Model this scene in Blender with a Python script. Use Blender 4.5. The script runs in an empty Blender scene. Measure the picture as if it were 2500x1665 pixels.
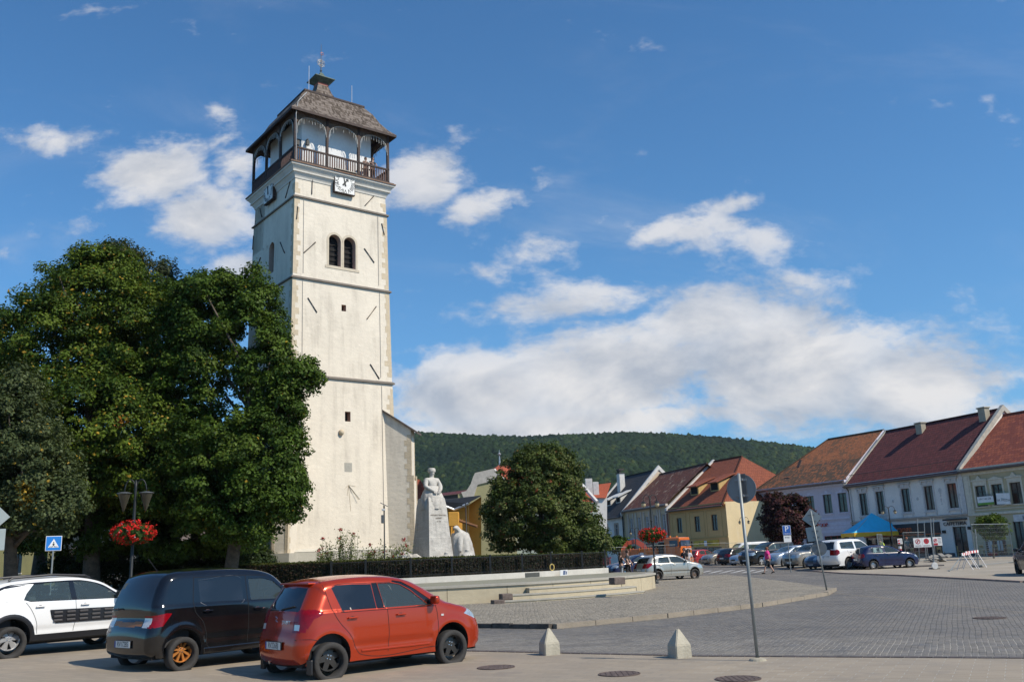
import bpy, bmesh, math, random
import numpy as np
from mathutils import Vector, Matrix
random.seed(7); RNG=np.random.default_rng(7)
S=bpy.context.scene; COL=S.collection; PI=math.pi
# ---------------------------------------------------------------- camera
F0,PITCH,ROLL,CH=2220.0,0.2339,0.0416,1.72          # focal length in photo pixels, pitch, roll, eye height
c_,s_=math.cos(PITCH),math.sin(PITCH)
_r=Vector((1,0,0));_u=Vector((0,-s_,c_));_w=Vector((0,c_,s_))
CR=_r*math.cos(ROLL)-_u*math.sin(ROLL); CU=_r*math.sin(ROLL)+_u*math.cos(ROLL); CW=_w
cam=bpy.data.cameras.new('camera'); camo=bpy.data.objects.new('camera',cam); COL.objects.link(camo)
cam.sensor_width=36; cam.lens=F0/2500*36; cam.clip_start=.1; cam.clip_end=6000
camo.matrix_world=Matrix(((CR.x,CU.x,-CW.x,0),(CR.y,CU.y,-CW.y,0),(CR.z,CU.z,-CW.z,CH),(0,0,0,1)))
S.camera=camo
S.render.engine='CYCLES'
S.view_settings.view_transform='Standard'; S.view_settings.look='None'; S.view_settings.gamma=1; S.view_settings.exposure=0.0
# ---------------------------------------------------------------- measuring helpers: where a line of sight meets the place
def ray(px,py): return CW+CR*((px-1250)/F0)+CU*((832.5-py)/F0)
def at(px,py,z=0.0):
    d=ray(px,py); return Vector((0,0,CH))+d*((z-CH)/d.z)
def aty(px,py,Y):
    d=ray(px,py); return Vector((0,0,CH))+d*(Y/d.y)
def onpl(px,py,P,n):
    d=ray(px,py); o=Vector((0,0,CH)); return o+d*((P-o).dot(n)/d.dot(n))
# ---------------------------------------------------------------- sun and sky
SUN_AZ=math.radians(62); SUN_EL=math.radians(44)      # azimuth from -Y towards +X
sd=Vector((math.sin(SUN_AZ)*math.cos(SUN_EL),-math.cos(SUN_AZ)*math.cos(SUN_EL),math.sin(SUN_EL)))
sl=bpy.data.lights.new('sun','SUN'); sl.energy=5.0; sl.angle=math.radians(.53); sl.color=(1,.91,.77)
so=bpy.data.objects.new('sun',sl); COL.objects.link(so); so.rotation_euler=(-sd).to_track_quat('-Z','Y').to_euler()
W=bpy.data.worlds.new("World"); S.world=W; W.use_nodes=True
def world():
    nt=W.node_tree; N=nt.nodes; L=nt.links; N.clear()
    def n(t,**k):
        o=N.new(t)
        for a,b in k.items(): setattr(o,a,b)
        return o
    def m(op,a,b=None,c=None):
        o=n('ShaderNodeMath',operation=op)
        for i,v in enumerate((a,b,c)):
            if v is None: continue
            if isinstance(v,(int,float)): o.inputs[i].default_value=v
            else: L.new(v,o.inputs[i])
        return o.outputs[0]
    out=n('ShaderNodeOutputWorld'); bg=n('ShaderNodeBackground'); bg.inputs[1].default_value=0.082
    sky=n('ShaderNodeTexSky',sky_type='NISHITA'); sky.sun_disc=False
    sky.sun_elevation=SUN_EL; sky.sun_rotation=math.atan2(sd.x,sd.y); sky.altitude=300; sky.air_density=1.0; sky.dust_density=.35; sky.ozone_density=2.2
    tc=n('ShaderNodeTexCoord'); sp=n('ShaderNodeSeparateXYZ'); L.new(tc.outputs['Generated'],sp.inputs[0])
    ay=m('MAXIMUM',m('ABSOLUTE',sp.outputs[1]),.05); u=m('DIVIDE',sp.outputs[0],ay); v=m('DIVIDE',sp.outputs[2],ay)
    # clouds: soft banks in the sky (direction u=x/y, v=z/y), broken up by noise
    blobs=[]
    for (px,py,rx,ry,a) in CLOUDS:
        d=ray(px,py); blobs.append((d.x/d.y,d.z/d.y,rx/F0/ (1),ry/F0,a))
    tot=None
    for (u0,v0,a,b,amp) in blobs:
        du=m('MULTIPLY',m('SUBTRACT',u,u0),1/a); dv=m('MULTIPLY',m('SUBTRACT',v,v0),1/b)
        dv=m('ADD',dv,m('MULTIPLY',du,-0.0416*a/b*1.0))
        e=m('ADD',m('MULTIPLY',du,du),m('MULTIPLY',dv,dv))
        g=m('MULTIPLY',m('EXPONENT',m('MULTIPLY',e,-1.0)),amp)
        tot=g if tot is None else m('MAXIMUM',tot,g)
    cx=n('ShaderNodeCombineXYZ'); L.new(u,cx.inputs[0]); L.new(m('MULTIPLY',v,1.7),cx.inputs[1])
    def noise(vec,sc,det,rough,dist=0.):
        o=n('ShaderNodeTexNoise'); o.inputs['Scale'].default_value=sc; o.inputs['Detail'].default_value=det
        o.inputs['Roughness'].default_value=rough; o.inputs['Distortion'].default_value=dist; L.new(vec,o.inputs['Vector']); return o.outputs['Fac']
    n1=noise(cx.outputs[0],5.5,9,.58,.35)
    va=n('ShaderNodeVectorMath',operation='ADD'); L.new(cx.outputs[0],va.inputs[0]); va.inputs[1].default_value=(.018,.05,0)
    n2=noise(va.outputs[0],5.5,6,.55,.35)
    n3=noise(cx.outputs[0],22,5,.6,.2)
    raw=m('ADD',m('ADD',tot,m('MULTIPLY',m('SUBTRACT',n1,.5),1.9)),m('ADD',m('MULTIPLY',m('SUBTRACT',n3,.5),.85),m('MULTIPLY',m('SUBTRACT',noise(cx.outputs[0],60,4,.65,.1),.5),.35)))
    al=n('ShaderNodeMapRange',interpolation_type='SMOOTHSTEP'); L.new(raw,al.inputs[0]); al.inputs[1].default_value=.22; al.inputs[2].default_value=.74
    alo=m('MULTIPLY',al.outputs[0],m('MULTIPLY_ADD',tot,.35,.62)) ; alo=m('MINIMUM',alo,.97)
    cw=n('ShaderNodeCombineXYZ'); L.new(m('ADD',u,m('MULTIPLY',v,.8)),cw.inputs[0]); L.new(m('MULTIPLY',v,2.6),cw.inputs[1]); w1=noise(cw.outputs[0],3.2,8,.62,.6)
    wr=n('ShaderNodeMapRange',interpolation_type='SMOOTHSTEP'); L.new(w1,wr.inputs[0]); wr.inputs[1].default_value=.50; wr.inputs[2].default_value=.82; wr.inputs[4].default_value=.34
    alo=m('MAXIMUM',alo,m('MULTIPLY',wr.outputs[0],m('ADD',m('MINIMUM',m('MULTIPLY',tot,2.0),1.0),.25)))
    front=m('GREATER_THAN',sp.outputs[1],0.0); alo=m('MULTIPLY',alo,m('MULTIPLY_ADD',front,.85,.15))
    # shading of the cloud: thicker towards the sun side -> greyer
    sh=n('ShaderNodeMapRange'); L.new(m('ADD',m('SUBTRACT',n2,n1),m('MULTIPLY',raw,.10)),sh.inputs[0]); sh.inputs[1].default_value=-.02; sh.inputs[2].default_value=.22
    cc=n('ShaderNodeMix',data_type='RGBA'); L.new(sh.outputs[0],cc.inputs[0]); cc.inputs[6].default_value=(10.2,10.0,9.9,1); cc.inputs[7].default_value=(5.6,6.1,7.0,1)
    # the blue itself, a little deeper than the model's
    tint=n('ShaderNodeMix',data_type='RGBA',blend_type='MULTIPLY'); tint.inputs[0].default_value=1; L.new(sky.outputs[0],tint.inputs[6]); tint.inputs[7].default_value=(.72,1.36,1.78,1)
    hz=n('ShaderNodeMix',data_type='RGBA'); L.new(m('MULTIPLY',m('EXPONENT',m('MULTIPLY',v,-4.5)),.8),hz.inputs[0]); L.new(tint.outputs[2],hz.inputs[6]); hz.inputs[7].default_value=(2.2,5.0,8.6,1)
    mx=n('ShaderNodeMix',data_type='RGBA'); L.new(alo,mx.inputs[0]); L.new(hz.outputs[2],mx.inputs[6]); L.new(cc.outputs[2],mx.inputs[7])
    L.new(mx.outputs[2],bg.inputs[0]); L.new(bg.outputs[0],out.inputs[0])
CLOUDS=[ # centre and radii in photo pixels
 (1180,960,300,130,1.05),(1500,920,380,160,1.15),(1900,900,330,190,1.15),(1720,790,260,110,.9),(1420,740,330,60,.72),(1930,710,130,60,.62),
 (2250,940,280,130,1.1),(1400,1035,800,60,1.0),(2430,1010,200,60,.75),(1640,560,230,60,.62),(1790,500,90,40,.52),(1330,610,120,70,.55),
 (1040,430,130,120,.72),(1160,510,120,70,.62),(370,420,170,95,1.0),(490,530,130,90,.95),(570,390,90,120,.62),(540,270,90,50,.5),(150,345,170,50,.60),
 (150,560,150,35,.5),(590,650,90,50,.55),(10,620,60,60,.5),(650,205,60,25,.46),(1860,580,110,45,.5),(2000,540,40,35,.42),(2200,515,35,30,.42),(1180,670,90,40,.45),(1330,430,70,45,.42)]
world()
# ---------------------------------------------------------------- object helpers
def tag(o,label=None,cat=None,group=None,kind=None):
    if label: o['label']=label
    if cat: o['category']=cat
    if group: o['group']=group
    if kind: o['kind']=kind
    return o
def empty(name,loc=(0,0,0),label=None,cat=None,group=None,rz=0.0,parent=None):
    o=bpy.data.objects.new(name,None); COL.objects.link(o); o.location=loc; o.rotation_euler=(0,0,rz); o.empty_display_size=.3
    if parent: o.parent=parent
    return tag(o,label,cat,group)
def rootloc(o):
    v=Vector((0,0,0))
    while o is not None: v=v+o.location; o=o.parent
    return v
def kids(o): return [c for c in bpy.data.objects if c.parent is o]
def dup(o,parent=None,_map=None):
    if _map is None:
        _map={}
        for c in bpy.data.objects:
            if c.parent: _map.setdefault(c.parent.name,[]).append(c)
    c=o.copy(); COL.objects.link(c); c.parent=parent
    for ch in _map.get(o.name,[]): dup(ch,c,_map)
    return c
def link_mesh(name,me,m,parent=None,smooth=False):
    o=bpy.data.objects.new(name,me); COL.objects.link(o)
    for mm in (m if isinstance(m,(list,tuple)) else [m]): me.materials.append(mm)
    if smooth: me.polygons.foreach_set('use_smooth',np.ones(len(me.polygons),bool))
    if parent:
        o.parent=parent; off=rootloc(parent)
        if off.length>0: me.transform(Matrix.Translation(-off))
    return o
class MB:
    def __init__(s): s.v=[];s.f=[];s.mi=[];s.cur=0;s.uv={}
    def add(s,vs,fs,uvs=None):
        b=len(s.v); s.v+= [tuple(x) for x in vs]
        for k,f in enumerate(fs):
            if uvs: s.uv[len(s.f)]=uvs[k]
            s.f.append([b+i for i in f]); s.mi.append(s.cur)
        return s
    def quad(s,a,b,c,d,uv=None): return s.add([a,b,c,d],[(0,1,2,3)],[uv] if uv else None)
    def poly(s,pts): return s.add(pts,[tuple(range(len(pts)))])
    def box(s,x0,x1,y0,y1,z0,z1,M=None):
        vs=[Vector(p) for p in ((x0,y0,z0),(x1,y0,z0),(x1,y1,z0),(x0,y1,z0),(x0,y0,z1),(x1,y0,z1),(x1,y1,z1),(x0,y1,z1))]
        if M: vs=[M@p for p in vs]
        return s.add(vs,[(0,3,2,1),(4,5,6,7),(0,1,5,4),(1,2,6,5),(2,3,7,6),(3,0,4,7)])
    def bbox(s,x0,x1,y0,y1,z0,z1,b=.01,M=None):   # bevelled box
        bm=bmesh.new(); bmesh.ops.create_cube(bm,size=1)
        for v in bm.verts: v.co=Vector(((x0+x1)/2+v.co.x*(x1-x0),(y0+y1)/2+v.co.y*(y1-y0),(z0+z1)/2+v.co.z*(z1-z0)))
        bmesh.ops.bevel(bm,geom=list(bm.edges),offset=b,segments=2,affect='EDGES',profile=.5)
        bm.verts.index_update()
        vs=[(M@v.co if M else v.co.copy()) for v in bm.verts]; fs=[tuple(v.index for v in f.verts) for f in bm.faces]; bm.free()
        return s.add(vs,fs)
    def prism(s,pts,vec):          # planar polygon extruded along vec
        pts=[Vector(p) for p in pts]; n=len(pts); vec=Vector(vec)
        return s.add(pts+[p+vec for p in pts],[tuple(range(n))[::-1],tuple(range(n,2*n))]+[(i,(i+1)%n,n+(i+1)%n,n+i) for i in range(n)])
    def tube(s,pts,r,seg=8,cap=True):
        pts=[Vector(p) for p in pts]; n=len(pts); rs=r if isinstance(r,(list,tuple)) else [r]*n
        vs=[];up=None
        for i,p in enumerate(pts):
            t=(pts[min(i+1,n-1)]-pts[max(i-1,0)])
            if t.length<1e-9: t=Vector((0,0,1))
            t.normalize()
            if up is None: up=Vector((1,0,0)) if abs(t.x)<.8 else Vector((0,1,0))
            a=(up-t*up.dot(t)); a.normalize(); b=t.cross(a); up=a
            for k in range(seg):
                w=2*PI*k/seg; vs.append(p+(a*math.cos(w)+b*math.sin(w))*rs[i])
        fs=[(i*seg+k,i*seg+(k+1)%seg,(i+1)*seg+(k+1)%seg,(i+1)*seg+k) for i in range(n-1) for k in range(seg)]
        if cap: fs+=[tuple(range(seg))[::-1],tuple((n-1)*seg+k for k in range(seg))]
        return s.add(vs,fs)
    def lathe(s,prof,c=(0,0,0),seg=24,M=None,a0=0):   # prof: (r,z)
        vs=[];n=len(prof)
        for (r,z) in prof:
            for k in range(seg):
                w=a0+2*PI*k/seg; p=Vector((r*math.cos(w),r*math.sin(w),z))
                vs.append((M@p if M else p)+Vector(c))
        return s.add(vs,[(i*seg+k,i*seg+(k+1)%seg,(i+1)*seg+(k+1)%seg,(i+1)*seg+k) for i in range(n-1) for k in range(seg)])
    def build(s,name,m,parent=None,smooth=False,label=None,cat=None,group=None,kind=None):
        me=bpy.data.meshes.new(name); me.from_pydata(s.v,[],s.f)
        if s.uv:
            ul=me.uv_layers.new(name='UVMap')
            for fi,uv in s.uv.items():
                p=me.polygons[fi]
                for k,li in enumerate(p.loop_indices): ul.data[li].uv=uv[k]
        o=link_mesh(name,me,m,parent,smooth)
        if any(s.mi): me.polygons.foreach_set('material_index',s.mi)
        me.update(); return tag(o,label,cat,group,kind)
def npmesh(name,V,Fq,m,parent=None,smooth=False,colors=None,uv=None):
    me=bpy.data.meshes.new(name); k=Fq.shape[1]
    me.vertices.add(len(V)); me.vertices.foreach_set('co',np.ascontiguousarray(V,np.float32).ravel())
    me.loops.add(Fq.size); me.loops.foreach_set('vertex_index',Fq.astype(np.int32).ravel())
    me.polygons.add(len(Fq)); me.polygons.foreach_set('loop_start',np.arange(0,Fq.size,k,dtype=np.int32)); me.polygons.foreach_set('loop_total',np.full(len(Fq),k,np.int32))
    me.update(calc_edges=True)
    if colors is not None:
        a=me.attributes.new('col','FLOAT_COLOR','POINT'); c=np.ones((len(V),4),np.float32); c[:,:3]=colors; a.data.foreach_set('color',c.ravel())
    return link_mesh(name,me,m,parent,smooth)
# ---------------------------------------------------------------- materials
class NT:
    def __init__(s,name):
        s.m=bpy.data.materials.new(name); s.m.use_nodes=True; s.t=s.m.node_tree; s.N=s.t.nodes; s.L=s.t.links; s.N.clear()
        s.out=s.N.new('ShaderNodeOutputMaterial'); s.b=s.N.new('ShaderNodeBsdfPrincipled'); s.L.new(s.b.outputs[0],s.out.inputs[0])
        s.tc=s.N.new('ShaderNodeTexCoord'); s.co=s.tc.outputs['Object']
    def n(s,t,**k):
        o=s.N.new(t)
        for a,b in k.items(): setattr(o,a,b)
        return o
    def set(s,i,v):
        if hasattr(v,'is_linked') or hasattr(v,'links'): s.L.new(v,i)
        else: i.default_value=v
    def math(s,op,a,b=0.,c=None):
        o=s.n('ShaderNodeMath',operation=op); s.set(o.inputs[0],a); s.set(o.inputs[1],b)
        if c is not None: s.set(o.inputs[2],c)
        return o.outputs[0]
    def noise(s,sc,det=4,rough=.55,vec=None,dist=0,col=False):
        o=s.n('ShaderNodeTexNoise'); o.inputs['Scale'].default_value=sc; o.inputs['Detail'].default_value=det; o.inputs['Roughness'].default_value=rough; o.inputs['Distortion'].default_value=dist
        s.L.new(vec or s.co,o.inputs['Vector']); return o.outputs['Color' if col else 'Fac']
    def mapping(s,sc=(1,1,1),rot=(0,0,0),loc=(0,0,0),vec=None):
        o=s.n('ShaderNodeMapping'); s.L.new(vec or s.co,o.inputs[0]); o.inputs['Scale'].default_value=sc; o.inputs['Rotation'].default_value=rot; o.inputs['Location'].default_value=loc; return o.outputs[0]
    def rng(s,x,a,b,c=0.,d=1.,smooth=False):
        o=s.n('ShaderNodeMapRange'); s.set(o.inputs[0],x)
        if smooth: o.interpolation_type='SMOOTHSTEP'
        for i,v in enumerate((a,b,c,d)): o.inputs[i+1].default_value=v
        return o.outputs[0]
    def mix(s,f,a,b,mode='MIX'):
        o=s.n('ShaderNodeMix',data_type='RGBA',blend_type=mode); s.set(o.inputs[0],f)
        for i,v in ((6,a),(7,b)):
            if isinstance(v,(tuple,list)): v=tuple(v)[:3]+(1,)
            s.set(o.inputs[i],v)
        return o.outputs[2]
    def base(s,c): s.set(s.b.inputs['Base Color'],(tuple(c)[:3]+(1,)) if isinstance(c,(tuple,list)) else c)
    def rough(s,v): s.set(s.b.inputs['Roughness'],v)
    def bump(s,h,st=.3,dist=.02):
        o=s.n('ShaderNodeBump'); o.inputs['Strength'].default_value=st; o.inputs['Distance'].default_value=dist; s.L.new(h,o.inputs['Height']); s.L.new(o.outputs[0],s.b.inputs['Normal'])
def sc(c,k): return tuple(x*k for x in c[:3])
_mc={}
def plain(name,c,rough=.6,metal=0.,var=.18,scale=3.,bump=0.,bs=40.,spec=.5):
    if name in _mc: return _mc[name]
    t=NT(name); nz=t.noise(scale,5,.6); t.base(t.mix(t.rng(nz,.3,.7),sc(c,1-var),sc(c,1+var))); t.rough(rough); t.b.inputs['Metallic'].default_value=metal; t.b.inputs['Specular IOR Level'].default_value=spec
    if bump: t.bump(t.noise(bs,3),bump,.01)
    _mc[name]=t.m; return t.m
def paint(name,c,metal=.0,rough=.35,coat=.9,dust=.10):
    if name in _mc: return _mc[name]
    t=NT(name); nz=t.noise(1.3,6,.65); sp=t.n('ShaderNodeSeparateXYZ'); t.L.new(t.co,sp.inputs[0])
    low=t.rng(sp.outputs[2],.15,.75,1.,.0)
    d=t.math('MULTIPLY',t.math('ADD',t.math('MULTIPLY',low,1.2),.35),t.rng(nz,.35,.75,0,dust*2))
    t.base(t.mix(d,c,(.30,.27,.23))); t.b.inputs['Metallic'].default_value=metal
    t.rough(t.math('ADD',t.math('MULTIPLY',d,.5),rough)); t.b.inputs['Coat Weight'].default_value=coat; t.set(t.b.inputs['Coat Roughness'],t.math('ADD',t.math('MULTIPLY',d,.4),.03))
    t.bump(t.noise(2.2,2,.4),.02,.01)
    _mc[name]=t.m; return t.m
def glassm(name,tint=(.05,.07,.07),trans=.45,rough=.02):
    if name in _mc: return _mc[name]
    t=NT(name); t.N.remove(t.b)
    tr=t.n('ShaderNodeBsdfTransparent'); tr.inputs[0].default_value=tuple(x for x in tint)+(1,)
    gl=t.n('ShaderNodeBsdfGlossy'); gl.inputs['Roughness'].default_value=rough; gl.inputs[0].default_value=(.9,.95,1,1)
    lw=t.n('ShaderNodeFresnel'); lw.inputs[0].default_value=1.5
    di=t.n('ShaderNodeBsdfDiffuse'); di.inputs[0].default_value=(.26,.34,.34,1)
    m0=t.n('ShaderNodeMixShader'); m0.inputs[0].default_value=.13; t.L.new(tr.outputs[0],m0.inputs[1]); t.L.new(di.outputs[0],m0.inputs[2])
    m1=t.n('ShaderNodeMixShader'); t.L.new(lw.outputs[0],m1.inputs[0]); t.L.new(m0.outputs[0],m1.inputs[1]); t.L.new(gl.outputs[0],m1.inputs[2]); t.L.new(m1.outputs[0],t.out.inputs[0])
    _mc[name]=t.m; return t.m
def darkglass(name,c=(.015,.018,.022),rough=.06):
    if name in _mc: return _mc[name]
    t=NT(name); t.base(t.mix(t.rng(t.noise(.9,3),.4,.7),c,sc(c,2.6))); t.rough(rough); t.b.inputs['Specular IOR Level'].default_value=.6; t.bump(t.noise(1.1,1),.06,.05)
    _mc[name]=t.m; return t.m
def plaster(name,c,stain=(.30,.27,.22),st=.35,rough=.9,blot=.8,bump=.25):
    if name in _mc: return _mc[name]
    t=NT(name)
    a=t.rng(t.noise(blot,7,.65),.35,.72); b=t.rng(t.noise(1.0,5,.6,vec=t.mapping((2.6,2.6,.22))),.48,.78)
    f=t.noise(7,6,.7)
    col=t.mix(t.math('MULTIPLY',a,.45),c,sc(c,.72)); col=t.mix(t.math('MULTIPLY',t.math('MULTIPLY',b,a),st),col,stain); col=t.mix(t.rng(f,.4,.75,0,.22),col,sc(c,.6)); col=t.mix(t.rng(t.noise(1.7,3,.5,vec=t.mapping((1,1,1),loc=(5,9,2))),.64,.67,0,.22),col,sc(c,1.12))
    t.base(col); t.rough(rough); t.b.inputs['Specular IOR Level'].default_value=.2
    h=t.math('ADD',t.noise(3.,4,.5,vec=t.mapping((1,1,1.8))),t.math('MULTIPLY',t.noise(26,4,.6),.35)); t.bump(h,bump,.05)
    _mc[name]=t.m; return t.m
def rooftile(name,c1,c2,c3=None,w=.22,h=.30,patch=.5,relief=.9,moss=None,c3t=1.45):
    if name in _mc: return _mc[name]
    t=NT(name); uv=t.tc.outputs['UV']; br=t.n('ShaderNodeTexBrick'); t.L.new(uv,br.inputs['Vector']); br.inputs['Scale'].default_value=1; br.inputs['Brick Width'].default_value=w; br.inputs['Row Height'].default_value=h
    br.inputs['Mortar Size'].default_value=.012; br.inputs['Mortar Smooth'].default_value=.3; br.inputs['Bias'].default_value=0
    br.inputs['Color1'].default_value=c1+(1,); br.inputs['Color2'].default_value=c2+(1,); br.inputs['Mortar'].default_value=sc(c1,.25)+(1,)
    col=br.outputs['Color']
    # one random tone per tile
    mp=t.n('ShaderNodeVectorMath',operation='DIVIDE'); t.L.new(uv,mp.inputs[0]); mp.inputs[1].default_value=(w,h,1)
    fl=t.n('ShaderNodeVectorMath',operation='FLOOR'); t.L.new(mp.outputs[0],fl.inputs[0]); wn=t.n('ShaderNodeTexWhiteNoise',noise_dimensions='2D'); t.L.new(fl.outputs[0],wn.inputs[0])
    big=t.noise(patch,5,.6,vec=uv)
    if c3: col=t.mix(t.rng(t.math('ADD',wn.outputs[0],t.math('MULTIPLY',big,2.4)),c3t,c3t+.4),col,c3)
    if moss: sv=t.n('ShaderNodeSeparateXYZ'); t.L.new(uv,sv.inputs[0]); col=t.mix(t.math('MULTIPLY',t.rng(t.math('ADD',sv.outputs[1],t.math('MULTIPLY',big,1.2)),4.6,5.1,1,.12),t.rng(t.math('ADD',wn.outputs[0],big),.7,1.1,.25,.95)),col,moss)
    col=t.mix(t.rng(t.noise(3.,5,vec=uv),.4,.8,0,.35),col,sc(c1,.5))
    t.base(col); t.rough(.85); t.b.inputs['Specular IOR Level'].default_value=.25
    sp=t.n('ShaderNodeSeparateXYZ'); t.L.new(uv,sp.inputs[0]); saw=t.math('SUBTRACT',1.,t.math('FRACT',t.math('DIVIDE',sp.outputs[1],h)))
    t.bump(t.math('ADD',t.math('MULTIPLY',br.outputs['Fac'],-.7),t.math('ADD',saw,t.math('MULTIPLY',wn.outputs[0],.35))),relief,.05)
    _mc[name]=t.m; return t.m
def leafm(name,rough=.5,trans=.25):
    if name in _mc: return _mc[name]
    t=NT(name); a=t.n('ShaderNodeAttribute',attribute_name='col'); t.base(a.outputs['Color']); t.rough(rough); t.b.inputs['Specular IOR Level'].default_value=.12
    tl=t.n('ShaderNodeBsdfTranslucent'); t.L.new(t.mix(.5,a.outputs['Color'],(.10,.16,.01)),tl.inputs[0]); ms=t.n('ShaderNodeMixShader'); ms.inputs[0].default_value=trans
    t.L.new(t.b.outputs[0],ms.inputs[1]); t.L.new(tl.outputs[0],ms.inputs[2]); t.L.new(ms.outputs[0],t.out.inputs[0])
    _mc[name]=t.m; return t.m
BLACK=plain('black_plastic',(.012,.012,.014),.38); DARK=plain('dark_void',(.006,.006,.007),.9,var=.05); STEEL=plain('galvanised_steel',(.24,.26,.26),.5,.35,.15,8); IRON=plain('black_iron',(.018,.02,.02),.5,.3)
CHROME=plain('bright_metal',(.6,.6,.62),.2,1,.05); WHITEP=plain('white_sheet',(.75,.75,.74),.5,var=.05)
GREYBACK=plain('sign_back_grey',(.20,.21,.215),.55,.3,.08,5)
def text(s,size,mat_,parent,M,name='lettering',extr=.004,align='CENTER',sx=1.0):
    cu=bpy.data.curves.new('txt','FONT'); cu.body=s; cu.size=size; cu.extrude=extr; cu.align_x=align; cu.align_y='CENTER'
    ob=bpy.data.objects.new('txt',cu); COL.objects.link(ob); dg=bpy.context.evaluated_depsgraph_get(); dg.update()
    me=bpy.data.meshes.new_from_object(ob.evaluated_get(dg)); bpy.data.objects.remove(ob)
    me.transform(M@Matrix.Diagonal((sx,1,1,1))); me.materials.clear()
    return link_mesh(name,me,mat_,parent)
def frame(o,x,z):      # matrix with origin o, local X along x, local Y (text up) along z, local Z = out of the face
    x=Vector(x).normalized(); z=Vector(z).normalized(); n=x.cross(z)
    return Matrix(((x.x,z.x,n.x,o[0]),(x.y,z.y,n.y,o[1]),(x.z,z.z,n.z,o[2]),(0,0,0,1)))
def skin(verts,edges,radii,sub=1,root=0):
    me=bpy.data.meshes.new('sk'); me.from_pydata([tuple(v) for v in verts],edges,[]); ob=bpy.data.objects.new('sk',me); COL.objects.link(ob)
    md=ob.modifiers.new('s','SKIN'); md.use_smooth_shade=True
    for i,r in enumerate(radii):
        d=me.skin_vertices[0].data[i]; d.radius=(r,r) if not isinstance(r,tuple) else r; d.use_root=(i==root)
    if sub: m2=ob.modifiers.new('u','SUBSURF'); m2.levels=sub; m2.render_levels=sub
    dg=bpy.context.evaluated_depsgraph_get(); dg.update(); out=bpy.data.meshes.new_from_object(ob.evaluated_get(dg)); bpy.data.objects.remove(ob)
    out.materials.clear(); return out
# ---------------------------------------------------------------- ground materials
def m_sett():      # dark granite setts laid in rows
    t=NT('granite_setts'); 
    wob=t.noise(.45,1,.4,col=True); av=t.n('ShaderNodeVectorMath',operation='MULTIPLY_ADD'); t.L.new(wob,av.inputs[0]); av.inputs[1].default_value=(.07,.07,0); w2=t.noise(7,2,.5,col=True); a2=t.n('ShaderNodeVectorMath',operation='MULTIPLY_ADD'); t.L.new(w2,a2.inputs[0]); a2.inputs[1].default_value=(.055,.055,0); t.L.new(t.co,a2.inputs[2]); t.L.new(a2.outputs[0],av.inputs[2])
    v=t.mapping((1,1,1),(0,0,math.radians(-65)),vec=av.outputs[0])
    br=t.n('ShaderNodeTexBrick'); t.L.new(v,br.inputs[0]); br.inputs['Scale'].default_value=1; br.inputs['Brick Width'].default_value=.125; br.inputs['Row Height'].default_value=.10; br.inputs['Mortar Size'].default_value=.010; br.inputs['Mortar Smooth'].default_value=.6
    br.inputs['Color1'].default_value=(.112,.101,.088,1); br.inputs['Color2'].default_value=(.20,.178,.150,1); br.inputs['Mortar'].default_value=(.080,.073,.063,1)
    sp=t.n('ShaderNodeSeparateXYZ'); t.L.new(t.co,sp.inputs[0])
    # sand in the joints of the band by the gutter
    dist=t.math('SUBTRACT',t.math('ADD',sp.outputs[1],t.math('MULTIPLY',sp.outputs[0],.50)),17.4)   # metres beyond the gutter
    band=t.math('MULTIPLY',t.rng(dist,-.2,.8,0,1,True),t.rng(dist,3.2,4.6,1,0,True))
    sand=t.math('MULTIPLY',t.math('MULTIPLY',br.outputs['Fac'],band),t.rng(t.noise(1.3,4),.38,.55,0,.9))
    col=t.mix(t.rng(t.noise(.35,6,.65),.35,.7,0,.55),br.outputs['Color'],(.225,.20,.165)); col=t.mix(t.rng(t.noise(.9,6,.7),.5,.75,0,.65),col,(.065,.065,.068)); col=t.mix(t.rng(t.noise(.22,5,.6,vec=t.mapping((1,.35,1),(0,0,.5))),.5,.7,0,.35),col,(.27,.235,.185))
    col=t.mix(t.rng(t.noise(14,4,.8),.58,.78,0,.7),col,(.33,.31,.29)); col=t.mix(sand,col,(.42,.38,.31))
    col=t.mix(t.rng(t.noise(.8,5,.7,vec=t.mapping((1,1,1),loc=(7,3,0))),.64,.75,0,.35),col,(.10,.12,.05))
    t.base(col); t.rough(t.rng(t.noise(3,3),.3,.7,.5,.8)); t.bump(t.math('ADD',t.math('MULTIPLY',br.outputs['Fac'],-1.),t.math('MULTIPLY',t.noise(18,4,.7),.9)),.9,.02); return t.m
def m_cobble():    # small rounded grey-beige cobbles on the island
    t=NT('small_cobbles'); vo=t.n('ShaderNodeTexVoronoi',feature='DISTANCE_TO_EDGE'); vo.inputs['Scale'].default_value=8.5; vo.inputs['Randomness'].default_value=.6; t.L.new(t.co,vo.inputs['Vector'])
    vc=t.n('ShaderNodeTexVoronoi'); vc.inputs['Scale'].default_value=8.5; vc.inputs['Randomness'].default_value=.6; t.L.new(t.co,vc.inputs['Vector'])
    sp=t.n('ShaderNodeSeparateColor'); t.L.new(vc.outputs['Color'],sp.inputs[0])
    col=t.mix(sp.outputs[0],(.16,.142,.115),(.35,.305,.245)); col=t.mix(t.rng(vo.outputs['Distance'],0,.09,.85,0),col,(.10,.09,.06))
    col=t.mix(t.rng(t.noise(.5,6,.65),.35,.7,0,.5),col,(.34,.295,.22)); col=t.mix(t.rng(t.noise(1.7,5,.7),.6,.75,0,.4),col,(.12,.12,.07))
    t.base(col); t.rough(.85); t.bump(t.rng(vo.outputs['Distance'],0,.16,0,1,True),.8,.02); return t.m
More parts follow.
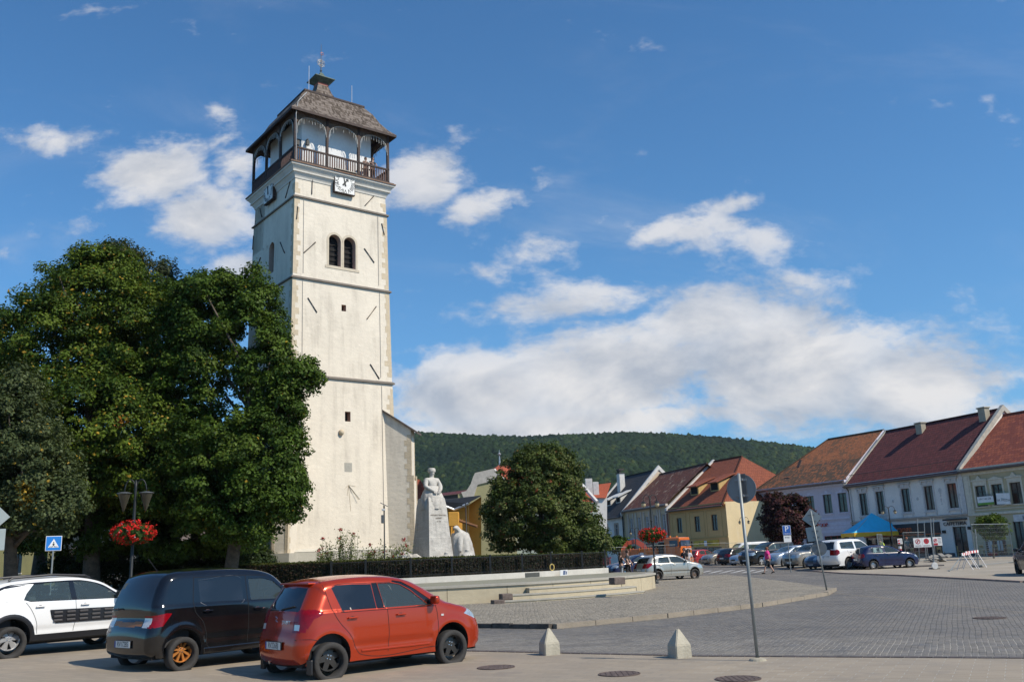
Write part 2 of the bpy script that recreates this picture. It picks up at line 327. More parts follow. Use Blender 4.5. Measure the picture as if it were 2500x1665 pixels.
def m_paver():     # pale concrete pavers, fine pale joints
    t=NT('concrete_pavers'); v=t.mapping((1,1,1),(0,0,math.radians(28)))
    br=t.n('ShaderNodeTexBrick'); t.L.new(v,br.inputs[0]); br.inputs['Scale'].default_value=1; br.inputs['Brick Width'].default_value=.40; br.inputs['Row Height'].default_value=.17; br.inputs['Mortar Size'].default_value=.007; br.inputs['Mortar Smooth'].default_value=.3
    br.inputs['Color1'].default_value=(.29,.235,.168,1); br.inputs['Color2'].default_value=(.345,.282,.205,1); br.inputs['Mortar'].default_value=(.40,.37,.31,1)
    sp=t.n('ShaderNodeSeparateXYZ'); t.L.new(t.co,sp.inputs[0])
    jm=t.mix(t.math('MULTIPLY',br.outputs['Fac'],t.rng(t.math('ADD',sp.outputs[0],t.math('MULTIPLY',t.noise(.8,4),3.)),3.2,5.0,1,0,True)),br.outputs['Color'],(.22,.195,.16))
    col=t.mix(t.rng(t.noise(.45,7,.7),.36,.72,0,.6),jm,(.20,.18,.155)); col=t.mix(t.rng(t.noise(1.6,6,.7),.60,.8,0,.5),col,(.36,.31,.24))
    col=t.mix(t.rng(t.noise(4.0,5,.75),.62,.72,0,.45),col,(.11,.10,.09)); col=t.mix(t.rng(t.noise(.9,3,.5,vec=t.mapping((1,1,1),loc=(3,1,0))),.63,.68,0,.3),col,(.17,.15,.13)); col=t.mix(t.rng(t.noise(60,3,.7),.5,.8,0,.35),col,(.12,.11,.10))
    t.base(col); t.rough(.85); t.bump(t.math('ADD',t.math('MULTIPLY',br.outputs['Fac'],-.8),t.math('MULTIPLY',t.noise(50,4,.7),.5)),.5,.008); return t.m
def m_soft(name,c1,c2,scl=.6):
    t=NT(name); t.base(t.mix(t.rng(t.noise(scl,7,.7),.35,.68),c1,c2)); t.rough(.95); t.bump(t.noise(30,5,.7),.5,.02); return t.m
M_SETT=m_sett(); M_COB=m_cobble(); M_PAV=m_paver(); M_EARTH=m_soft('dry_grass_and_soil',(.05,.06,.025),(.13,.11,.07)); M_ASPH=m_soft('worn_light_paving',(.27,.235,.185),(.36,.315,.25),.35)
M_STONE=plaster('cream_terrace_stone',(.50,.43,.30),(.30,.25,.18),.5,.85,1.5,.2); M_COPE=plaster('weathered_coping_stone',(.40,.375,.32),(.20,.19,.16),.6,.85,2.5,.3); M_KERB=plaster('kerb_stone',(.30,.255,.20),(.13,.12,.09),.6,.9,2.,.4)
M_WSTONE=plaster('white_low_wall_stone',(.60,.57,.51),(.33,.30,.24),.5,.85,1.8,.2)
def sheet(name,pts,z,mt,thick=0.0,label=None):
    b=MB()
    if thick: b.prism([(p[0],p[1],z) for p in pts],(0,0,-thick))
    else: b.poly([(p[0],p[1],z) for p in pts])
    o=b.build(name,mt,kind='structure'); me=o.data
    bm=bmesh.new(); bm.from_mesh(me); bmesh.ops.recalc_face_normals(bm,faces=bm.faces)
    if not thick:
        for f in bm.faces:
            if f.normal.z<0: f.normal_flip()
    bm.to_mesh(me); bm.free(); return o
def gz(y): t=min(max((y-54.)/18.,0.),1.); return .27*t*t*(3-2*t)
def ramp(o):
    bm=bmesh.new(); bm.from_mesh(o.data)
    for y in range(54,73,2): bmesh.ops.bisect_plane(bm,geom=bm.verts[:]+bm.edges[:]+bm.faces[:],plane_co=(0,y,0),plane_no=(0,1,0))
    for v in bm.verts: v.co.z+=gz(v.co.y)
    bm.to_mesh(o.data); bm.free(); o.data.update(); return o
def gsq(px,py,off=0.):
    z=off
    for _ in range(30): z=.5*z+.5*(off+gz(at(px,py,z).y))
    return at(px,py,z)
def xy(px,py,z=0.): p=at(px,py,z); return (p.x,p.y)
sheet('ground',[(-1140,-28),(1140,-28),(1140,1292),(-1140,1292)],-.03,M_EARTH)
ramp(sheet('road',[(-60,8),(60,8),(70,160),(-60,160)],-.004,M_SETT))
# foreground pavement, nearer than the gutter
g0,g1,g2=Vector(xy(1172,1590)),Vector(xy(1700,1602)),Vector(xy(2500,1607))
gl=g0+(g0-g1)*9; gr=g2+(g2-g1)*6
def pvz(x): return max(0.,-(x+4.))*.036
b=MB(); fl=[gl,gl.lerp(g0,.35),gl.lerp(g0,.7),Vector((-4.,g0.y+(g0.y-g1.y)/(g0.x-g1.x)*(-4.-g0.x))),g0,g1,g2,gr]
fl=sorted(fl,key=lambda p:p.x)
for p,q in zip(fl[:-1],fl[1:]): b.quad((p.x,-20,pvz(p.x)),(q.x,-20,pvz(q.x)),(q.x,q.y,pvz(q.x)),(p.x,p.y,pvz(p.x)))
b.build('pavement',M_PAV,kind='structure')
# gutter: a shallow row of dark channel blocks
gb=MB(); line=[gl,g0,g1,g2,gr]
pts=[]
for a,b in zip(line[:-1],line[1:]):
    n=max(1,int((b-a).length/.2))
    for i in range(n): pts.append(a+(b-a)*(i/n))
for i in range(len(pts)-1):
    a,b=pts[i],pts[i+1]
    if a.x<-9 or a.x>13: continue
    d=(b-a).normalized(); nn=Vector((-d.y,d.x)); e=d*.008
    q=[a+e,b-e,b-e+nn*.16,a+e+nn*.16]; gb.prism([(p.x,p.y,.012+random.uniform(-.003,.003)) for p in q],(0,0,-.03))
gb.build('gutter_strip',plain('gutter_blocks',(.10,.085,.08),.8,var=.4,scale=9,bump=.4),kind='structure')
# far plaza, lighter paving, low kerb on its near edge
pz=[gsq(1700,1383,0).xy,gsq(1890,1386,0).xy,gsq(2200,1405,0).xy,gsq(2500,1421,0).xy]
pz2=pz+[Vector((19.0,30.0)),Vector((18.,12.)),Vector((75,12)),Vector((75,150)),Vector((15,150))]
ramp(sheet('plaza',[(p.x,p.y) for p in pz2],.06,M_ASPH,.09))
kb=MB()
for a,b in zip(pz[:-1],pz[1:]):
    n=int((b-a).length/1.0); d=(b-a).normalized(); nn=Vector((d.y,-d.x))
    for i in range(n):
        p=a+d*i*(b-a).length/n; q=a+d*((i+1)*(b-a).length/n-.02); kb.prism([(v.x,v.y,.066) for v in (p,q,q+nn*.14,p+nn*.14)],(0,0,-.09))
ramp(kb.build('plaza_kerb',plain('pink_kerb',(.34,.25,.21),.85,var=.3,scale=2),kind='structure'))
# crossing stripes on the far road
cb=MB()
for i in range(6):
    P=gsq(1700+i*27,1399.5-i*.4).xy; Q=gsq(1700+i*27+30,1392.5-i*.4).xy; R_=Q+Vector((.34,0)); T=P+Vector((.3,0)); cb.poly([(P.x,P.y,0),(T.x,T.y,0),(R_.x,R_.y,0),(Q.x,Q.y,0)])
ramp(cb.build('crossing_stripes',plain('road_paint',(.40,.39,.37),.8,var=.5,scale=2),kind='structure'))
# island: raised cobbled apron around the terrace, stone kerb
isl=[xy(1165,1521,.1),xy(1350,1523,.1),xy(1620,1498,.1),xy(1850,1472,.1),xy(2010,1446,.1),(12.0,36.6),(12.6,44.),(13.2,56.),(13.4,62.),(9.,66.),(-2.,60.),(-22.,48.),(-22,28.2),(-5.,26.9)]
# kerb order: first five points are the kerb line
sheet('cobbled_island',isl,.10,M_COB,.12)
kb=MB(); kl=[Vector(isl[-1]),Vector(isl[0]),Vector(isl[1])]; kr=[Vector(p) for p in isl[1:6]]
def kerbrow(mb,pl,z,wd,ln,jit=.0):
    for a,b in zip(pl[:-1],pl[1:]):
        n=max(1,int((b-a).length/ln)); d=(b-a).normalized(); nn=Vector((d.y,-d.x))
        for i in range(n):
            p=a+d*i*(b-a).length/n; q=a+d*((i+1)*(b-a).length/n-.02); j=random.uniform(-jit,jit)
            mb.prism([(v.x,v.y,z+j) for v in (p+nn*j,q+nn*j,q+nn*wd,p+nn*wd)],(0,0,-.2))
kerbrow(kb,kr,.115,.16,1.0,.008); kb.build('kerb',M_KERB,kind='structure')
kb=MB(); kerbrow(kb,kl,.115,.16,.55,.02); kb.build('kerb_dark_stones',plain('dark_kerb',(.09,.075,.06),.9,var=.4,scale=6,bump=.4),kind='structure')
# sandy seam on the road from the island tip
kb=MB(); a=Vector(xy(2035,1447)); b=Vector(xy(2500,1495)); d=(b-a).normalized(); nn=Vector((-d.y,d.x))*.06; b=b+d*6
kb.poly([(p.x,p.y,0.0) for p in (a,b,b+nn,a+nn)]); kb.build('road_seam',plain('sandy_seam',(.27,.23,.17),.9,var=.4,scale=3),kind='structure')
# park behind the hedge, raised
sheet('park_ground',[(4.6,49.6),(.5,46.5),(-5.3,44.7),(-10,44.2),(-16,44.0),(-60,40),(-60,120),(-4,120),(-1,75),(5.,60.)],1.0,M_EARTH,1.02)
sheet('park_path',[(-19,50),(-60,47),(-60,66),(-30,62),(-22,56)],1.005,M_ASPH)
# ---------------------------------------------------------------- terrace with steps and low wall
def arc(pts,n=8):        # smooth polyline through points
    P=[Vector(p) for p in pts]; out=[]
    for i in range(len(P)-1):
        p0=P[max(i-1,0)];p1=P[i];p2=P[i+1];p3=P[min(i+2,len(P)-1)]
        for k in range(n):
            t=k/n; out.append(.5*((2*p1)+(p2-p0)*t+(2*p0-5*p1+4*p2-p3)*t*t+(3*p1-p0-3*p2+p3)*t*t*t))
    out.append(P[-1]); return out
edge=arc([(-11.5,35.4),(-7.5,35.2),(-3.9,35.45),(-1.0,36.15),(1.2,37.0),(3.5,38.9),(5.2,41.2),(6.2,43.9)],6)+arc([(6.2,43.9),(5.9,46.2),(4.9,48.6)],4)[1:]
tr=empty('terrace',(0,38,0),'low curved cream stone terrace with pale coping around the monument','terrace')
def offs(pl,d):
    o=[]
    for i,p in enumerate(pl):
        t=(pl[min(i+1,len(pl)-1)]-pl[max(i-1,0)]).normalized(); o.append(p+Vector((t.y,-t.x))*d)
    return o
wb=MB()
for i in range(len(edge)-1):
    a,b=edge[i],edge[i+1]; wb.quad((a.x,a.y,.05),(b.x,b.y,.05),(b.x,b.y,.70),(a.x,a.y,.70))
wb.build('wall',M_STONE,tr)
# joints in the wall face
wb=MB(); acc=0
for i in range(len(edge)-1):
    acc+=(edge[i+1]-edge[i]).length
    if acc>1.9:
        acc=0; a=edge[i]; t=(edge[i+1]-edge[i]).normalized(); n=Vector((t.y,-t.x)); wb.quad(*( (v.x,v.y,z) for v,z in ((a+n*.004,.06),(a+t*.02+n*.004,.06),(a+t*.02+n*.004,.69),(a+n*.004,.69))))
wb.build('wall_joints',plain('dark_joint',(.14,.11,.07),.9),tr)
co=MB(); o1=offs(edge,.06); i1=offs(edge,-.40)
for i in range(len(edge)-1):
    for (p,q,z0,z1) in ((o1[i],o1[i+1],.70,.785),):
        co.quad((p.x,p.y,z0),(q.x,q.y,z0),(q.x,q.y,z1),(p.x,p.y,z1))
    co.quad((o1[i].x,o1[i].y,.785),(o1[i+1].x,o1[i+1].y,.785),(i1[i+1].x,i1[i+1].y,.785),(i1[i].x,i1[i].y,.785))
    co.quad((o1[i+1].x,o1[i+1].y,.70),(o1[i].x,o1[i].y,.70),(edge[i].x,edge[i].y,.70),(edge[i+1].x,edge[i+1].y,.70))
co.build('coping',M_COPE,tr)
fl=[(p.x,p.y,.775) for p in offs(edge,-.3)]+[(-5.3,45,.775),(-12,45,.775)]
MB().poly(fl).build('floor',plaster('mossy_paving',(.27,.26,.20),(.12,.14,.06),.6,.9,1.5,.4),tr)
# steps: three curved treads in front of the wall
e1=[p for p in edge]
def sub(pl,x0,x1): return [p for p in pl if x0<=p.x<=x1]
for k,(zt,off,x0,x1) in enumerate(((.195,1.15,-.6,5.35),(.39,.78,-.2,4.8),(.58,.40,.25,4.3))):
    oo=offs(edge,off); pl=[p for i,p in enumerate(oo) if x0-.2<=p.x<=x1 and i<45]; 
    s1=MB(); 
    inn=offs(edge,off-.44); ii=[inn[i] for i,p in enumerate(oo) if x0-.2<=p.x<=x1 and i<45]
    for i in range(len(pl)-1):
        a,b,c,d=pl[i],pl[i+1],ii[i+1],ii[i]
        s1.quad((a.x,a.y,zt-.05),(b.x,b.y,zt-.05),(b.x,b.y,zt),(a.x,a.y,zt)); s1.quad((a.x,a.y,zt),(b.x,b.y,zt),(c.x,c.y,zt),(d.x,d.y,zt))
        n=(d-a)*.06; s1.quad((b.x,b.y,zt-.05),(a.x,a.y,zt-.05),(a.x+n.x,a.y+n.y,zt-.05),(b.x+n.x,b.y+n.y,zt-.05))
    s1.build('step_tread',M_COPE,tr)
    s2=MB()
    for i in range(len(pl)-1):
        a,b=pl[i]+(ii[i]-pl[i])*.06,pl[i+1]+(ii[i+1]-pl[i+1])*.06; s2.quad((a.x,a.y,.05),(b.x,b.y,.05),(b.x,b.y,zt-.05),(a.x,a.y,zt-.05))
    for a,d in ((pl[0],ii[0]),(pl[-1],ii[-1])): s2.quad((a.x,a.y,.05),(d.x,d.y,.05),(d.x,d.y,zt),(a.x,a.y,zt))
    s2.build('step_riser',M_STONE,tr)
    # dark block at the left end of the lower treads
    if k<2:
        a=pl[0]; t=(pl[1]-pl[0]).normalized(); n=Vector((t.y,-t.x)); Mx=Matrix(((t.x,n.x,0,a.x),(t.y,n.y,0,a.y),(0,0,1,0),(0,0,0,1)))
        MB().bbox(-.42,.0,-.5,.03,zt-.19,zt+.035,.03,Mx).build('end_block',plain('dark_weathered_block',(.13,.10,.085),.9,var=.4,scale=7,bump=.4),tr)
a=Vector(xy(1506,1412,.78)); Mx=Matrix.Translation((a.x,a.y,0))@Matrix.Rotation(.5,4,'Z'); MB().bbox(-.26,.26,-.2,.2,.56,.83,.03,Mx).build('end_block',_mc['dark_weathered_block'],tr)
lw=[Vector(p) for p in ((-13,42.3),(-9,42.0),(-5.1,42.6),(-1.5,44.2),(1.6,46.2),(4.5,48.6))]; lw=arc([(p.x,p.y) for p in lw],5)
w=empty('low_wall',(0,44,.78),'low white stone wall at the foot of the dark hedge','wall')
b=MB(); ib=offs(lw,-.4)
for i in range(len(lw)-1):
    a,c=lw[i],lw[i+1]; d,e=ib[i+1],ib[i]
    b.quad((a.x,a.y,.77),(c.x,c.y,.77),(c.x,c.y,1.03),(a.x,a.y,1.03)); b.quad((a.x,a.y,1.03),(c.x,c.y,1.03),(d.x,d.y,1.03),(e.x,e.y,1.03))
a,e=lw[-1],ib[-1]; b.quad((a.x,a.y,0.1),(e.x,e.y,0.1),(e.x,e.y,1.03),(a.x,a.y,1.03)); b.build('wall_body',M_WSTONE,w)
def onwall(px,py,z,lift=.0):
    p=at(px,py,z); return p
# dark plaque, flower wreath, framed photo leaning on the wall
P=at(1300,1407,.93); Q=at(1320,1406,.93); t=(Q-P).normalized(); n=Vector((t.y,-t.x,0)); Mx=Matrix(((t.x,n.x,0,P.x),(t.y,n.y,0,P.y),(0,0,1,0),(0,0,0,1)))
def nearest_on(pl,px,py,z):
    d=ray(px,py); best=None
    for i in range(len(pl)-1):
        a,c=pl[i],pl[i+1]; tt=(c-a).normalized(); n=Vector((tt.y,-tt.x,0)); h=onpl(px,py,Vector((a.x,a.y,0)),n); s=(Vector((h.x,h.y))-a).dot(tt)
        if -0.01<=s<=(c-a).length+.01: best=(h,Vector((tt.x,tt.y,0)),n)
    return best
h,t,n=nearest_on(lw,1300,1407,.9); Mx=Matrix(((t.x,n.x,0,h.x),(t.y,n.y,0,h.y),(0,0,1,0),(0,0,0,1)))
MB().bbox(-.42,.42,-.02,.02,.80,1.0,.008,Mx).build('dark_plaque',plain('dark_slate',(.07,.07,.06),.5,var=.2),w)
h,t,n=nearest_on(lw,1368,1402,.9); h=h+n*.1; Mx=Matrix(((t.x,n.x,0,h.x),(t.y,n.y,0,h.y),(0,0,1,0),(0,0,0,1)))@Matrix.Rotation(-.18,4,'X')
ph=empty('portrait_board',(h.x,h.y,.78),'white printed board leaning against the low white wall','board')
MB().bbox(-.24,.24,-.012,.012,.80,1.07,.004,Mx).build('panel',WHITEP,ph)
MB().box(-.05,.10,.013,.016,.84,1.04,Mx).box(.13,.20,.013,.016,.85,1.0,Mx).build('print',plain('printed_figures',(.10,.14,.25),.6,var=.6,scale=25),ph)
h,t,n=nearest_on(lw,1353,1396,1.05); h=h-n*.15; b=MB()
for i in range(24):
    a=2*PI*i/24; b.lathe([(0.001,-.03),(.035,0),(.001,.03)],(h.x+t.x*.13*math.cos(a),h.y+t.y*.13*math.cos(a),1.20+.15*math.sin(a)),5)
b.build('wreath',plain('straw_yellow',(.55,.42,.14),.9,var=.4,scale=20),label='round straw wreath standing on the low white wall by the hedge',cat='wreath')
# ---------------------------------------------------------------- bollards
def bollard(px,py,label):
    p=at(px,py,0); r=empty('stone_bollard',(p.x,p.y,0),label,'bollard','stone bollards at the gutter',rz=0)
    b=MB(); s,t=.15,.143
    for i,(x0,z0,x1,z1) in enumerate(((s,-.01,t,.27),)):
        pass
    vs=[(-s,-s,-.01),(s,-s,-.01),(s,s,-.01),(-s,s,-.01),(-t,-t,.21),(t,-t,.21),(t,t,.21),(-t,t,.21),(-.022,-.022,.455),(.022,-.022,.455),(.022,.022,.455),(-.022,.022,.455),(0,0,.465)]
    fs=[(0,1,5,4),(1,2,6,5),(2,3,7,6),(3,0,4,7),(4,5,9,8),(5,6,10,9),(6,7,11,10),(7,4,8,11),(8,9,12),(9,10,12),(10,11,12),(11,8,12)]
    bm=bmesh.new(); V=[bm.verts.new(v) for v in vs]; [bm.faces.new([V[i] for i in f]) for f in fs]; bmesh.ops.bevel(bm,geom=list(bm.edges),offset=.012,segments=2,affect='EDGES'); me=bpy.data.meshes.new('body'); bm.to_mesh(me); bm.free()
    o=link_mesh('body',me,plaster('bollard_stone',(.47,.43,.34),(.22,.20,.15),.6,.9,4.,.5),None); o.parent=r; return r
bollard(1342,1597,'pyramid-topped pale stone bollard nearer the red hatchback'); bollard(1660,1604,'pyramid-topped pale stone bollard beside the tall grey sign pole')
for o in [o for o in bpy.data.objects if o.name.startswith('stone_bollard')]: o.rotation_euler=(0,0,math.radians(22))
# manhole covers
def manhole(px,py,rad,label):
    p=at(px,py,0); b=MB(); b.lathe([(rad,0.001),(rad,.012),(rad*.94,.012),(rad*.93,.006),(0.001,.006)],(p.x,p.y,0),28)
    for k in range(7):
        for j in range(7):
            x,y=(k-3)*rad*.26,(j-3)*rad*.26
            if x*x+y*y<(rad*.85)**2: b.box(p.x+x-.035,p.x+x+.035,p.y+y-.035,p.y+y+.035,.0062,.012)
    b.build('manhole_cover',plain('rusty_iron',(.13,.095,.08),.75,.3,.5,30,.4),label=label,cat='manhole cover',group='round iron covers in the paving')
manhole(1211,1629,.31,'round rusty manhole cover just ahead of the red hatchback'); manhole(1512,1645,.31,'round rusty manhole cover below the gap between the bollards'); manhole(1802,1657,.31,'round rusty manhole cover at the bottom edge, left of the sign pole foot'); manhole(2416,1508,.34,'round iron cover set in the dark road setts')
# ---------------------------------------------------------------- tower
TC=Vector((-12.0,54.79,0)); TA=.6625
tF=Vector((math.sin(TA),-math.cos(TA),0)); tL=Vector((-math.cos(TA),-math.sin(TA),0)); tR=-tL   # outward normals: sunny front, shaded left
tw=empty('clock_tower',(TC.x,TC.y,1.0),'tall white plastered clock tower with dark timber balcony and shingle roof','tower')
TM=Matrix(((tR.x,-tF.x,0,TC.x),(tR.y,-tF.y,0,TC.y),(0,0,1,0),(0,0,0,1)))   # local x to the right along the front, local -y out of the front
def T(x,y,z): return TM@Vector((x,y,z))
M_TW=plaster('tower_limewash',(.76,.68,.56),(.38,.33,.27),.95,.92,.5,.35)
M_QU=plaster('ochre_quoins',(.60,.50,.36),(.30,.22,.14),.5,.92,2.2,.5)
M_STR=plaster('grey_string_course',(.22,.19,.16),(.10,.09,.08),.5,.9,2.,.3)
M_WOOD=plain('dark_timber',(.035,.017,.012),.7,var=.4,scale=6,bump=.3)
M_WOODR=plain('red_brown_timber',(.075,.032,.022),.7,var=.4,scale=6)
M_SHING=rooftile('wood_shingles',(.075,.055,.04),(.14,.11,.085),(.22,.18,.15),.12,.26,.7,1.0)
def WIN(name): return MB()
prof=[(2.65,3.50),(12.20,3.31),(12.45,3.29),(18.0,3.20),(18.25,3.18),(23.05,3.12),(23.3,3.09),(24.35,3.06)]
def half(z):
    for (a,h),(b,k) in zip(prof[:-1],prof[1:]):
        if a<=z<=b: return h+(k-h)*(z-a)/(b-a)
    return prof[0][1] if z<2.65 else prof[-1][1]
# wall with real openings: each side is a grid of quads with holes
def wallgrid(mb,side,z0,z1,holes,inset=.42,rev=None):
    Rm=Matrix.Rotation(side*PI/2,4,'Z')          # 0 front,1 right,2 back,3 left
    us=sorted({-1.,1.}|{h[0] for h in holes}|{h[1] for h in holes}); zs=sorted({z0,z1}|{h[2] for h in holes}|{h[3] for h in holes}|{p[0] for p in prof if z0<p[0]<z1})
    def pt(u,z,d=0):
        hf=half(z); x=u*hf if abs(u)==1. else u
        return TM@(Rm@Vector((x,-hf+d,z)))
    for i in range(len(us)-1):
        for j in range(len(zs)-1):
            uc=(us[i] if us[i]!=-1 else -3)+(us[i+1] if us[i+1]!=1 else 3); uc/=2; zc=(zs[j]+zs[j+1])/2
            if any(h[0]<uc<h[1] and h[2]<zc<h[3] for h in holes): continue
            mb.quad(pt(us[i],zs[j]),pt(us[i+1],zs[j]),pt(us[i+1],zs[j+1]),pt(us[i],zs[j+1]))
    for h in holes:
        u0,u1,a,b=h[:4]; small=(b-a)<1; tg=MB() if small else rev
        for (p,q) in (((u0,a),(u1,a)),((u1,a),(u1,b)),((u1,b),(u0,b)),((u0,b),(u0,a))):
            tg.quad(pt(*q),pt(*p),pt(*p,d=inset),pt(*q,d=inset))
        if small: tg.build('window_reveals',plaster('pink_reveals',(.50,.36,.29),(.3,.2,.15),.3,.9,2.,.2),tw)
# arched twin openings are cut square up to the spring and closed with arch fillets
def arch_fill(mb,rev,side,u0,u1,zs_,zt,inset=.42):
    Rm=Matrix.Rotation(side*PI/2,4,'Z'); r=(u1-u0)/2; uc=(u0+u1)/2
    def pt(u,z,d=0): return TM@(Rm@Vector((u,-half(z)+d,z)))
    n=10
    for sg in (-1,1):
        pts=[(uc+sg*r*math.cos(PI/2*k/n),zs_+r*math.sin(PI/2*k/n)) for k in range(n+1)]
        cor=(uc+sg*r,zt)
        for k in range(n):
            a,b=pts[k],pts[k+1]; f=[pt(*cor),pt(*a),pt(*b)]; mb.poly(f if sg>0 else f[::-1])
            q=[pt(*b),pt(*a),pt(*a,d=inset),pt(*b,d=inset)]; rev.poly(q if sg<0 else q[::-1])
        if abs(zt-(zs_+r))>1e-3: pass
def px_front(px,py):
    h=onpl(px,py,TC+tF*3.15,tF); return ((h-TC).dot(tR),h.z)
def px_left(px,py):
    h=onpl(px,py,TC+tL*3.15,tL); return (-(h-TC).dot(-tF)*-1 if False else (h-TC).dot(-tF)*-1,h.z)
wall=MB(); rev=MB()
zA=19.0; 
fu=[(-.80,-.20),(.28,.88)]            # twin windows on the front; set from the photograph below
a0=px_front(805,650); a1=px_front(829,650); b0=px_front(842,650); b1=px_front(865,650)
w_=.78; cxA=(a0[0]+a1[0])/2; cxB=(b0[0]+b1[0])/2
zb=px_front(818,650)[1]-.0; zt=px_front(816,573)[1]
def twin(side,c1,c2,zb,zt):
    hs=[]
    for c in (c1,c2): hs.append((c-w_/2,c+w_/2,zb,zt))
    return hs
smalls=[]
for (px,py,w,h) in ((838,753,.30,.40),(845,1018,.36,.58)):
    c=px_front(px,py); smalls.append((c[0]-w/2,c[0]+w/2,c[1]-h/2,c[1]+h/2))
clockF=px_front(838,452)
H0=twin(0,cxA,cxB,zb,zt)+smalls
H3=twin(3,cxA-.55,cxB-.55,zb,zt)
rev3=MB(); wallgrid(wall,0,2.65,24.35,H0,rev=rev); wallgrid(wall,3,2.65,24.35,H3,rev=rev3); wallgrid(wall,1,2.65,24.35,[],rev=rev); wallgrid(wall,2,2.65,24.35,[],rev=rev)
for side,cs in ((0,(cxA,cxB)),(3,(cxA-.55,cxB-.55))):
    for c in cs: arch_fill(wall,rev if side==0 else rev3,side,c-w_/2,c+w_/2,zt-w_/2,zt)
wall.build('wall',M_TW,tw)
rev.build('window_reveals',plaster('pink_reveals',(.50,.36,.29),(.3,.2,.15),.3,.9,2.,.2),tw); rev3.build('window_reveals',_mc['pink_reveals'],tw)
# dark void behind each opening, with a faint louvre
for side,hs in ((0,H0),(3,H3)):
    Rm=Matrix.Rotation(side*PI/2,4,'Z')
    for h in hs:
        z=(h[2]+h[3])/2; d=-half(z)+.43; b=MB(); b.quad(*(TM@(Rm@Vector(v)) for v in ((h[0],d,h[2]),(h[1],d,h[2]),(h[1],d,h[3]),(h[0],d,h[3])))); o=b.build('window',DARK,tw)
        if h in H0[:2]+H3[:2]:
            b=MB()
            for k in range(5):
                zz=h[2]+.15+k*.32; b.box(h[0],h[1],d-.10,d-.06,zz,zz+.03,TM@Rm)
            b.build('louvre',plain('black_louvre',(.02,.018,.016),.8),o)
# pale surround of the twin window
b=MB()
for side,cs in ((0,(cxA,cxB)),):
    Rm=Matrix.Rotation(0,4,'Z')
    for c in cs:
        n=14
        for k in range(n):
            t0,t1=PI*k/n,PI*(k+1)/n; r0,r1=w_/2+.004,w_/2+.14; zc=zt-w_/2; d=-half(zc)-.012
            b.quad(*(TM@Vector((c+r*math.cos(t),d,zc+r*math.sin(t))) for r,t in ((r0,t0),(r1,t0),(r1,t1),(r0,t1))))
        for x0,x1 in ((c-w_/2-.13,c-w_/2-.004),(c+w_/2+.004,c+w_/2+.13)): b.box(x0,x1,-half(zb)-.012,-half(zb)+.05,zb-.02,zt-w_/2,TM)
    b.box(cxA-w_/2-.25,cxB+w_/2+.25,-half(zb)-.03,-half(zb)+.05,zb-.18,zb-.03,TM)
b.build('window_surround',plaster('sand_surround',(.60,.52,.40),(.35,.28,.2),.4,.9,2.,.2),tw)
# string courses
def ring(mb,z0,z1,o0,o1=None):
    o1=o0 if o1 is None else o1; h0,h1=half(z0),half(z1)
    A=[(-1,-1),(1,-1),(1,1),(-1,1)]
    lo=[T(x*(h0+o0),y*(h0+o0),z0) for x,y in A]; hi=[T(x*(h1+o1),y*(h1+o1),z1) for x,y in A]; il=[T(x*(h0-.1),y*(h0-.1),z0) for x,y in A]; ih=[T(x*(h1-.1),y*(h1-.1),z1) for x,y in A]
    for i in range(4):
        j=(i+1)%4; mb.quad(lo[i],lo[j],hi[j],hi[i]); mb.quad(il[i],il[j],lo[j],lo[i]); mb.quad(hi[i],hi[j],ih[j],ih[i])
for z in (12.30,18.10,23.15):
    b=MB(); ring(b,z-.07,z+.01,.12); ring(b,z+.012,z+.09,.12,.02); b.build('string_course',M_STR,tw)
# flared white cornice below the balcony
b=MB()
for (z0,z1,o0,o1) in ((24.32,24.42,.04,.06),(24.42,24.66,.06,.20),(24.66,24.74,.26,.27),(24.74,25.02,.20,.40),(25.02,25.12,.44,.46)): ring(b,z0,z1,o0,o1)
b.build('cornice',plaster('white_cornice',(.66,.63,.57),(.42,.38,.32),.5,.9,1.5,.2),tw)
# quoins
for sx in (-1,1):
    z=2.7; k=0; b=MB()
    while z<23.9:
        hgt=random.uniform(.26,.42)
        if any(abs(z+hgt/2-q)<.22 for q in (12.3,18.1,23.15)):
            if b.v: b.build('quoins',M_QU,tw); b=MB()
        else:
            La=random.uniform(.28,.48) if k%2 else random.uniform(.16,.28); h=half(z+hgt/2); Lb=.32 if k%2==0 else .16; g_=random.choice((.002,.002,.012)); x0,x1=(sx*h,sx*(h-La))
            b.box(min(x0,x1)-(.008 if sx<0 else 0),max(x0,x1)+(.008 if sx>0 else 0),-h-.008,-h+.06,z,z+hgt-g_,TM); xs=(sx*h+sx*.008,sx*(h-.06)); b.box(min(xs),max(xs),-h+.061,-h+Lb+.07,z,z+hgt-g_,TM)
        z+=hgt; k+=1
    b.build('quoins',M_QU,tw)
# plinth
b=MB(); P1,P2=3.72,3.66
def boxring(mb,x,y0,z0,z1,x1=None):
    pass
b.box(-3.72,3.72,-3.72,3.72,.7,2.5,TM); b.build('plinth',plaster('grey_plinth',(.47,.44,.37),(.25,.23,.18),.5,.9,1.2,.3),tw)
b=MB(); ring(b,2.5,2.66,.24,.02); b.build('plinth_cap',plaster('grey_plinth2',(.52,.49,.42),(.25,.23,.18),.5,.9,1.2,.3),tw)
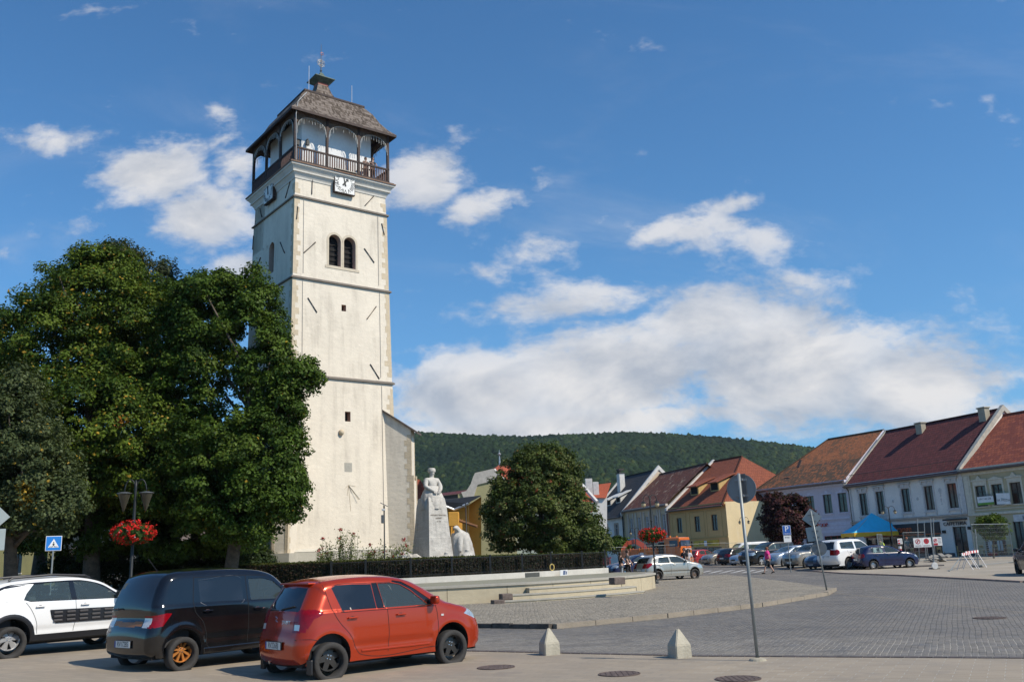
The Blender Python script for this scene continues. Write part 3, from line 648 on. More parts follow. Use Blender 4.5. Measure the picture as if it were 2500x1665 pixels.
# diagonal buttresses
def buttress(sx,sy,L):
    dg=Vector((sx,sy,0)).normalized(); sd_=Vector((-dg.y,dg.x,0)); c=Vector((sx*3.5,sy*3.5,0)); hw=.45
    def q(l,w,z): v=c+dg*l+sd_*w; return TM@Vector((v.x,v.y,z))
    inn=-1.1
    body=MB(); Lt=L-.12; zt_e=9.35; zt_i=10.75
    rows=[(1.0,L+.0),(6.4,L-.02),(6.41,L-.12),(zt_e,Lt-.0)]
    for (za,la),(zb_,lb) in zip(rows[:-1],rows[1:]):
        for w in (-hw,hw):
            f=[q(inn,w,za),q(la,w,za),q(lb,w,zb_),q(inn,w,zb_)]; body.poly(f if w>0 else f[::-1])
        body.poly([q(la,-hw,za),q(la,hw,za),q(lb,hw,zb_),q(lb,-hw,zb_)])
    for w in (-hw,hw): body.poly([q(inn,w,zt_e),q(Lt,w,zt_e),q(inn,w,zt_i)])
    body.build('buttress_wall',M_TW,tw)
    bqs={-1:MB(),1:MB()}; z=1.2; k=0
    while z<9.0:
        hg=random.uniform(.28,.45); La=.40 if k%2 else .24; ll=L-.12 if z>6.4 else L
        for w in (-1,1):
            bq=bqs[w]; M4=Matrix(((dg.x,sd_.x,0,c.x),(dg.y,sd_.y,0,c.y),(0,0,1,0),(0,0,0,1)))
            w0,w1=(w*hw,w*(hw+.008)); bq.box(ll-La,ll+.008,min(w0,w1)-(.05 if w>0 else 0),max(w0,w1)+(.05 if w<0 else 0),z,z+hg-.012,TM@M4)
            bq.box(ll-.05,ll+.008,min(w*hw,w*(hw-.16)),max(w*hw,w*(hw-.16)),z,z+hg-.012,TM@M4)
        z+=hg; k+=1
    for w in (-1,1): bqs[w].build('buttress_quoins',M_QU,tw)
    rf=MB(); e=L+.28; n=(zt_i-zt_e)/(Lt-inn)
    zz=lambda l: zt_e+(Lt-l)*n+.02
    for w0,w1 in ((-hw-.14,hw+.14),):
        A=[q(inn+.35,w0,zz(inn+.35)),q(inn+.35,w1,zz(inn+.35)),q(e,w1,zz(e)),q(e,w0,zz(e))]; up=Vector((0,0,.11)); rf.add([*A,*[a+up for a in A]],[(0,1,2,3)[::-1],(4,5,6,7),(0,1,5,4),(1,2,6,5),(2,3,7,6),(3,0,4,7)])
    rf.build('buttress_roof',plain('buttress_boards',(.10,.075,.06),.8,var=.4,scale=5,bump=.5),tw)
    pl=MB(); M4=Matrix(((dg.x,sd_.x,0,c.x),(dg.y,sd_.y,0,c.y),(0,0,1,0),(0,0,0,1))); pl.box(-.3,L+.16,-hw-.15,hw+.15,.7,2.45,TM@M4); pl.build('buttress_plinth',_mc['grey_plinth'],tw)
buttress(-1,-1,.85); buttress(1,-1,1.05); buttress(-1,1,.9); buttress(1,1,.9)
# balcony
BH=3.27; ZF=25.28
b=MB(); b.box(-3.57,3.57,-3.57,3.57,25.13,25.20,TM); b.build('balcony_floor',plain('floor_edge_boards',(.20,.12,.08),.8,var=.3,scale=4),tw)
b=MB(); b.box(-3.48,3.48,-3.48,3.48,25.20,25.28,TM); b.build('balcony_joists',M_WOOD,tw)
core=2.40
b=MB(); b.box(-core,core,-core,core,25.28,28.9,TM); b.build('upper_wall',plaster('white_upper_wall',(.78,.78,.77),(.5,.45,.4),.15,.9,1.,.1),tw)
def sides(fn):
    for k in range(4): fn(TM@Matrix.Rotation(k*PI/2,4,'Z'),k)
posts=[-BH+.08,-1.08,1.08,BH-.08]
def rail(Mx,k):
    r=MB()
    r.box(-BH,BH,-BH,-BH+.10,26.20,26.30,Mx); r.box(-BH,BH,-BH+.0,-BH+.10,25.36,25.44,Mx); r.build('railing_rail',M_WOOD,tw)
    # balusters: turned boards
    x=-BH+.22; bl=MB(); i=0
    while x<BH-.15:
        near=min(abs(x-p) for p in posts)
        if near>.12: bl.box(x-.035,x+.035,-BH+.03,-BH+.07,25.44,26.20,Mx)
        x+=.155; i+=1
    bl.build('railing_balusters',M_WOODR,tw)
sides(rail)
def postf(Mx,k):
    for j,x in enumerate(posts[:-1]):
        r=MB(); r.bbox(x-.08,x+.08,-BH+.0,-BH+.16,25.28,28.62,.02,Mx); r.build('balcony_post',M_WOOD,tw)
    r=MB()
    # arched braces between the posts
    for a,c in zip(posts[:-1],posts[1:]):
        n=14; cx=(a+c)/2; hw=(c-a)/2-.06
        pts=[]
        for q in range(n+1):
            t=PI*q/n; pts.append((cx-hw*math.cos(t),27.55+.85*math.sin(t)**.8))
        for (x0,z0),(x1,z1) in zip(pts[:-1],pts[1:]):
            yy0,yy1=-BH+.04,-BH+.11
            vs=[Mx@Vector(v) for v in ((x0,yy0,z0),(x1,yy0,z1),(x1,yy0,28.62),(x0,yy0,28.62),(x0,yy1,z0),(x1,yy1,z1),(x1,yy1,28.62),(x0,yy1,28.62))]
            r.add(vs,[(0,1,2,3),(7,6,5,4),(0,4,5,1)])
    r.build('arched_brace',plain('brace_wood',(.10,.062,.04),.8,var=.5,scale=5),tw)
    r=MB(); r.box(-BH,BH,-BH,-BH+.16,28.62,28.80,Mx); r.build('top_plate',M_WOOD,tw)
    # icicle light strings hanging along the arches
    ic=MB(); rr=random.Random(k)
    for a,c in zip(posts[:-1],posts[1:]):
        n=16; cx=(a+c)/2; hw=(c-a)/2-.1
        for q in range(n+1):
            t=PI*q/n; x=cx-hw*math.cos(t); z=27.5+.82*math.sin(t)**.8; L=rr.uniform(.08,.42)
            ic.tube([Mx@Vector((x,-BH-.02,z)),Mx@Vector((x+rr.uniform(-.03,.03),-BH-.02,z-L))],.013,4)
            if q<n:
                t2=PI*(q+1)/n; ic.tube([Mx@Vector((x,-BH-.02,z)),Mx@Vector((cx-hw*math.cos(t2),-BH-.02,27.5+.82*math.sin(t2)**.8))],.012,4)
    ic.build('light_string',plain('dusty_white_wire',(.42,.42,.40),.6),tw)
sides(postf)
# lamps on the upper wall
b=MB()
for Mx,x in ((TM,-2.1),(TM@Matrix.Rotation(3*PI/2,4,'Z'),2.3)):
    b.box(x-.04,x+.04,-core-.28,-core,27.2,27.26,Mx); b.box(x-.09,x+.09,-core-.30,-core-.12,26.85,27.15,Mx)
b.build('wall_lantern',IRON,tw)
# roof: bell-cast eaves, straight slope, steep neck
EA=3.62
def frust(mb,h0,z0,h1,z1,uvs=0.0):
    A=[(-1,-1),(1,-1),(1,1),(-1,1)]; sl=math.hypot(h0-h1,z1-z0)
    for i in range(4):
        x0,y0=A[i]; x1,y1=A[(i+1)%4]
        mb.quad(T(x0*h0,y0*h0,z0),T(x1*h0,y1*h0,z0),T(x1*h1,y1*h1,z1),T(x0*h1,y0*h1,z1),uv=[(-h0,uvs),(h0,uvs),(h1,uvs+sl),(-h1,uvs+sl)])
    return uvs+sl
ZE=28.62
b=MB(); u=0
for (h0,z0,h1,z1) in ((EA,ZE,3.25,28.98),(3.25,28.98,2.85,29.55),(2.85,29.55,2.5,30.25),(2.5,30.25,2.0,30.9)): u=frust(b,h0,z0,h1,z1,u)
b.build('roof_shingles',M_SHING,tw)
b=MB(); u=0
for (h0,z0,h1,z1) in ((2.12,30.92,1.3,31.1),(1.3,31.1,.80,31.5),(.80,31.5,.52,32.1),(.52,32.1,.36,32.62)): u=frust(b,h0,z0,h1,z1,u)
b.build('roof_neck',M_SHING,tw)
b=MB(); A=[(-1,-1),(1,-1),(1,1),(-1,1)]
for i in range(4):
    (x0,y0),(x1,y1)=A[i],A[(i+1)%4]
    b.quad(T(x0*EA,y0*EA,ZE-.16),T(x1*EA,y1*EA,ZE-.16),T(x1*EA,y1*EA,ZE),T(x0*EA,y0*EA,ZE))
    b.quad(T(x1*EA,y1*EA,ZE-.16),T(x0*EA,y0*EA,ZE-.16),T(x0*3.2,y0*3.2,ZE+.06),T(x1*3.2,y1*3.2,ZE+.06))
    b.quad(T(x0*2.12,y0*2.12,30.80),T(x1*2.12,y1*2.12,30.80),T(x1*2.12,y1*2.12,30.92),T(x0*2.12,y0*2.12,30.92))
b.build('eaves_board',M_WOOD,tw)
def sq(mb,h0,z0,h1,z1): frust(mb,h0,z0,h1,z1)
b=MB(); sq(b,.36,32.62,.34,32.78); b.build('neck_collar',plain('collar_red',(.30,.09,.06),.8),tw)
b=MB(); sq(b,.34,32.78,.70,33.04); sq(b,.70,33.04,.70,33.09); sq(b,.70,33.09,.25,33.3); sq(b,.25,33.3,.08,33.66); b.build('lantern_cap',plain('green_copper_dark',(.07,.10,.08),.6,.3,.4,5),tw)
b=MB(); c=T(0,0,0); b.tube([(c.x,c.y,33.55),(c.x,c.y,35.8)],[.04,.015],6); b.lathe([(.001,33.72),(.09,33.82),(.001,33.92)],(c.x,c.y,0),10)
zc=34.4
for k in range(10):
    a=2*PI*k/10; v=tR*math.cos(a)+Vector((0,0,1))*math.sin(a); p0=Vector((c.x,c.y,zc)); b.tube([p0+v*.08,p0+v*.34],[.02,.010],5)
for rr_ in (.13,.24): b.tube([Vector((c.x,c.y,zc))+(tR*math.cos(2*PI*k/16)+Vector((0,0,1))*math.sin(2*PI*k/16))*rr_ for k in range(17)],.016,5)
b.build('finial',plain('finial_iron',(.20,.19,.17),.5,.7),tw)
b=MB(); 
b.tube([(c.x-.0,c.y,35.0),(c.x+.16,c.y,35.0)],.02,5); b.tube([Vector((c.x+.06,c.y,35.1))+(tR*math.cos(2*PI*k/12)+Vector((0,0,1))*math.sin(2*PI*k/12))*.09 for k in range(13)],.018,5); b.build('weather_vane',plain('vane_red',(.35,.15,.12),.5,.5),tw)
b=MB(); b.tube([T(-1.6,-1.6,31),T(-1.6,-1.6,32.9)],.022,5); b.tube([T(1.5,-1.5,30.9),T(1.5,-1.5,32.5)],.025,5); b.build('lightning_rod',plain('pale_rod',(.6,.6,.6),.4,.5),tw)
b=MB(); b.tube([T(-2.2,-2.6,30.4),T(-3.1,-3.35,29.2),T(-3.3,-3.55,28.2),T(-3.2,-3.42,26.6),T(-3.2,-3.42,25.3)],.025,5); b.build('cable',plain('grey_cable',(.35,.35,.34),.6),tw)
# clocks
def clock(side,cx,cz,s,hm,black=False):
    Mx=TM@Matrix.Rotation(side*PI/2,4,'Z'); d=-3.24
    f=MB(); f.box(cx-s-.045,cx+s+.045,d-.11,d+.1,cz-s-.045,cz+s+.045,Mx); cf=f.build('clock_frame',M_WOOD,tw)
    f=MB(); f.box(cx-s,cx+s,d-.13,d-.1001,cz-s,cz+s,Mx); face=f.build('clock_face',plain('clock_white',(.72,.71,.68),.6,var=.06,scale=3),tw)
    n=MB()
    romans=['XII','I','II','III','IIII','V','VI','VII','VIII','IX','X','XI']; r=s*.80
    outw=(Mx.to_3x3()@Vector((0,-1,0))); xr=(Mx.to_3x3()@Vector((1,0,0)))
    for k in range(12):
        a=k*PI/6; px_,pz=cx+r*math.sin(a)*1.02,cz+r*math.cos(a)*1.02
        radial=(xr*math.sin(a)+Vector((0,0,1))*math.cos(a)); tang=radial.cross(outw)*-1
        fr=frame(Mx@Vector((px_,d-.135,pz)),radial.cross(outw),radial)
        text(romans[k],.36,IRON,face,fr,'numeral',.004,sx=.9)
    h=MB()
    for (ang,L,w) in ((hm[0],s*.55,.055),(hm[1],s*.85,.035)):
        rad=Vector((math.sin(ang),0,math.cos(ang))); tg=Vector((rad.z,0,-rad.x)); o=Vector((cx,d-.16,cz))
        pts=[o-rad*.22+tg*.05,o-rad*.22-tg*.05,o+rad*L*.6-tg*w*.6,o+rad*L*.7-tg*w*2,o+rad*L,o+rad*L*.7+tg*w*2,o+rad*L*.6+tg*w*.6]
        h.prism([Mx@p for p in pts],outw*-.02)
    h.build('clock_hands',IRON,face)
    if side==0:
        f=MB(); f.box(cx-s-.1,cx+s+.1,d-.30,d-.02,cz+s+.08,cz+s+.13,Mx); f.build('clock_hood',plain('clock_hood_grey',(.33,.30,.25),.8),tw)
clock(0,clockF[0],clockF[1]+.05,.66,(math.radians(38),math.radians(-12)))
clock(3,-.3,clockF[1]+.05,.66,(math.radians(-6),math.radians(-16)))
# iron wall ties: long bars lying at angles on the plaster
def ties(side,lst):
    Mx=TM@Matrix.Rotation(side*PI/2,4,'Z')
    for (x0,y0,x1,y1) in lst:
        b=MB()
        if side==0: P=px_front(x0,y0); Q=px_front(x1,y1)
        else:
            h=onpl(x0,y0,TC+tL*3.15,tL); P=(-(h-TC).dot(-tF),h.z); h=onpl(x1,y1,TC+tL*3.15,tL); Q=(-(h-TC).dot(-tF),h.z)
        b.tube([Mx@Vector((P[0],-half(P[1])-.03,P[1])),Mx@Vector(((P[0]+Q[0])/2,-half(P[1])-.045,(P[1]+Q[1])/2)),Mx@Vector((Q[0],-half(Q[1])-.03,Q[1]))],[.034,.022,.034],6)
        b.build('iron_tie',plain('rusty_tie',(.06,.05,.045),.7,.3),tw)
ties(0,[(764,433,762,474),(892,502,914,478),(741,618,770,592),(889,607,913,642),(750,728,772,764),(894,780,917,749),(901,890,923,926),(932,546,938,574),(727,505,724,535)])
ties(3,[(706,443,695,484),(632,509,638,530),(637,629,626,663),(685,592,696,618),(694,735,686,770),(619,576,617,610)])
# small stone ball, patch, painted sundial
c=px_front(828,1057); b=MB(); b.lathe([(.001,-.17),(.10,-.14),(.16,-.02),(.14,.10),(.06,.16),(.001,.17)],T(c[0],-half(c[1])-.08,c[1]),14); b.build('stone_ball',M_QU,tw,True)
c=px_front(845,1142); b=MB(); b.box(c[0]-.24,c[0]+.24,-half(c[1])-.006,-half(c[1])+.05,c[1]-.26,c[1]+.26,TM); b.build('wall_patch',plaster('grey_patch',(.40,.38,.33),(.3,.3,.25),.3,.9,3.,.3),tw)
sdl=MB(); A_=px_front(845,1185); 
for (px,py) in ((850,1248),(870,1220),(842,1210),(852,1205),(835,1195),(862,1188)):
    B_=px_front(px,py); sdl.tube([T(A_[0],-half(A_[1])-.012,A_[1]),T(B_[0],-half(B_[1])-.012,B_[1])],.007,4)
sdl.build('sundial_lines',plain('sundial_brown',(.42,.33,.2),.8),tw)
B_=px_front(870,1220); MB().tube([T(A_[0],-half(A_[1]),A_[1]),T(B_[0]-.05,-half(B_[1])-.2,B_[1])],.012,5).build('sundial_gnomon',IRON,tw)
# conductor lines down both edges of the front
for x in (-2.62,2.55):
    b=MB(); b.tube([T(x,-half(z)-.03,z) for z in (4.,12.1)],.012,4); b.tube([T(x*.985,-half(z)-.03,z) for z in (12.6,18.0)],.012,4); b.tube([T(x*.97,-half(z)-.03,z) for z in (18.4,23.)],.012,4); b.build('conductor',plain('conductor_grey',(.33,.30,.26),.6),tw)
# ---------------------------------------------------------------- hill with forest
def hill():
    ridge=[(-400,1000),(300,1050),(1019,1049),(1168,1056),(1274,1060),(1380,1054),(1529,1049),(1656,1053),(1805,1065),(2007,1088),(2150,1115),(2300,1160),(2500,1215),(2900,1290)]
    def hz(u):       # height of the ridge line at distance 1150, u = x/y
        return np.interp(u,[r[0] for r in rr],[r[1] for r in rr])
    rr=[]
    for px,py in ridge:
        d=ray(px,py); k=1150/d.y; rr.append((d.x/d.y,CH+d.z*k))
    rr.sort(); du=.0014; us=np.arange(-.80,.85,du); nY=520; ys=np.linspace(420,1290,nY)
    U,Y=np.meshgrid(us,ys); X=U*Y
    H=hz(U); t=np.clip((Y-420)/730,0,1); prof=np.where(Y<1150,t**1.2,1-((Y-1150)/500)**1.5*.6)
    # spurs and gullies
    z=H*prof*(1+(.10*np.sin(X/95+1.3)+.06*np.sin(X/41+Y/130))*np.sin(PI*np.clip(t,0,1)))-6*(1-t)-7
    # crowns: nearest of jittered points in a grid of 8 m
    cs=6.4; rng=np.random.default_rng(3); gi=np.floor(X/cs).astype(int); gj=np.floor(Y/cs).astype(int)
    def hsh(a,b,k): v=np.sin(a*127.1+b*311.7+k*74.7)*43758.5453; return v-np.floor(v)
    best=np.full(X.shape,1e9); cid=np.zeros(X.shape); rad=np.zeros(X.shape)
    for di in (-1,0,1):
        for dj in (-1,0,1):
            a,b=gi+di,gj+dj; cx=(a+.5+.8*(hsh(a,b,1)-.5))*cs; cy=(b+.5+.8*(hsh(a,b,2)-.5))*cs; d=np.hypot(X-cx,Y-cy); m=d<best; best=np.where(m,d,best); cid=np.where(m,hsh(a,b,3),cid); rad=np.where(m,hsh(a,b,4),rad)
    dome=np.sqrt(np.clip(1-(best/(cs*.68))**2,0,1)); z=z+dome*(2.6+3.0*rad)+rng.normal(0,.8,X.shape)
    patch=np.clip((np.sin(X/60+2*np.sin(Y/80))*.5+.5)*.6+(np.sin(X/23+1.7*np.sin(Y/37))*.5+.5)*.5,0,1)
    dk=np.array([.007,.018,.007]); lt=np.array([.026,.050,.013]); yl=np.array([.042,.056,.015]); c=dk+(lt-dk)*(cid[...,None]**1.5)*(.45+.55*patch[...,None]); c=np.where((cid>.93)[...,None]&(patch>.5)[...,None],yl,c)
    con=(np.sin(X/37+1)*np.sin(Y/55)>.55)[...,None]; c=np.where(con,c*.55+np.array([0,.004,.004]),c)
    n0,n1=X.shape; idx=np.arange(n0*n1).reshape(n0,n1); Fq=np.stack([idx[:-1,:-1],idx[:-1,1:],idx[1:,1:],idx[1:,:-1]],-1).reshape(-1,4)
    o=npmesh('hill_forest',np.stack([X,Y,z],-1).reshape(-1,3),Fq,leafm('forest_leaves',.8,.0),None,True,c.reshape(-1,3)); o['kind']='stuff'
hill()
# ---------------------------------------------------------------- houses
T_OLD=rooftile('old_mixed_tiles',(.40,.15,.065),(.30,.11,.05),(.17,.09,.05),.2,.33,.5,1.0,moss=(.085,.065,.045),c3t=1.75)
T_WINE=rooftile('wine_red_tiles',(.155,.045,.042),(.10,.032,.032),None,.30,.36,.5,1.0)
T_ORG=rooftile('orange_red_tiles',(.33,.095,.055),(.27,.075,.045),(.20,.055,.04),.28,.34,.5,1.0)
T_BRN=rooftile('red_brown_tiles',(.28,.085,.045),(.22,.068,.04),None,.26,.32,.5,.9)
T_MOT=rooftile('mottled_old_tiles',(.17,.06,.04),(.10,.045,.035),(.38,.28,.20),.26,.36,.6,1.0,c3t=2.0)
T_GREY=rooftile('dark_grey_slates',(.045,.047,.052),(.06,.06,.066),None,.3,.35,.5,.4)
T_RED=rooftile('bright_red_tiles',(.42,.10,.05),(.36,.085,.04),None,.28,.33,.5,.8)
G_WIN=darkglass('window_glass',(.02,.022,.025),.05); F_DARK=plain('dark_window_frame',(.06,.045,.035),.6); F_WHITE=plain('white_window_frame',(.6,.58,.55),.6)
GUT=plain('gutter_metal',(.12,.10,.09),.5,.4)
class House:
    def __init__(s,name,A,B,label,depth=None,cat='house'):
        s.A=Vector((A.x,A.y,0)); s.B=Vector((B.x,B.y,0)); s.L=(s.B-s.A).length; s.u=(s.B-s.A).normalized(); s.n=Vector((s.u.y,-s.u.x,0)); s.inn=-s.n
        s.root=empty(name,s.A.copy(),label,cat); s.holes=[]
        s.M=Matrix(((s.u.x,s.inn.x,0,s.A.x),(s.u.y,s.inn.y,0,s.A.y),(0,0,1,0),(0,0,0,1)))   # local x along, y inward
    def px(s,px,py):
        h=onpl(px,py,s.A,s.n); return ((h-s.A).dot(s.u),h.z)
    def wall(s,mt,z1,z0=0.,ins=.18):
        b=MB(); r=MB(); hs=s.holes; us=sorted({0,s.L}|{h[0] for h in hs}|{h[1] for h in hs}); zs=sorted({z0,z1}|{h[2] for h in hs}|{h[3] for h in hs}); M=s.M
        for i in range(len(us)-1):
            for j in range(len(zs)-1):
                uc,zc=(us[i]+us[i+1])/2,(zs[j]+zs[j+1])/2
                if any(h[0]<uc<h[1] and h[2]<zc<h[3] for h in hs): continue
                b.quad(*(M@Vector(v) for v in ((us[i],0,zs[j]),(us[i+1],0,zs[j]),(us[i+1],0,zs[j+1]),(us[i],0,zs[j+1]))))
        for h in hs:
            a,c,d,e=h[:4]
            for p,q in (((a,d),(c,d)),((c,d),(c,e)),((c,e),(a,e)),((a,e),(a,d))):
                b.quad(*(M@Vector(v) for v in ((q[0],0,q[1]),(p[0],0,p[1]),(p[0],ins,p[1]),(q[0],ins,q[1]))))
        s.bw=b; s.mt=mt; return b
    def gable(s,u,w,zE,zR,z0=0.,full=True):
        p=[(u,0,z0),(u,2*w,z0),(u,2*w,zE),(u,w,zR),(u,0,zE)]; s.bw.poly([s.M@Vector(v) for v in p])
    def finish(s): return s.bw.build('wall',s.mt,s.root)
    def window(s,h,frame=None,glass=None,mull=1,trans=(.33,),ins=.14,name='window',sill=None,curtain=None,lbl=None):
        frame=frame or F_DARK; glass=glass or G_WIN; s.holes.append(h); a,c,d,e=h; M=s.M; f=.055; b=MB()
        b.box(a,c,ins-.04,ins+.02,d,d+f,M).box(a,c,ins-.04,ins+.02,e-f,e,M).box(a,a+f,ins-.04,ins+.02,d+f,e-f,M).box(c-f,c,ins-.04,ins+.02,d+f,e-f,M)
        for k in range(mull): x=a+(c-a)*(k+1)/(mull+1); b.box(x-.03,x+.03,ins-.045,ins+.02,d+f,e-f,M)
        for t in trans: z=e-(e-d)*t; b.box(a+f,c-f,ins-.043,ins+.02,z-.025,z+.025,M)
        o=b.build(name,frame,s.root); g=MB(); g.quad(*(M@Vector(v) for v in ((a,ins+.01,d),(c,ins+.01,d),(c,ins+.01,e),(a,ins+.01,e)))); g.build('pane',glass,o)
        if curtain:
            g=MB(); g.box(a+f,a+f+(c-a)*.24,ins-.004,ins+.006,d+f,e-f,M); g.box(c-f-(c-a)*.24,c-f,ins-.004,ins+.006,d+f,e-f,M); g.build('curtain',curtain,o)
        if sill is not None:
            g=MB(); g.box(a-.08,c+.08,-.09,.06,d-.09,d-.003,M); g.build('sill',sill,o)
        return o
    def box(s,name,mt,*bx,b=0):
        m=MB()
        for q in bx: m.box(*q,M=s.M)
        return m.build(name,mt,s.root)
    def roof(s,mt,w,zE,zR,ov=.35,hipL=0,hipR=0,eL=0.,eR=0.,back=True,th=.12):
        M=s.M; sl=(zR-zE)/w; ze=zE-ov*sl; L=s.L; b=MB(); SL=math.hypot(w+ov,zR-ze)
        f=[(-eL,-ov,ze),(L+eR,-ov,ze),(L+eR-hipR,w,zR),(-eL+hipL,w,zR)]; U=[(-eL,0),(L+eR,0),(L+eR-hipR,SL),(-eL+hipL,SL)]
        b.quad(*(M@Vector(v) for v in f),uv=U)
        g=[(L+eR,2*w+ov,ze),(-eL,2*w+ov,ze),(-eL+hipL,w,zR),(L+eR-hipR,w,zR)]; b.quad(*(M@Vector(v) for v in g),uv=[(0,0),(L,0),(L-hipL,SL),(hipR,SL)])
        if hipL: b.add([M@Vector(v) for v in ((-eL,2*w+ov,ze),(-eL,-ov,ze),(-eL+hipL,w,zR))],[(0,1,2)],[[(0,0),(2*w,0),(w,SL)]])
        if hipR: b.add([M@Vector(v) for v in ((L+eR,-ov,ze),(L+eR,2*w+ov,ze),(L+eR-hipR,w,zR))],[(0,1,2)],[[(0,0),(2*w,0),(w,SL)]])
        r=b.build('roof',mt,s.root); e=MB(); e.box(-eL,L+eR,-ov-.02,-ov+.0,ze-.16,ze-.02,M); e.quad(*(M@Vector(v) for v in ((-eL,-ov,ze-.03),(-eL,.02,zE-.05),(L+eR,.02,zE-.05),(L+eR,-ov,ze-.03)))); e.tube([M@Vector((-eL,-ov-.09,ze-.05)),M@Vector((L+eR,-ov-.09,ze-.05))],.075,8); e.build('gutter',GUT,r)
        rg=MB(); rg.tube([M@Vector((-eL+hipL,w,zR+.02)),M@Vector((L+eR-hipR,w,zR+.02))],.10,6); 
        if hipL: rg.tube([M@Vector((-eL,-ov,ze+.02)),M@Vector((-eL+hipL,w,zR+.02))],.09,6)
        if hipR: rg.tube([M@Vector((L+eR,-ov,ze+.02)),M@Vector((L+eR-hipR,w,zR+.02))],.09,6)
        rg.build('ridge_tiles',mt,r); s.zR=zR;s.zE=zE;s.w=w; return r
    def parapet(s,u,mt,w,zE,zR,wd=.35,up=.30,ov=.35):
        sl=(zR-zE)/w; M=s.M; b=MB(); P=[(-ov-.1,zE-(ov+.1)*sl),(w,zR),(2*w+ov,zE-ov*sl)]
        vs=[]; 
        for (y,z) in P: vs+=[(u-wd/2,y,z-.35),(u+wd/2,y,z-.35),(u+wd/2,y,z+up),(u-wd/2,y,z+up)]
        fs=[]
        for i in range(2):
            for k in range(4): fs.append((i*4+k,i*4+(k+1)%4,(i+1)*4+(k+1)%4,(i+1)*4+k))
        fs+=[(3,2,1,0),(8,9,10,11)]; b.add([M@Vector(v) for v in vs],fs); return b.build('gable_parapet',mt,s.root)
    def chimney(s,u,y,z0,z1,wd,dp,mt,cap=None):
        b=MB(); b.bbox(u-wd/2,u+wd/2,y-dp/2,y+dp/2,z0,z1,.02,s.M); o=b.build('chimney',mt,s.root)
        c=MB(); c.bbox(u-wd/2-.08,u+wd/2+.08,y-dp/2-.08,y+dp/2+.08,z1+.003,z1+.12,.02,s.M); c.build('chimney_cap',cap or mt,o); return o
def mould(h,hd,mt,hood=True,w=.16,ear=False):
    a,c,d,e=hd; M=h.M; b=MB()
    b.box(a-w,a-.01,-.05,.02,d-.1,e+w*.6,M).box(c+.01,c+w,-.05,.02,d-.1,e+w*.6,M).box(a-.01,c+.01,-.05,.02,e+.01,e+w*.6,M).box(a-w-.08,c+w+.08,-.10,.02,d-.22,d-.101,M)
    b.box(a-w,a-.01,-.07,.02,d-.62,d-.23,M).box(c+.01,c+w,-.07,.02,d-.62,d-.23,M)
    if hood:
        b.box(a-w-.14,c+w+.14,-.22,.02,e+.42,e+.50,M).box(a-w-.06,c+w+.06,-.13,.02,e+.50,e+.56,M).box(a-w,c+w,-.06,.02,e+w*.6+.01,e+.41,M)
        for x in (a-w,(a+c)/2-.07,c+w-.14): b.box(x,x+.14,-.16,-.061,e+.16,e+.419,M)
    b.build('window_moulding',mt,h.root)
def rect(h,x0,y0,x1,y1):
    p=h.px(x0,y0); q=h.px(x1,y1); a=sorted((p[0],q[0])); z=sorted((p[1],q[1])); return (a[0],a[1],z[0],z[1])
def Z4(x,y): return (2050+x/3.4844,980+y/3.4844)
def Z3(x,y): return (1750+x/3.646,1000+y/3.646)
def Z2(x,y): return (1400+x/4.238,1080+y/4.238)
def Zr(x,y): return (2180+x/6.272,1180+y/6.272)
def R4(h,x0,y0,x1,y1,Z=Z4): return rect(h,*Z(x0,y0),*Z(x1,y1))
# ---- white house with the wine-red roof
pA,pB=at(2067,1178,7.7),at(2347,1141,7.7)
PW=plaster('white_facade',(.82,.78,.72),(.40,.38,.36),.4,.9,.8,.15); PM=plain('pale_stucco_trim',(.56,.54,.52),.85,var=.15,scale=4)
h=House('white_shop_house',pA,pB,'white two-storey house with dark wine-red tiled roof and five tall framed windows'); WH=h
wins=[R4(h,*r) for r in ((165,758,240,955),(303,740,388,945),(518,712,608,920),(713,688,805,903),(908,668,1008,884))]
wins=[(a,c,wins[2][2]-.0,wins[2][3]) for (a,c,d,e) in wins]; wd=1.08
wins=[((a+c)/2-wd/2,(a+c)/2+wd/2,4.38,6.48) for (a,c,d,e) in wins]
for k,r in enumerate(wins): h.window(r,F_DARK,darkglass('window_glass_warm',(.05,.025,.02),.08) if k>=3 else G_WIN,1,(.30,),sill=PM); mould(h,r,PM)
s0=h.px(*Z4(430,1015)); s1=h.px(*Z4(835,985)); sh=(h.px(*Z4(60,1100))[0],s1[0],.35,3.45)
sh=(1.7,s1[0],.30,3.35); h.window((sh[0],sh[1],.30,2.25),F_DARK,G_WIN,5,(),name='shop_window'); 
h.box('shop_fascia',plain('black_fascia',(.02,.018,.018),.4),(sh[0]-.1,sh[1]+.1,-.10,-.004,2.35,3.3)); h.box('fascia_stripe',plain('orange_strip',(.45,.08,.02),.5),(sh[0]-.1,sh[1]+.1,-.12,-.003,2.26,2.33))
c=h.px(*Zr(130,610)); text('Orange',.85,plain('orange_letters',(.50,.10,.02),.5),h.root,frame(h.M@Vector((c[0],-.11,2.82)),h.u,(0,0,1)),'shop_lettering',.02)
dr=(h.px(*Zr(900,640))[0],h.px(*Zr(1110,640))[0],.12,2.8); h.window(dr,F_DARK,G_WIN,1,(.25,),name='door')
c=h.px(*Zr(950,590)); text('CAFFETERIA',.42,plain('dark_sign_letters',(.06,.05,.05),.6),h.root,frame(h.M@Vector((c[0],-.06,3.05)),h.u,(0,0,1)),'door_lettering',.02,sx=1.1)
h.box('door_hood',plain('dark_hood',(.05,.045,.045),.8),(dr[0]-.5,dr[1]+.3,-.45,-.003,3.34,3.48)); 
h.box('wall_lamp',IRON,(dr[0]-1.0,dr[0]-.75,-.2,-.003,2.3,2.55),(dr[1]+.35,dr[1]+.6,-.2,-.003,2.5,2.75))
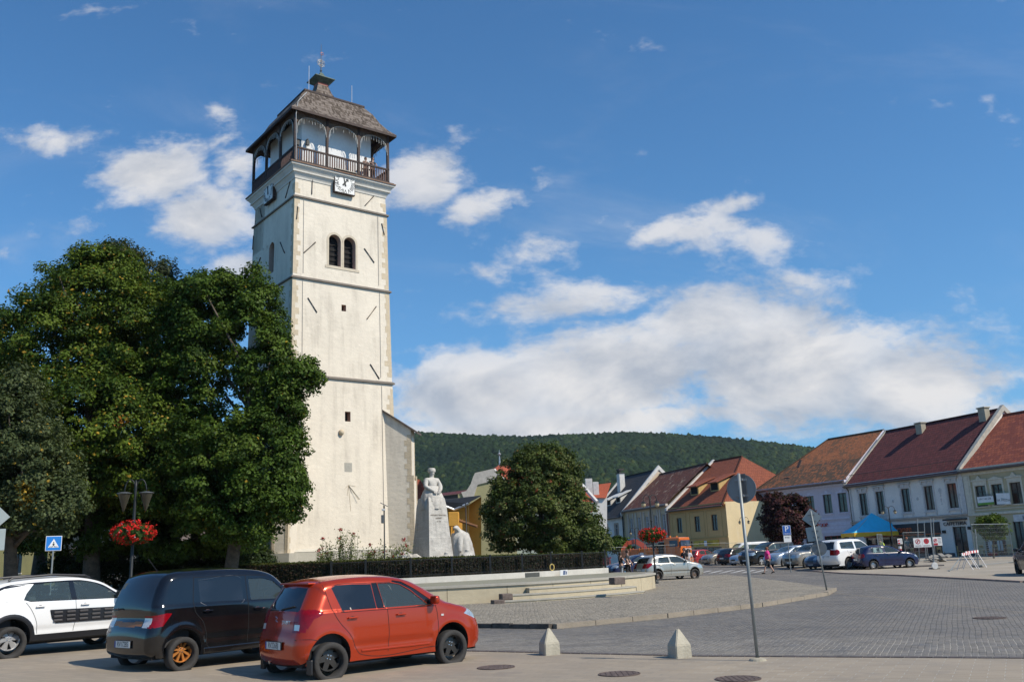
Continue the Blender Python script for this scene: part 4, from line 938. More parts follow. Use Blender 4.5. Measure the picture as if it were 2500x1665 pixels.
h.box('string_moulding',plain('sand_band',(.50,.40,.32),.85,var=.15),(0.02,h.L,-.14,-.003,3.58,3.68),(0.02,h.L,-.20,-.003,3.72,3.82)); h.box('sill_band',PM,(0.02,h.L,-.06,-.004,3.84,3.9))
h.box('base_course',plain('dark_stone_base',(.09,.09,.10),.8,var=.3),(0.02,dr[0]-.1,-.07,-.003,0,.62),(dr[1]+.1,h.L,-.07,-.003,0,.62)); h.box('pilaster',PM,(h.L-.45,h.L-.02,-.09,-.003,3.92,7.3),(.05,.45,-.09,-.003,3.92,7.3)); h.box('cornice',PM,(0,h.L,-.28,-.003,7.34,7.52))
for x in ((wins[1][1]+wins[2][0])/2,(wins[2][1]+wins[3][0])/2,(wins[4][1]+h.L)/2-.1):
    b=MB(); b.lathe([(.001,.08),(.10,.06),(.14,0)],(0,0,0),12,h.M@Matrix.Translation((x,-.004,5.45))@Matrix.Rotation(PI/2,4,'X')); b.build('rosette',PM,h.root)
b=MB(); x=(wins[3][1]+wins[4][0])/2
for (z,r) in ((6.0,.20),(5.75,.11),(5.5,.09),(5.2,.11),(5.0,.07),(4.8,.08)): b.lathe([(.001,.06),(r*.7,.05),(r,0)],(0,0,0),10,h.M@Matrix.Translation((x,-.004,z))@Matrix.Rotation(PI/2,4,'X'))
b.build('stucco_drop',PM,h.root)
h.wall(PW,7.7); h.gable(0,5.8,7.7,12.9); h.gable(h.L,5.8,7.7,12.9); h.finish()
h.roof(T_WINE,5.8,7.7,12.9,.45); h.parapet(0,plain('grey_beige_verge',(.42,.39,.33),.85,var=.2),5.8,7.75,12.95,.25,.10,.3); h.parapet(h.L,plain('grey_beige_verge',(.42,.39,.33),.85,var=.2),5.8,7.8,13.05,.36,.18,.3)
def uat(h,px,py,y): return (onpl(px,py,h.A+h.inn*y,h.n)-h.A).dot(h.u)
h.chimney(uat(h,*Z4(694,260),4.9),4.9,11.4,12.85,.75,.6,plaster('chimney_plaster',(.40,.36,.28),(.2,.18,.14),.5,.9,2,.3)); h.chimney(uat(h,*Z4(1236,160),5.0),5.0,11.4,13.1,.75,.6,_mc['chimney_plaster'])
b=MB(); 
for k in range(2): b.tube([h.M@Vector((.1,-.2-.0,1.2+k*.25)),h.M@Vector((h.L-.1,-.2,1.2+k*.25))],.02,5)
b=MB(); b.tube([h.M@Vector(v) for v in ((.25,-.55,7.4),(.25,-.3,7.1),(.22,-.08,6.8),(.22,-.08,.3))],.06,6); b.build('downpipe',GUT,h.root)
b=MB(); b.tube([h.M@Vector((.1,.3,8.4)),h.M@Vector((h.L-.3,.3,8.4))],.03,4)
for k in range(int(h.L/.8)): b.tube([h.M@Vector((.4+k*.8,.3,7.9)),h.M@Vector((.4+k*.8,.3,8.4))],.02,4)
b.build('snow_rail',plain('snow_rail_brown',(.14,.08,.07),.6,.3),h.root)
# ---- beige house at the right edge
C_=at(2347,1141,7.7); pA=Vector((pB.x,pB.y,0)); d1=(at(2500,1122,7.7)-pB); d1.z=0; pB2=pA+d1.normalized()*13
h=House('beige_book_shop',pA,pB2,'beige two-storey house with orange-red tiled roof and sale banners, at the right edge'); 
PB=plaster('beige_facade',(.50,.44,.29),(.35,.30,.2),.3,.9,.8,.12); PC=plain('cream_trim',(.62,.57,.46),.85,var=.12,scale=4)
ws=[]
for r in ((1165,722,1250,893),(1305,705,1388,878),(1455,686,1552,862)): q=R4(h,*r); ws.append(q)
zt=ws[1][3]; zb=ws[1][2]; wd=1.0
ws=[((a+c)/2-wd/2,(a+c)/2+wd/2,zb,zt) for (a,c,_,_) in ws]; ws.append((ws[2][0]+2.1,ws[2][1]+2.1,zb,zt))
for k,r in enumerate(ws):
    h.window(r,F_DARK,_mc['window_glass_warm'] if k==2 else G_WIN,1,(.3,),sill=PC); a,c,d,e=r; M=h.M; b=MB(); b.box(a-.16,a-.01,-.05,.02,d-.1,e+.1,M).box(c+.01,c+.16,-.05,.02,d-.1,e+.1,M).box(a-.01,c+.01,-.05,.02,e+.01,e+.1,M)
    m=(a+c)/2
    if k%2==0: b.prism([M@Vector(v) for v in ((a-.3,-.13,e+.38),(c+.3,-.13,e+.38),(c+.25,-.13,e+.5),(m+.25,-.13,e+.55),(m,-.13,e+.85),(m-.25,-.13,e+.55),(a-.25,-.13,e+.5))],h.inn*.128)
    else: b.prism([M@Vector(v) for v in ((a-.3,-.13,e+.38),(c+.3,-.13,e+.38),(m,-.13,e+.66))],h.inn*.128)
    b.box(a-.16,c+.16,-.06,.02,e+.11,e+.37,M); b.build('window_moulding',PC,h.root)
h.box('cornice',PC,(.02,h.L,-.35,-.003,7.35,7.55),(.02,h.L,-.22,-.003,7.15,7.34),(.02,h.L,-.1,-.004,6.95,7.14)); h.box('band',PC,(.02,h.L,-.12,-.003,3.6,3.8),(.02,h.L,-.06,-.004,4.0,4.07)); h.box('pilaster',PC,(.06,.68,-.10,-.003,3.82,6.94),(.20,.54,-.14,-.101,4.0,6.9))
h.window((1.15,3.1,.3,2.9),F_DARK,G_WIN,2,(.25,),name='shop_window'); h.window((4.0,4.9,.1,2.95),F_DARK,G_WIN,1,(),name='door'); h.window((5.6,6.9,.3,2.7),F_DARK,G_WIN,1,(),name='shop_window'); h.window((7.6,8.7,.1,2.9),F_DARK,G_WIN,1,(),name='door'); h.window((9.2,11.5,.3,2.7),F_DARK,G_WIN,2,(),name='shop_window')
h.box('poster',plain('white_notice',(.55,.55,.52),.7,var=.2,scale=8),(1.35,1.9,.115,.125,.6,1.6),(2.2,2.7,.115,.125,.7,1.5),(5.8,6.2,.115,.125,.9,1.6),(5.85,6.3,.115,.125,1.8,2.4))
h.box('sign_board',plain('pale_sign_board',(.58,.57,.56),.7),(4.2,9.2,-.08,-.004,2.92,3.48)); text('KNIHY',.46,plain('grey_letters',(.22,.23,.26),.6),h.root,frame(h.M@Vector((6.2,-.085,3.2)),h.u,(0,0,1)),'shop_lettering',.02,sx=1.75); h.box('base_course',_mc['dark_stone_base'],(.02,1.1,-.06,-.003,0,.5),(3.15,3.95,-.06,-.003,0,.5),(4.95,5.55,-.06,-.003,0,.5))
h.wall(PB,7.7); h.gable(h.L,5.8,7.7,12.3); h.finish(); h.roof(T_ORG,5.8,7.7,12.3,.45)
# sale banners
def banner(x0,x1,z0,z1,label,lines,green,dy,tilt=0.):
    o=h.M@Vector((x0,dy,z0)); r=empty('banner',(o.x,o.y,z0),label,'banner','sale banners on the beige house'); M=h.M@Matrix.Translation((x0,dy,z0))@Matrix.Rotation(tilt,4,'Y'); b=MB(); W_,H_=x1-x0,z1-z0
    b.box(0,W_,-.02,0,H_*(.28 if green else 0),H_,M); b.build('sheet',WHITEP,r)
    if green: b=MB(); b.box(0,W_,-.02,0,0,H_*.28-.002,M); b.build('green_strip',plain('banner_green',(.13,.30,.04),.6),r)
    for t,z,sz in lines: text(t,sz,plain('banner_ink',(.10,.10,.10),.7),r,M@frame(Vector((W_/2,-.024,z)),(1,0,0),(0,0,1)),'lettering',.002)
    if not green:
        b=MB(); b.box(W_*.25,W_*.75,-.023,-.0201,H_*.62,H_*.66,M@Matrix.Rotation(.2,4,'Y')); b.build('logo_stroke',plain('banner_teal',(.10,.25,.28),.6),r)
q=R4(h,1190,812,1338,872); q2=R4(h,1350,785,1470,865)
banner(q[0],q[1],q[2],q[3],'white and green sale banner hung across the leftmost upper window',[('NA PREDAJ',.78,.27),('0917 182 538',.48,.20)],True,-.30); banner(q2[0],q2[1]+.1,q2[2],q2[3]+.05,'white NA PREDAJ banner tilted between the middle and right upper windows',[('NA PREDAJ',.32,.27)],False,-.34,.06)
# ---- lilac house
pA,pB=at(1846,1192,8.2),Vector((WH.A.x,WH.A.y,0))
h=House('lilac_house',pA,pB,'pale lilac two-storey house with patchy old tiled roof behind the purple tree')
PL=plaster('lilac_facade',(.58,.55,.62),(.34,.34,.42),.4,.9,.8,.12); PLT=plain('lilac_trim',(.58,.58,.68),.85,var=.1,scale=4)
for r in ((360,848,408,990),(735,800,768,900),(806,790,862,940),(955,775,1022,928),(1088,758,1155,915)):
    q=R4(h,*r,Z=Z3); m=(q[0]+q[1])/2; q=(m-.55,m+.55,4.85,6.75); h.window(q,F_DARK,G_WIN,1,(.3,),sill=PLT); h.box('window_moulding',PLT,(q[0]-.14,q[1]+.14,-.05,.0,q[3]+.02,q[3]+.14),(m-.2,m+.2,-.06,.0,q[3]+.15,q[3]+.35))
h.box('band',PLT,(.02,h.L-.02,-.10,-.003,4.2,4.4)); h.box('rustication',PLT,*[(.02,h.L-.02,-.03,-.003,z,z+.30) for z in (2.9,3.26,3.62)]); h.box('cornice',PLT,(0,h.L,-.35,-.003,7.75,8.0),(0,h.L,-.2,-.004,7.5,7.74))
h.window((1.0,3.4,.6,2.6),F_DARK,G_WIN,2,(),name='shop_window'); h.window((9.0,12.2,.5,2.6),plain('red_shop_frame',(.22,.03,.03),.6),G_WIN,3,(.2,),name='shop_window'); h.window((6.5,7.8,.1,2.9),F_DARK,DARK,1,(),name='door')
h.wall(PL,8.2); h.gable(h.L,6.6,8.2,13.3); h.finish(); h.roof(T_OLD,6.6,8.2,13.2,.5,hipL=5.2)
r=h.px(*Zr(0,0)); 
p_=h.M@Vector((5.0,2.6,10.4)); b=MB(); b.prism([h.M@Vector(v) for v in ((4.8,1.6,10.0),(5.2,1.6,10.0),(5.2,2.1,10.75),(4.8,2.1,10.75))],h.u*0+Vector((0,0,.12))); b.build('roof_vent',plain('vent_dark',(.12,.07,.05),.8),h.root)
c=h.px(*Z3(930,968)); text('COOP',.5,plain('red_sign_letters',(.45,.03,.02),.5),h.root,frame(h.M@Vector((h.L-3.6,-.2,3.7)),h.u,(0,0,1)),'shop_lettering',.03)
# ---- yellow corner house
pA,pB=at(1633,1240,6.7),at(1770.5,1224,6.7)
h=House('yellow_corner_house',pA,pB,'yellow corner house with brown-red hipped roof, two dormers and a shop'); YC=h
PY=plaster('yellow_facade',(.68,.45,.20),(.40,.28,.12),.3,.9,.8,.12); PYL=plain('yellow_trim',(.50,.35,.14),.85,var=.1)
for r in ((1065,752,1123,885),(1248,728,1306,865),(1425,710,1485,848)):
    q=R4(h,*r,Z=Z2); m=(q[0]+q[1])/2; q=(m-.52,m+.52,3.75,5.45); h.window(q,F_DARK,G_WIN,1,(.3,)); h.box('blind_panel',PYL,(m-1.4,m-1.34,-.03,-.003,3.12,5.95),(m+1.34,m+1.4,-.03,-.003,3.12,5.95),(m-1.34,m+1.34,-.03,-.003,5.89,5.95))
h.window((h.px(*Z2(1240,1000))[0],h.px(*Z2(1525,1000))[0],.3,2.0),plain('brown_frame',(.12,.07,.04),.6),G_WIN,2,(),name='shop_window')
a=h.px(*Z2(1240,1000))[0]; c=h.px(*Z2(1510,1000))[0]; h.box('shop_sign',plain('yellow_sign',(.62,.42,.02),.5),(a+.1,c-.1,-.08,-.003,2.12,2.75)); text('ZLATÉ PIESKY',.42,plain('sign_brown',(.12,.08,.02),.6),h.root,frame(h.M@Vector(((a+c)/2,-.085,2.43)),h.u,(0,0,1)),'shop_lettering',.01)
h.box('sign_emblem',WHITEP,((a+c)/2-.25,(a+c)/2+.25,-.12,-.1,2.15,2.72))
h.window((h.px(*Z2(1110,1000))[0],h.px(*Z2(1180,1000))[0],.2,2.6),F_DARK,G_WIN,0,(),name='door'); h.box('band',PYL,(.02,h.L,-.08,-.003,2.95,3.1)); h.box('cornice',PYL,(0,h.L,-.2,-.003,6.45,6.65))
h.wall(PY,6.7); 
# side wing seen at the corner, running away to the right
w1=7.0; q=onpl(1846,1234,h.B,(h.u)); sideL=2*w1
b=MB(); b.quad(*(h.M@Vector(v) for v in ((h.L,0,0),(h.L,sideL,0),(h.L,sideL,6.7),(h.L,0,6.7)))); b.build('end_wall',plaster('pale_yellow_end',(.74,.60,.36),(.8,.75,.65),.5,.9,.5,.12),h.root); h.finish()
h.roof(T_BRN,w1,6.7,12.2,.45,hipR=5.2,hipL=0); h.parapet(0,plain('white_parapet',(.62,.60,.56),.85,var=.15,scale=3),w1,6.8,12.25,.35,.2,.35)
def dormer(h,u,y0,wd,hh,mt,wallm,w,zE,zR,fl=1.4):
    sl=(zR-zE)/w; z0=zE+y0*sl; M=h.M; zt=z0+hh; b=MB()
    b.box(u-wd/2,u+wd/2,y0,y0+.1,z0-.05,zt,M); yb=y0+hh/sl*1.0
    for x in (u-wd/2,u+wd/2): b.poly([M@Vector(v) for v in ((x,y0,z0),(x,y0,zt),(x,yb+.6,zt+.55))])
    o=b.build('dormer',wallm,h.root); b=MB(); b.box(u-wd/2+.15,u+wd/2-.15,y0-.03,y0-.003,z0+.12,zt-.08,M); b.build('dormer_window',DARK,o)
    b=MB(); A=[(u-wd/2-.25,y0-.4,zt-.08),(u+wd/2+.25,y0-.4,zt-.08),(u+wd/2+.25,yb+1.2,zt+.95),(u-wd/2-.25,yb+1.2,zt+.95)]; V=[M@Vector(v) for v in A]; up=Vector((0,0,.12)); b.add(V+[v+up for v in V],[(3,2,1,0),(4,5,6,7),(0,1,5,4),(1,2,6,5),(2,3,7,6),(3,0,4,7)],[[(0,0),(1,0),(1,1),(0,1)],[(0,0),(wd+.5,0),(wd+.5,2.6),(0,2.6)]]+[[(0,0),(.1,0),(.1,.1),(0,.1)]]*4); b.build('dormer_roof',mt,o)
dormer(h,3.1,1.6,1.5,.95,T_BRN,PYL,w1,6.7,12.2); dormer(h,6.7,1.8,1.5,.95,T_BRN,PYL,w1,6.7,12.2)
# ---- white archway wall
pA=YC.B.lerp(YC.B,1)+Vector((.3,-1.0,0)); pB=Vector((at(1846,1192,8.2).x,at(1846,1192,8.2).y,0))
pA=onpl(1776,1300,Vector((0,pB.y+1.0,0)),Vector((0,1,0))); pA.z=0
h=House('arched_gateway',pA,pB,'white wall with a wide round archway between the yellow and lilac houses','gateway')
L=h.L; b=MB(); n=16; cx=L*.52; r=L*.30; z0=1.3; H_=4.2
pts=[(0,0),(cx-r,0),(cx-r,z0)]
for k in range(n): 
    t0,t1=PI-PI*k/n,PI-PI*(k+1)/n; x0,y0,x1,y1=cx+r*math.cos(t0),z0+r*math.sin(t0),cx+r*math.cos(t1),z0+r*math.sin(t1)
    b.quad(*(h.M@Vector(v) for v in ((x0,0,y0),(x1,0,y1),(x1,0,H_),(x0,0,H_)))); b.quad(*(h.M@Vector(v) for v in ((x0,0,y0),(x0,.9,y0),(x1,.9,y1),(x1,0,y1))))
b.quad(*(h.M@Vector(v) for v in ((0,0,0),(cx-r,0,0),(cx-r,0,H_),(0,0,H_)))); b.quad(*(h.M@Vector(v) for v in ((cx+r,0,0),(L,0,0),(L,0,H_),(cx+r,0,H_))))
b.quad(*(h.M@Vector(v) for v in ((cx-r,0,0),(cx-r,.9,0),(cx-r,.9,z0),(cx-r,0,z0)))); b.quad(*(h.M@Vector(v) for v in ((cx+r,.9,0),(cx+r,0,0),(cx+r,0,z0),(cx+r,.9,z0))))
b.build('wall',plaster('gate_white',(.60,.58,.60),(.4,.38,.38),.3),h.root); b=MB(); b.quad(*(h.M@Vector(v) for v in ((0,2.5,0),(L,2.5,0),(L,2.5,H_),(0,2.5,H_))) ); b.build('passage',plain('shaded_passage',(.16,.14,.12),.9),h.root)  # dark back sheet, shade inside the arch put into its colour
b=MB(); b.quad(*(h.M@Vector(v) for v in ((-.1,-.4,H_),(L,-.4,H_),(L,1.0,H_+1.0),(-.1,1.0,H_+1.0))),uv=[(0,0),(L,0),(L,1.7),(0,1.7)]); b.quad(*(h.M@Vector(v) for v in ((L,-.4,H_-.1),(-.1,-.4,H_-.1),(-.1,-.4,H_),(L,-.4,H_)))); b.build('roof',T_WINE,h.root)
# ---- narrow house with five windows and mottled roof
pA,pB=at(1522.7,1245,7.28),at(1630,1228,7.28)
h=House('mottled_roof_house',pA,pB,'cream house with five close-set windows under a patchy red and white tiled roof')
PE=plaster('cream_facade',(.64,.52,.36),(.35,.28,.22),.4,.9,.8,.12); PET=plain('pink_cream_trim',(.60,.52,.44),.85,var=.1)
for r in ((583,785,615,925),(660,775,700,910),(745,770,780,895),(830,760,870,890),(912,745,955,890)):
    q=R4(h,*r,Z=Z2); m=(q[0]+q[1])/2; q=(m-.5,m+.5,4.05,6.1); h.window(q,F_WHITE,G_WIN,1,(.35,),sill=PET,curtain=plain('curtain_white',(.5,.5,.5),.9)); h.box('pilaster',PET,(m-.95,m-.65,-.08,-.003,3.6,6.7),(m+.65,m+.95,-.08,-.003,3.6,6.7))
h.box('band',PET,(.02,h.L,-.10,-.003,3.35,3.55)); h.box('cornice',PET,(0,h.L,-.3,-.003,6.95,7.25)); h.window((1.0,3.0,.3,2.6),F_DARK,G_WIN,1,(),name='shop_window'); h.window((4.5,5.6,.1,2.6),F_DARK,G_WIN,1,(),name='door'); h.window((8.,11.,.3,2.6),F_DARK,G_WIN,2,(),name='shop_window')
h.wall(PE,7.4); h.gable(0,5.6,7.4,12.2); h.finish(); h.roof(T_MOT,5.6,7.4,11.9,.4); b=MB(); b.tube([h.M@Vector((h.L-.15,-.12,7.1)),h.M@Vector((h.L-.15,-.12,.2))],.07,6); b.build('downpipe',plain('red_pipe',(.22,.05,.03),.5),h.root)
# ---- white house with the dark slate roof
pA,pB=at(1440,1258,7.23),at(1521.5,1246,7.23)
h=House('slate_roof_house',pA,pB,'white house with dark grey roof, tall white chimney and shed dormers')
for r in ((320,832,362,950),(420,822,472,942)):
    q=R4(h,*r,Z=Z2); m=(q[0]+q[1])/2; q=(m-.5,m+.5,3.85,5.55); h.window(q,F_WHITE,G_WIN,1,(.3,),sill=PM); h.box('window_moulding',plain('tan_trim',(.45,.34,.26),.85),(q[0]-.2,q[0]-.01,-.05,-.003,q[2]-.15,q[3]+.2),(q[1]+.01,q[1]+.2,-.05,-.003,q[2]-.15,q[3]+.2),(q[0]-.01,q[1]+.01,-.05,-.003,q[3]+.01,q[3]+.2))
h.box('band',plain('dark_band',(.10,.11,.13),.8),(0.02,h.L,-.08,-.003,3.0,3.12)); h.window((3.5,5.2,.2,2.4),F_DARK,G_WIN,1,(),name='shop_window')
b=MB(); b.tube([h.M@Vector((h.L-.1,-.12,6.8)),h.M@Vector((h.L-.1,-.12,.2))],.09,6); b.build('downpipe',IRON,h.root)
h.wall(PW,7.0); h.finish(); h.roof(T_GREY,5.6,7.0,12.6,.55); WP=_mc['white_parapet']; h.parapet(h.L,WP,5.6,7.1,12.9,.35,.25,.3); h.parapet(0,WP,5.6,7.1,12.7,.3,.2,.3)
b=MB(); b.poly([h.M@Vector(v) for v in ((h.L+.05,5.6-2.2,10.8),(h.L+.05,5.6+2.2,10.8),(h.L+.05,5.6,13.0))]); b.build('gable_wall',plain('peach_gable',(.62,.50,.40),.85,var=.1),h.root)
cc=onpl(*Z2(490,390),h.A+h.inn*3.6,h.n); uu=(cc-h.A).dot(h.u); h.chimney(uu,3.6,9.8,cc.z+.9,1.0,.8,WP,plain('dark_cap',(.05,.045,.04),.8)); h.box('chimney_hood',_mc['dark_cap'],(uu-.5,uu+.5,3.2,4.0,cc.z+1.35,cc.z+1.6)); h.box('chimney_posts',_mc['dark_cap'],(uu-.4,uu-.25,3.3,3.5,cc.z+1.02,cc.z+1.35),(uu+.25,uu+.4,3.3,3.5,cc.z+1.02,cc.z+1.35))
dormer(h,4.0,1.3,1.4,.8,WP,WP,5.6,7.0,12.6); dormer(h,6.9,1.5,1.4,.8,WP,WP,5.6,7.0,12.6)
# ---- house with red roof behind the chestnut, its gable towards the tower
def poly_house(name,label,gpx,Y,ext,wallm,roofm,cap=None,trim=None):
    P=[aty(x,y,Y+dy) for x,y,dy in gpx]; return P
gA=at(1400,1200,0)
# big baroque gable wall seen left of the chestnut
GY=92.; outl=[(1118,1400),(1118,1206),(1128,1206),(1140,1203),(1150,1188),(1157,1168),(1161,1159),(1205,1149),(1230,1174),(1262,1200),(1262,1400)]
r0=aty(1160,1400,GY); rt=empty('baroque_gable_house',(r0.x,r0.y,0),'yellow-green house with pale curved gable edge and red roof behind the chestnut','house')
P=[aty(x,y,GY) for x,y in outl]; P=[Vector((p.x,p.y,max(p.z,-.1))) for p in P]
MB().prism(P,(0,.5,0)).build('gable_wall',plaster('olive_yellow_plaster',(.42,.38,.20),(.3,.25,.15),.3),rt)
b=MB()
cc=Vector((aty(1225,1400,GY).x,P[0].y,-1.0)); I=[p+(cc-p).normalized()*1.0 for p in P]; O=[p+(p-cc).normalized()*.2 for p in P]
for i in range(2,8): b.prism([O[i],O[i+1],I[i+1],I[i]],(0,-.12,0))
b.build('gable_edge',plain('pale_gable_edge',(.50,.46,.40),.85,var=.15),rt)
rd=[aty(1205,1147,GY+.5),aty(1246,1137,GY+7),aty(1396,1157,GY+9),aty(1458,1226,GY+.5),aty(1262,1226,GY+.5)]
b=MB(); b.add([Vector(v) for v in (rd[0],rd[1],rd[2],rd[3],rd[4])],[(0,4,3,2,1)],[[(0,6),(2,0),(20,0),(16,7),(3,7)]]); 
lp=aty(1195,1152,GY+8); b.add([rd[0],rd[1],aty(1218,1135,GY+9),aty(1200,1146,GY+5)],[(0,1,2,3)],[[(0,0),(2,3),(0,3),(0,2)]])
b.build('roof',T_RED,rt); b=MB(); b.tube([rd[0],aty(1232,1176,GY+.3)],.22,6); b.build('white_verge',WP,rt); b=MB(); b.tube([aty(1400,1160,GY+4),rd[3]],.22,6); b.build('white_verge',WP,rt)
b=MB(); fp=aty(1220,1133,GY+9); b.tube([fp-Vector((0,0,.4)),fp+Vector((0,0,1.6))],[.12,.02],6); b.lathe([(.001,-.22),(.2,0),(.001,.22)],(fp.x,fp.y,fp.z+1.1),10); b.build('finial',plain('tin',(.5,.5,.5),.4,.6),rt)
b=MB(); wa=[aty(x,y,GY+.45) for x,y in ((1262,1400),(1458,1400),(1458,1228),(1262,1228))]; b.quad(*wa); b.build('front_wall',plaster('pale_green_front',(.45,.50,.42),(.3,.3,.25),.3),rt)
# red roof with chimneys further back
rt=empty('far_red_roof_house',(16,118,0),'far house with bright red roof and two small white chimneys above the chestnut','house')
q=[aty(1430,1215,118),aty(1480,1215,118),aty(1492,1178,124),aty(1418,1188,124)]; b=MB(); b.quad(q[1],q[0],q[3],q[2],uv=[(0,0),(6,0),(6,6),(0,6)]); b.build('roof',T_RED,rt)
q=[aty(1420,1400,118.3),aty(1482,1400,118.3),aty(1482,1214,118.3),aty(1420,1214,118.3)]; MB().quad(*q).build('wall',PW,rt)
for (x,y,w_) in ((1454,1186,.75),(1437,1178,.9)):
    p=aty(x,y,120); b=MB(); b.bbox(p.x-w_/2,p.x+w_/2,p.y-.4,p.y+.4,p.z-1.6,p.z+.5,.03); b.build('chimney',WP,rt)
# orange annex with valley roof
AY=80.; rt=empty('orange_annex',tuple(aty(1110,1400,AY).xy)+(0,),'orange annex with dark valley roof behind the monument','house')
V=[(1070,1400),(1143,1400),(1143,1231),(1109,1246),(1083,1234),(1070,1230)]; P=[aty(x,y,AY) for x,y in V]; nx=Vector((.25,-1,0)).normalized()
P=[Vector((p.x,p.y-(p.x-P[0].x)*-.25,p.z)) for p in P]
OR=plaster('orange_plaster',(.70,.36,.07),(.4,.22,.08),.3); MB().poly(P).build('front_wall',OR,rt)
c0=P[1].copy(); c1=P[2].copy(); e0=aty(1175,1400,AY-.4); e1=aty(1175,1212,AY-.4); MB().quad(Vector((c0.x+.01,c0.y,c0.z)),e0,e1,Vector((c1.x+.01,c1.y,c1.z))).build('side_wall',OR,rt)
b=MB(); m=aty(1109,1244,AY-.4); b.poly([m,aty(1143,1228,AY-.4),aty(1175,1210,AY-1.1),aty(1172,1209,AY+6),aty(1080,1220,AY+6),aty(1070,1224,AY+2)]); b.poly([m,aty(1070,1224,AY+2),aty(1068,1229,AY-.4)]); b.build('roof',T_GREY,rt)
b=MB(); b.tube([aty(1083,1234,AY-.5),m,aty(1143,1229,AY-.5)],.12,6); b.build('gutter',plain('zinc',(.5,.52,.54),.4,.6),rt)
b=MB(); b.bbox(m.x-.5,m.x+.4,m.y-.35,m.y+.3,m.z-1.4,m.z-.2,.05); b.build('hopper_box',OR,rt)
b=MB(); b.tube([aty(1109,1262,AY-.3),aty(1125,1272,AY-.5),aty(1165,1285,AY-.9)],.14,6); b.tube([aty(1113,1262,AY-.2),aty(1113,1400,AY-.1)],.07,6); b.build('drainpipe',plain('brown_pipe',(.22,.10,.04),.6),rt)
# low dark roof behind and red roof right of the tower
rt=empty('low_dark_house',tuple(aty(1120,1300,98).xy)+(0,),'low house with thin dark red roof line below the forest','house')
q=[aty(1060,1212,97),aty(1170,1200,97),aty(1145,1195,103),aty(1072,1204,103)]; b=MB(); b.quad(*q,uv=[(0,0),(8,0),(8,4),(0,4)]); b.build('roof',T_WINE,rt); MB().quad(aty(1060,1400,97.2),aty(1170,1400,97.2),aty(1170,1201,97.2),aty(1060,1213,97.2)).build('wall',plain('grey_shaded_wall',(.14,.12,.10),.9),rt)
rt=empty('red_roof_barn',tuple(aty(1028,1300,90).xy)+(0,),'steep red roof peeping out between the tower buttress and the monument','house')
P=[aty(985,1250,90),aty(1042,1250,90),aty(1036,1188,90),aty(1026,1171,92),aty(985,1160,93)]; b=MB(); b.add(P,[(0,1,2,3,4)],[[(0,0),(4,0),(3.5,3),(3,4),(0,4)]]); b.build('roof',T_RED,rt); MB().quad(aty(985,1400,90),aty(1044,1400,90),aty(1044,1250,90),aty(985,1250,90)).build('wall',PE,rt)
# yellow and pale houses behind the park on the left, seen through the trees
for (x0,x1,yt,YY,c,lab,rm) in ((-120,135,1210,84,(.62,.50,.20),'yellow house glimpsed under the trees at the far left',T_RED),(150,330,1235,92,(.55,.50,.44),'pale house glimpsed under the trees behind the flower lamp',T_BRN),(360,640,1210,95,(.60,.45,.36),'pinkish house hidden behind the dark trees',T_RED)):
    A=aty(x0,1400,YY); B=aty(x1,1400,YY-3); h=House('park_side_house',A,B,lab); zt=aty((x0+x1)/2,yt,YY).z; k=0; u=1.2
    while u<h.L-1.5: h.window((u,u+1.1,2.2,3.9),F_DARK,G_WIN,1,(.3,),sill=PM); h.window((u,u+1.1,zt-2.4,zt-.8),F_DARK,G_WIN,1,(.3,),sill=PM) if zt>6.9 else None; u+=2.7
    h.wall(plaster('park_house_%d'%x1,c,(.3,.25,.2),.3),zt); h.finish(); h.roof(rm,5,zt,zt+4,.4)
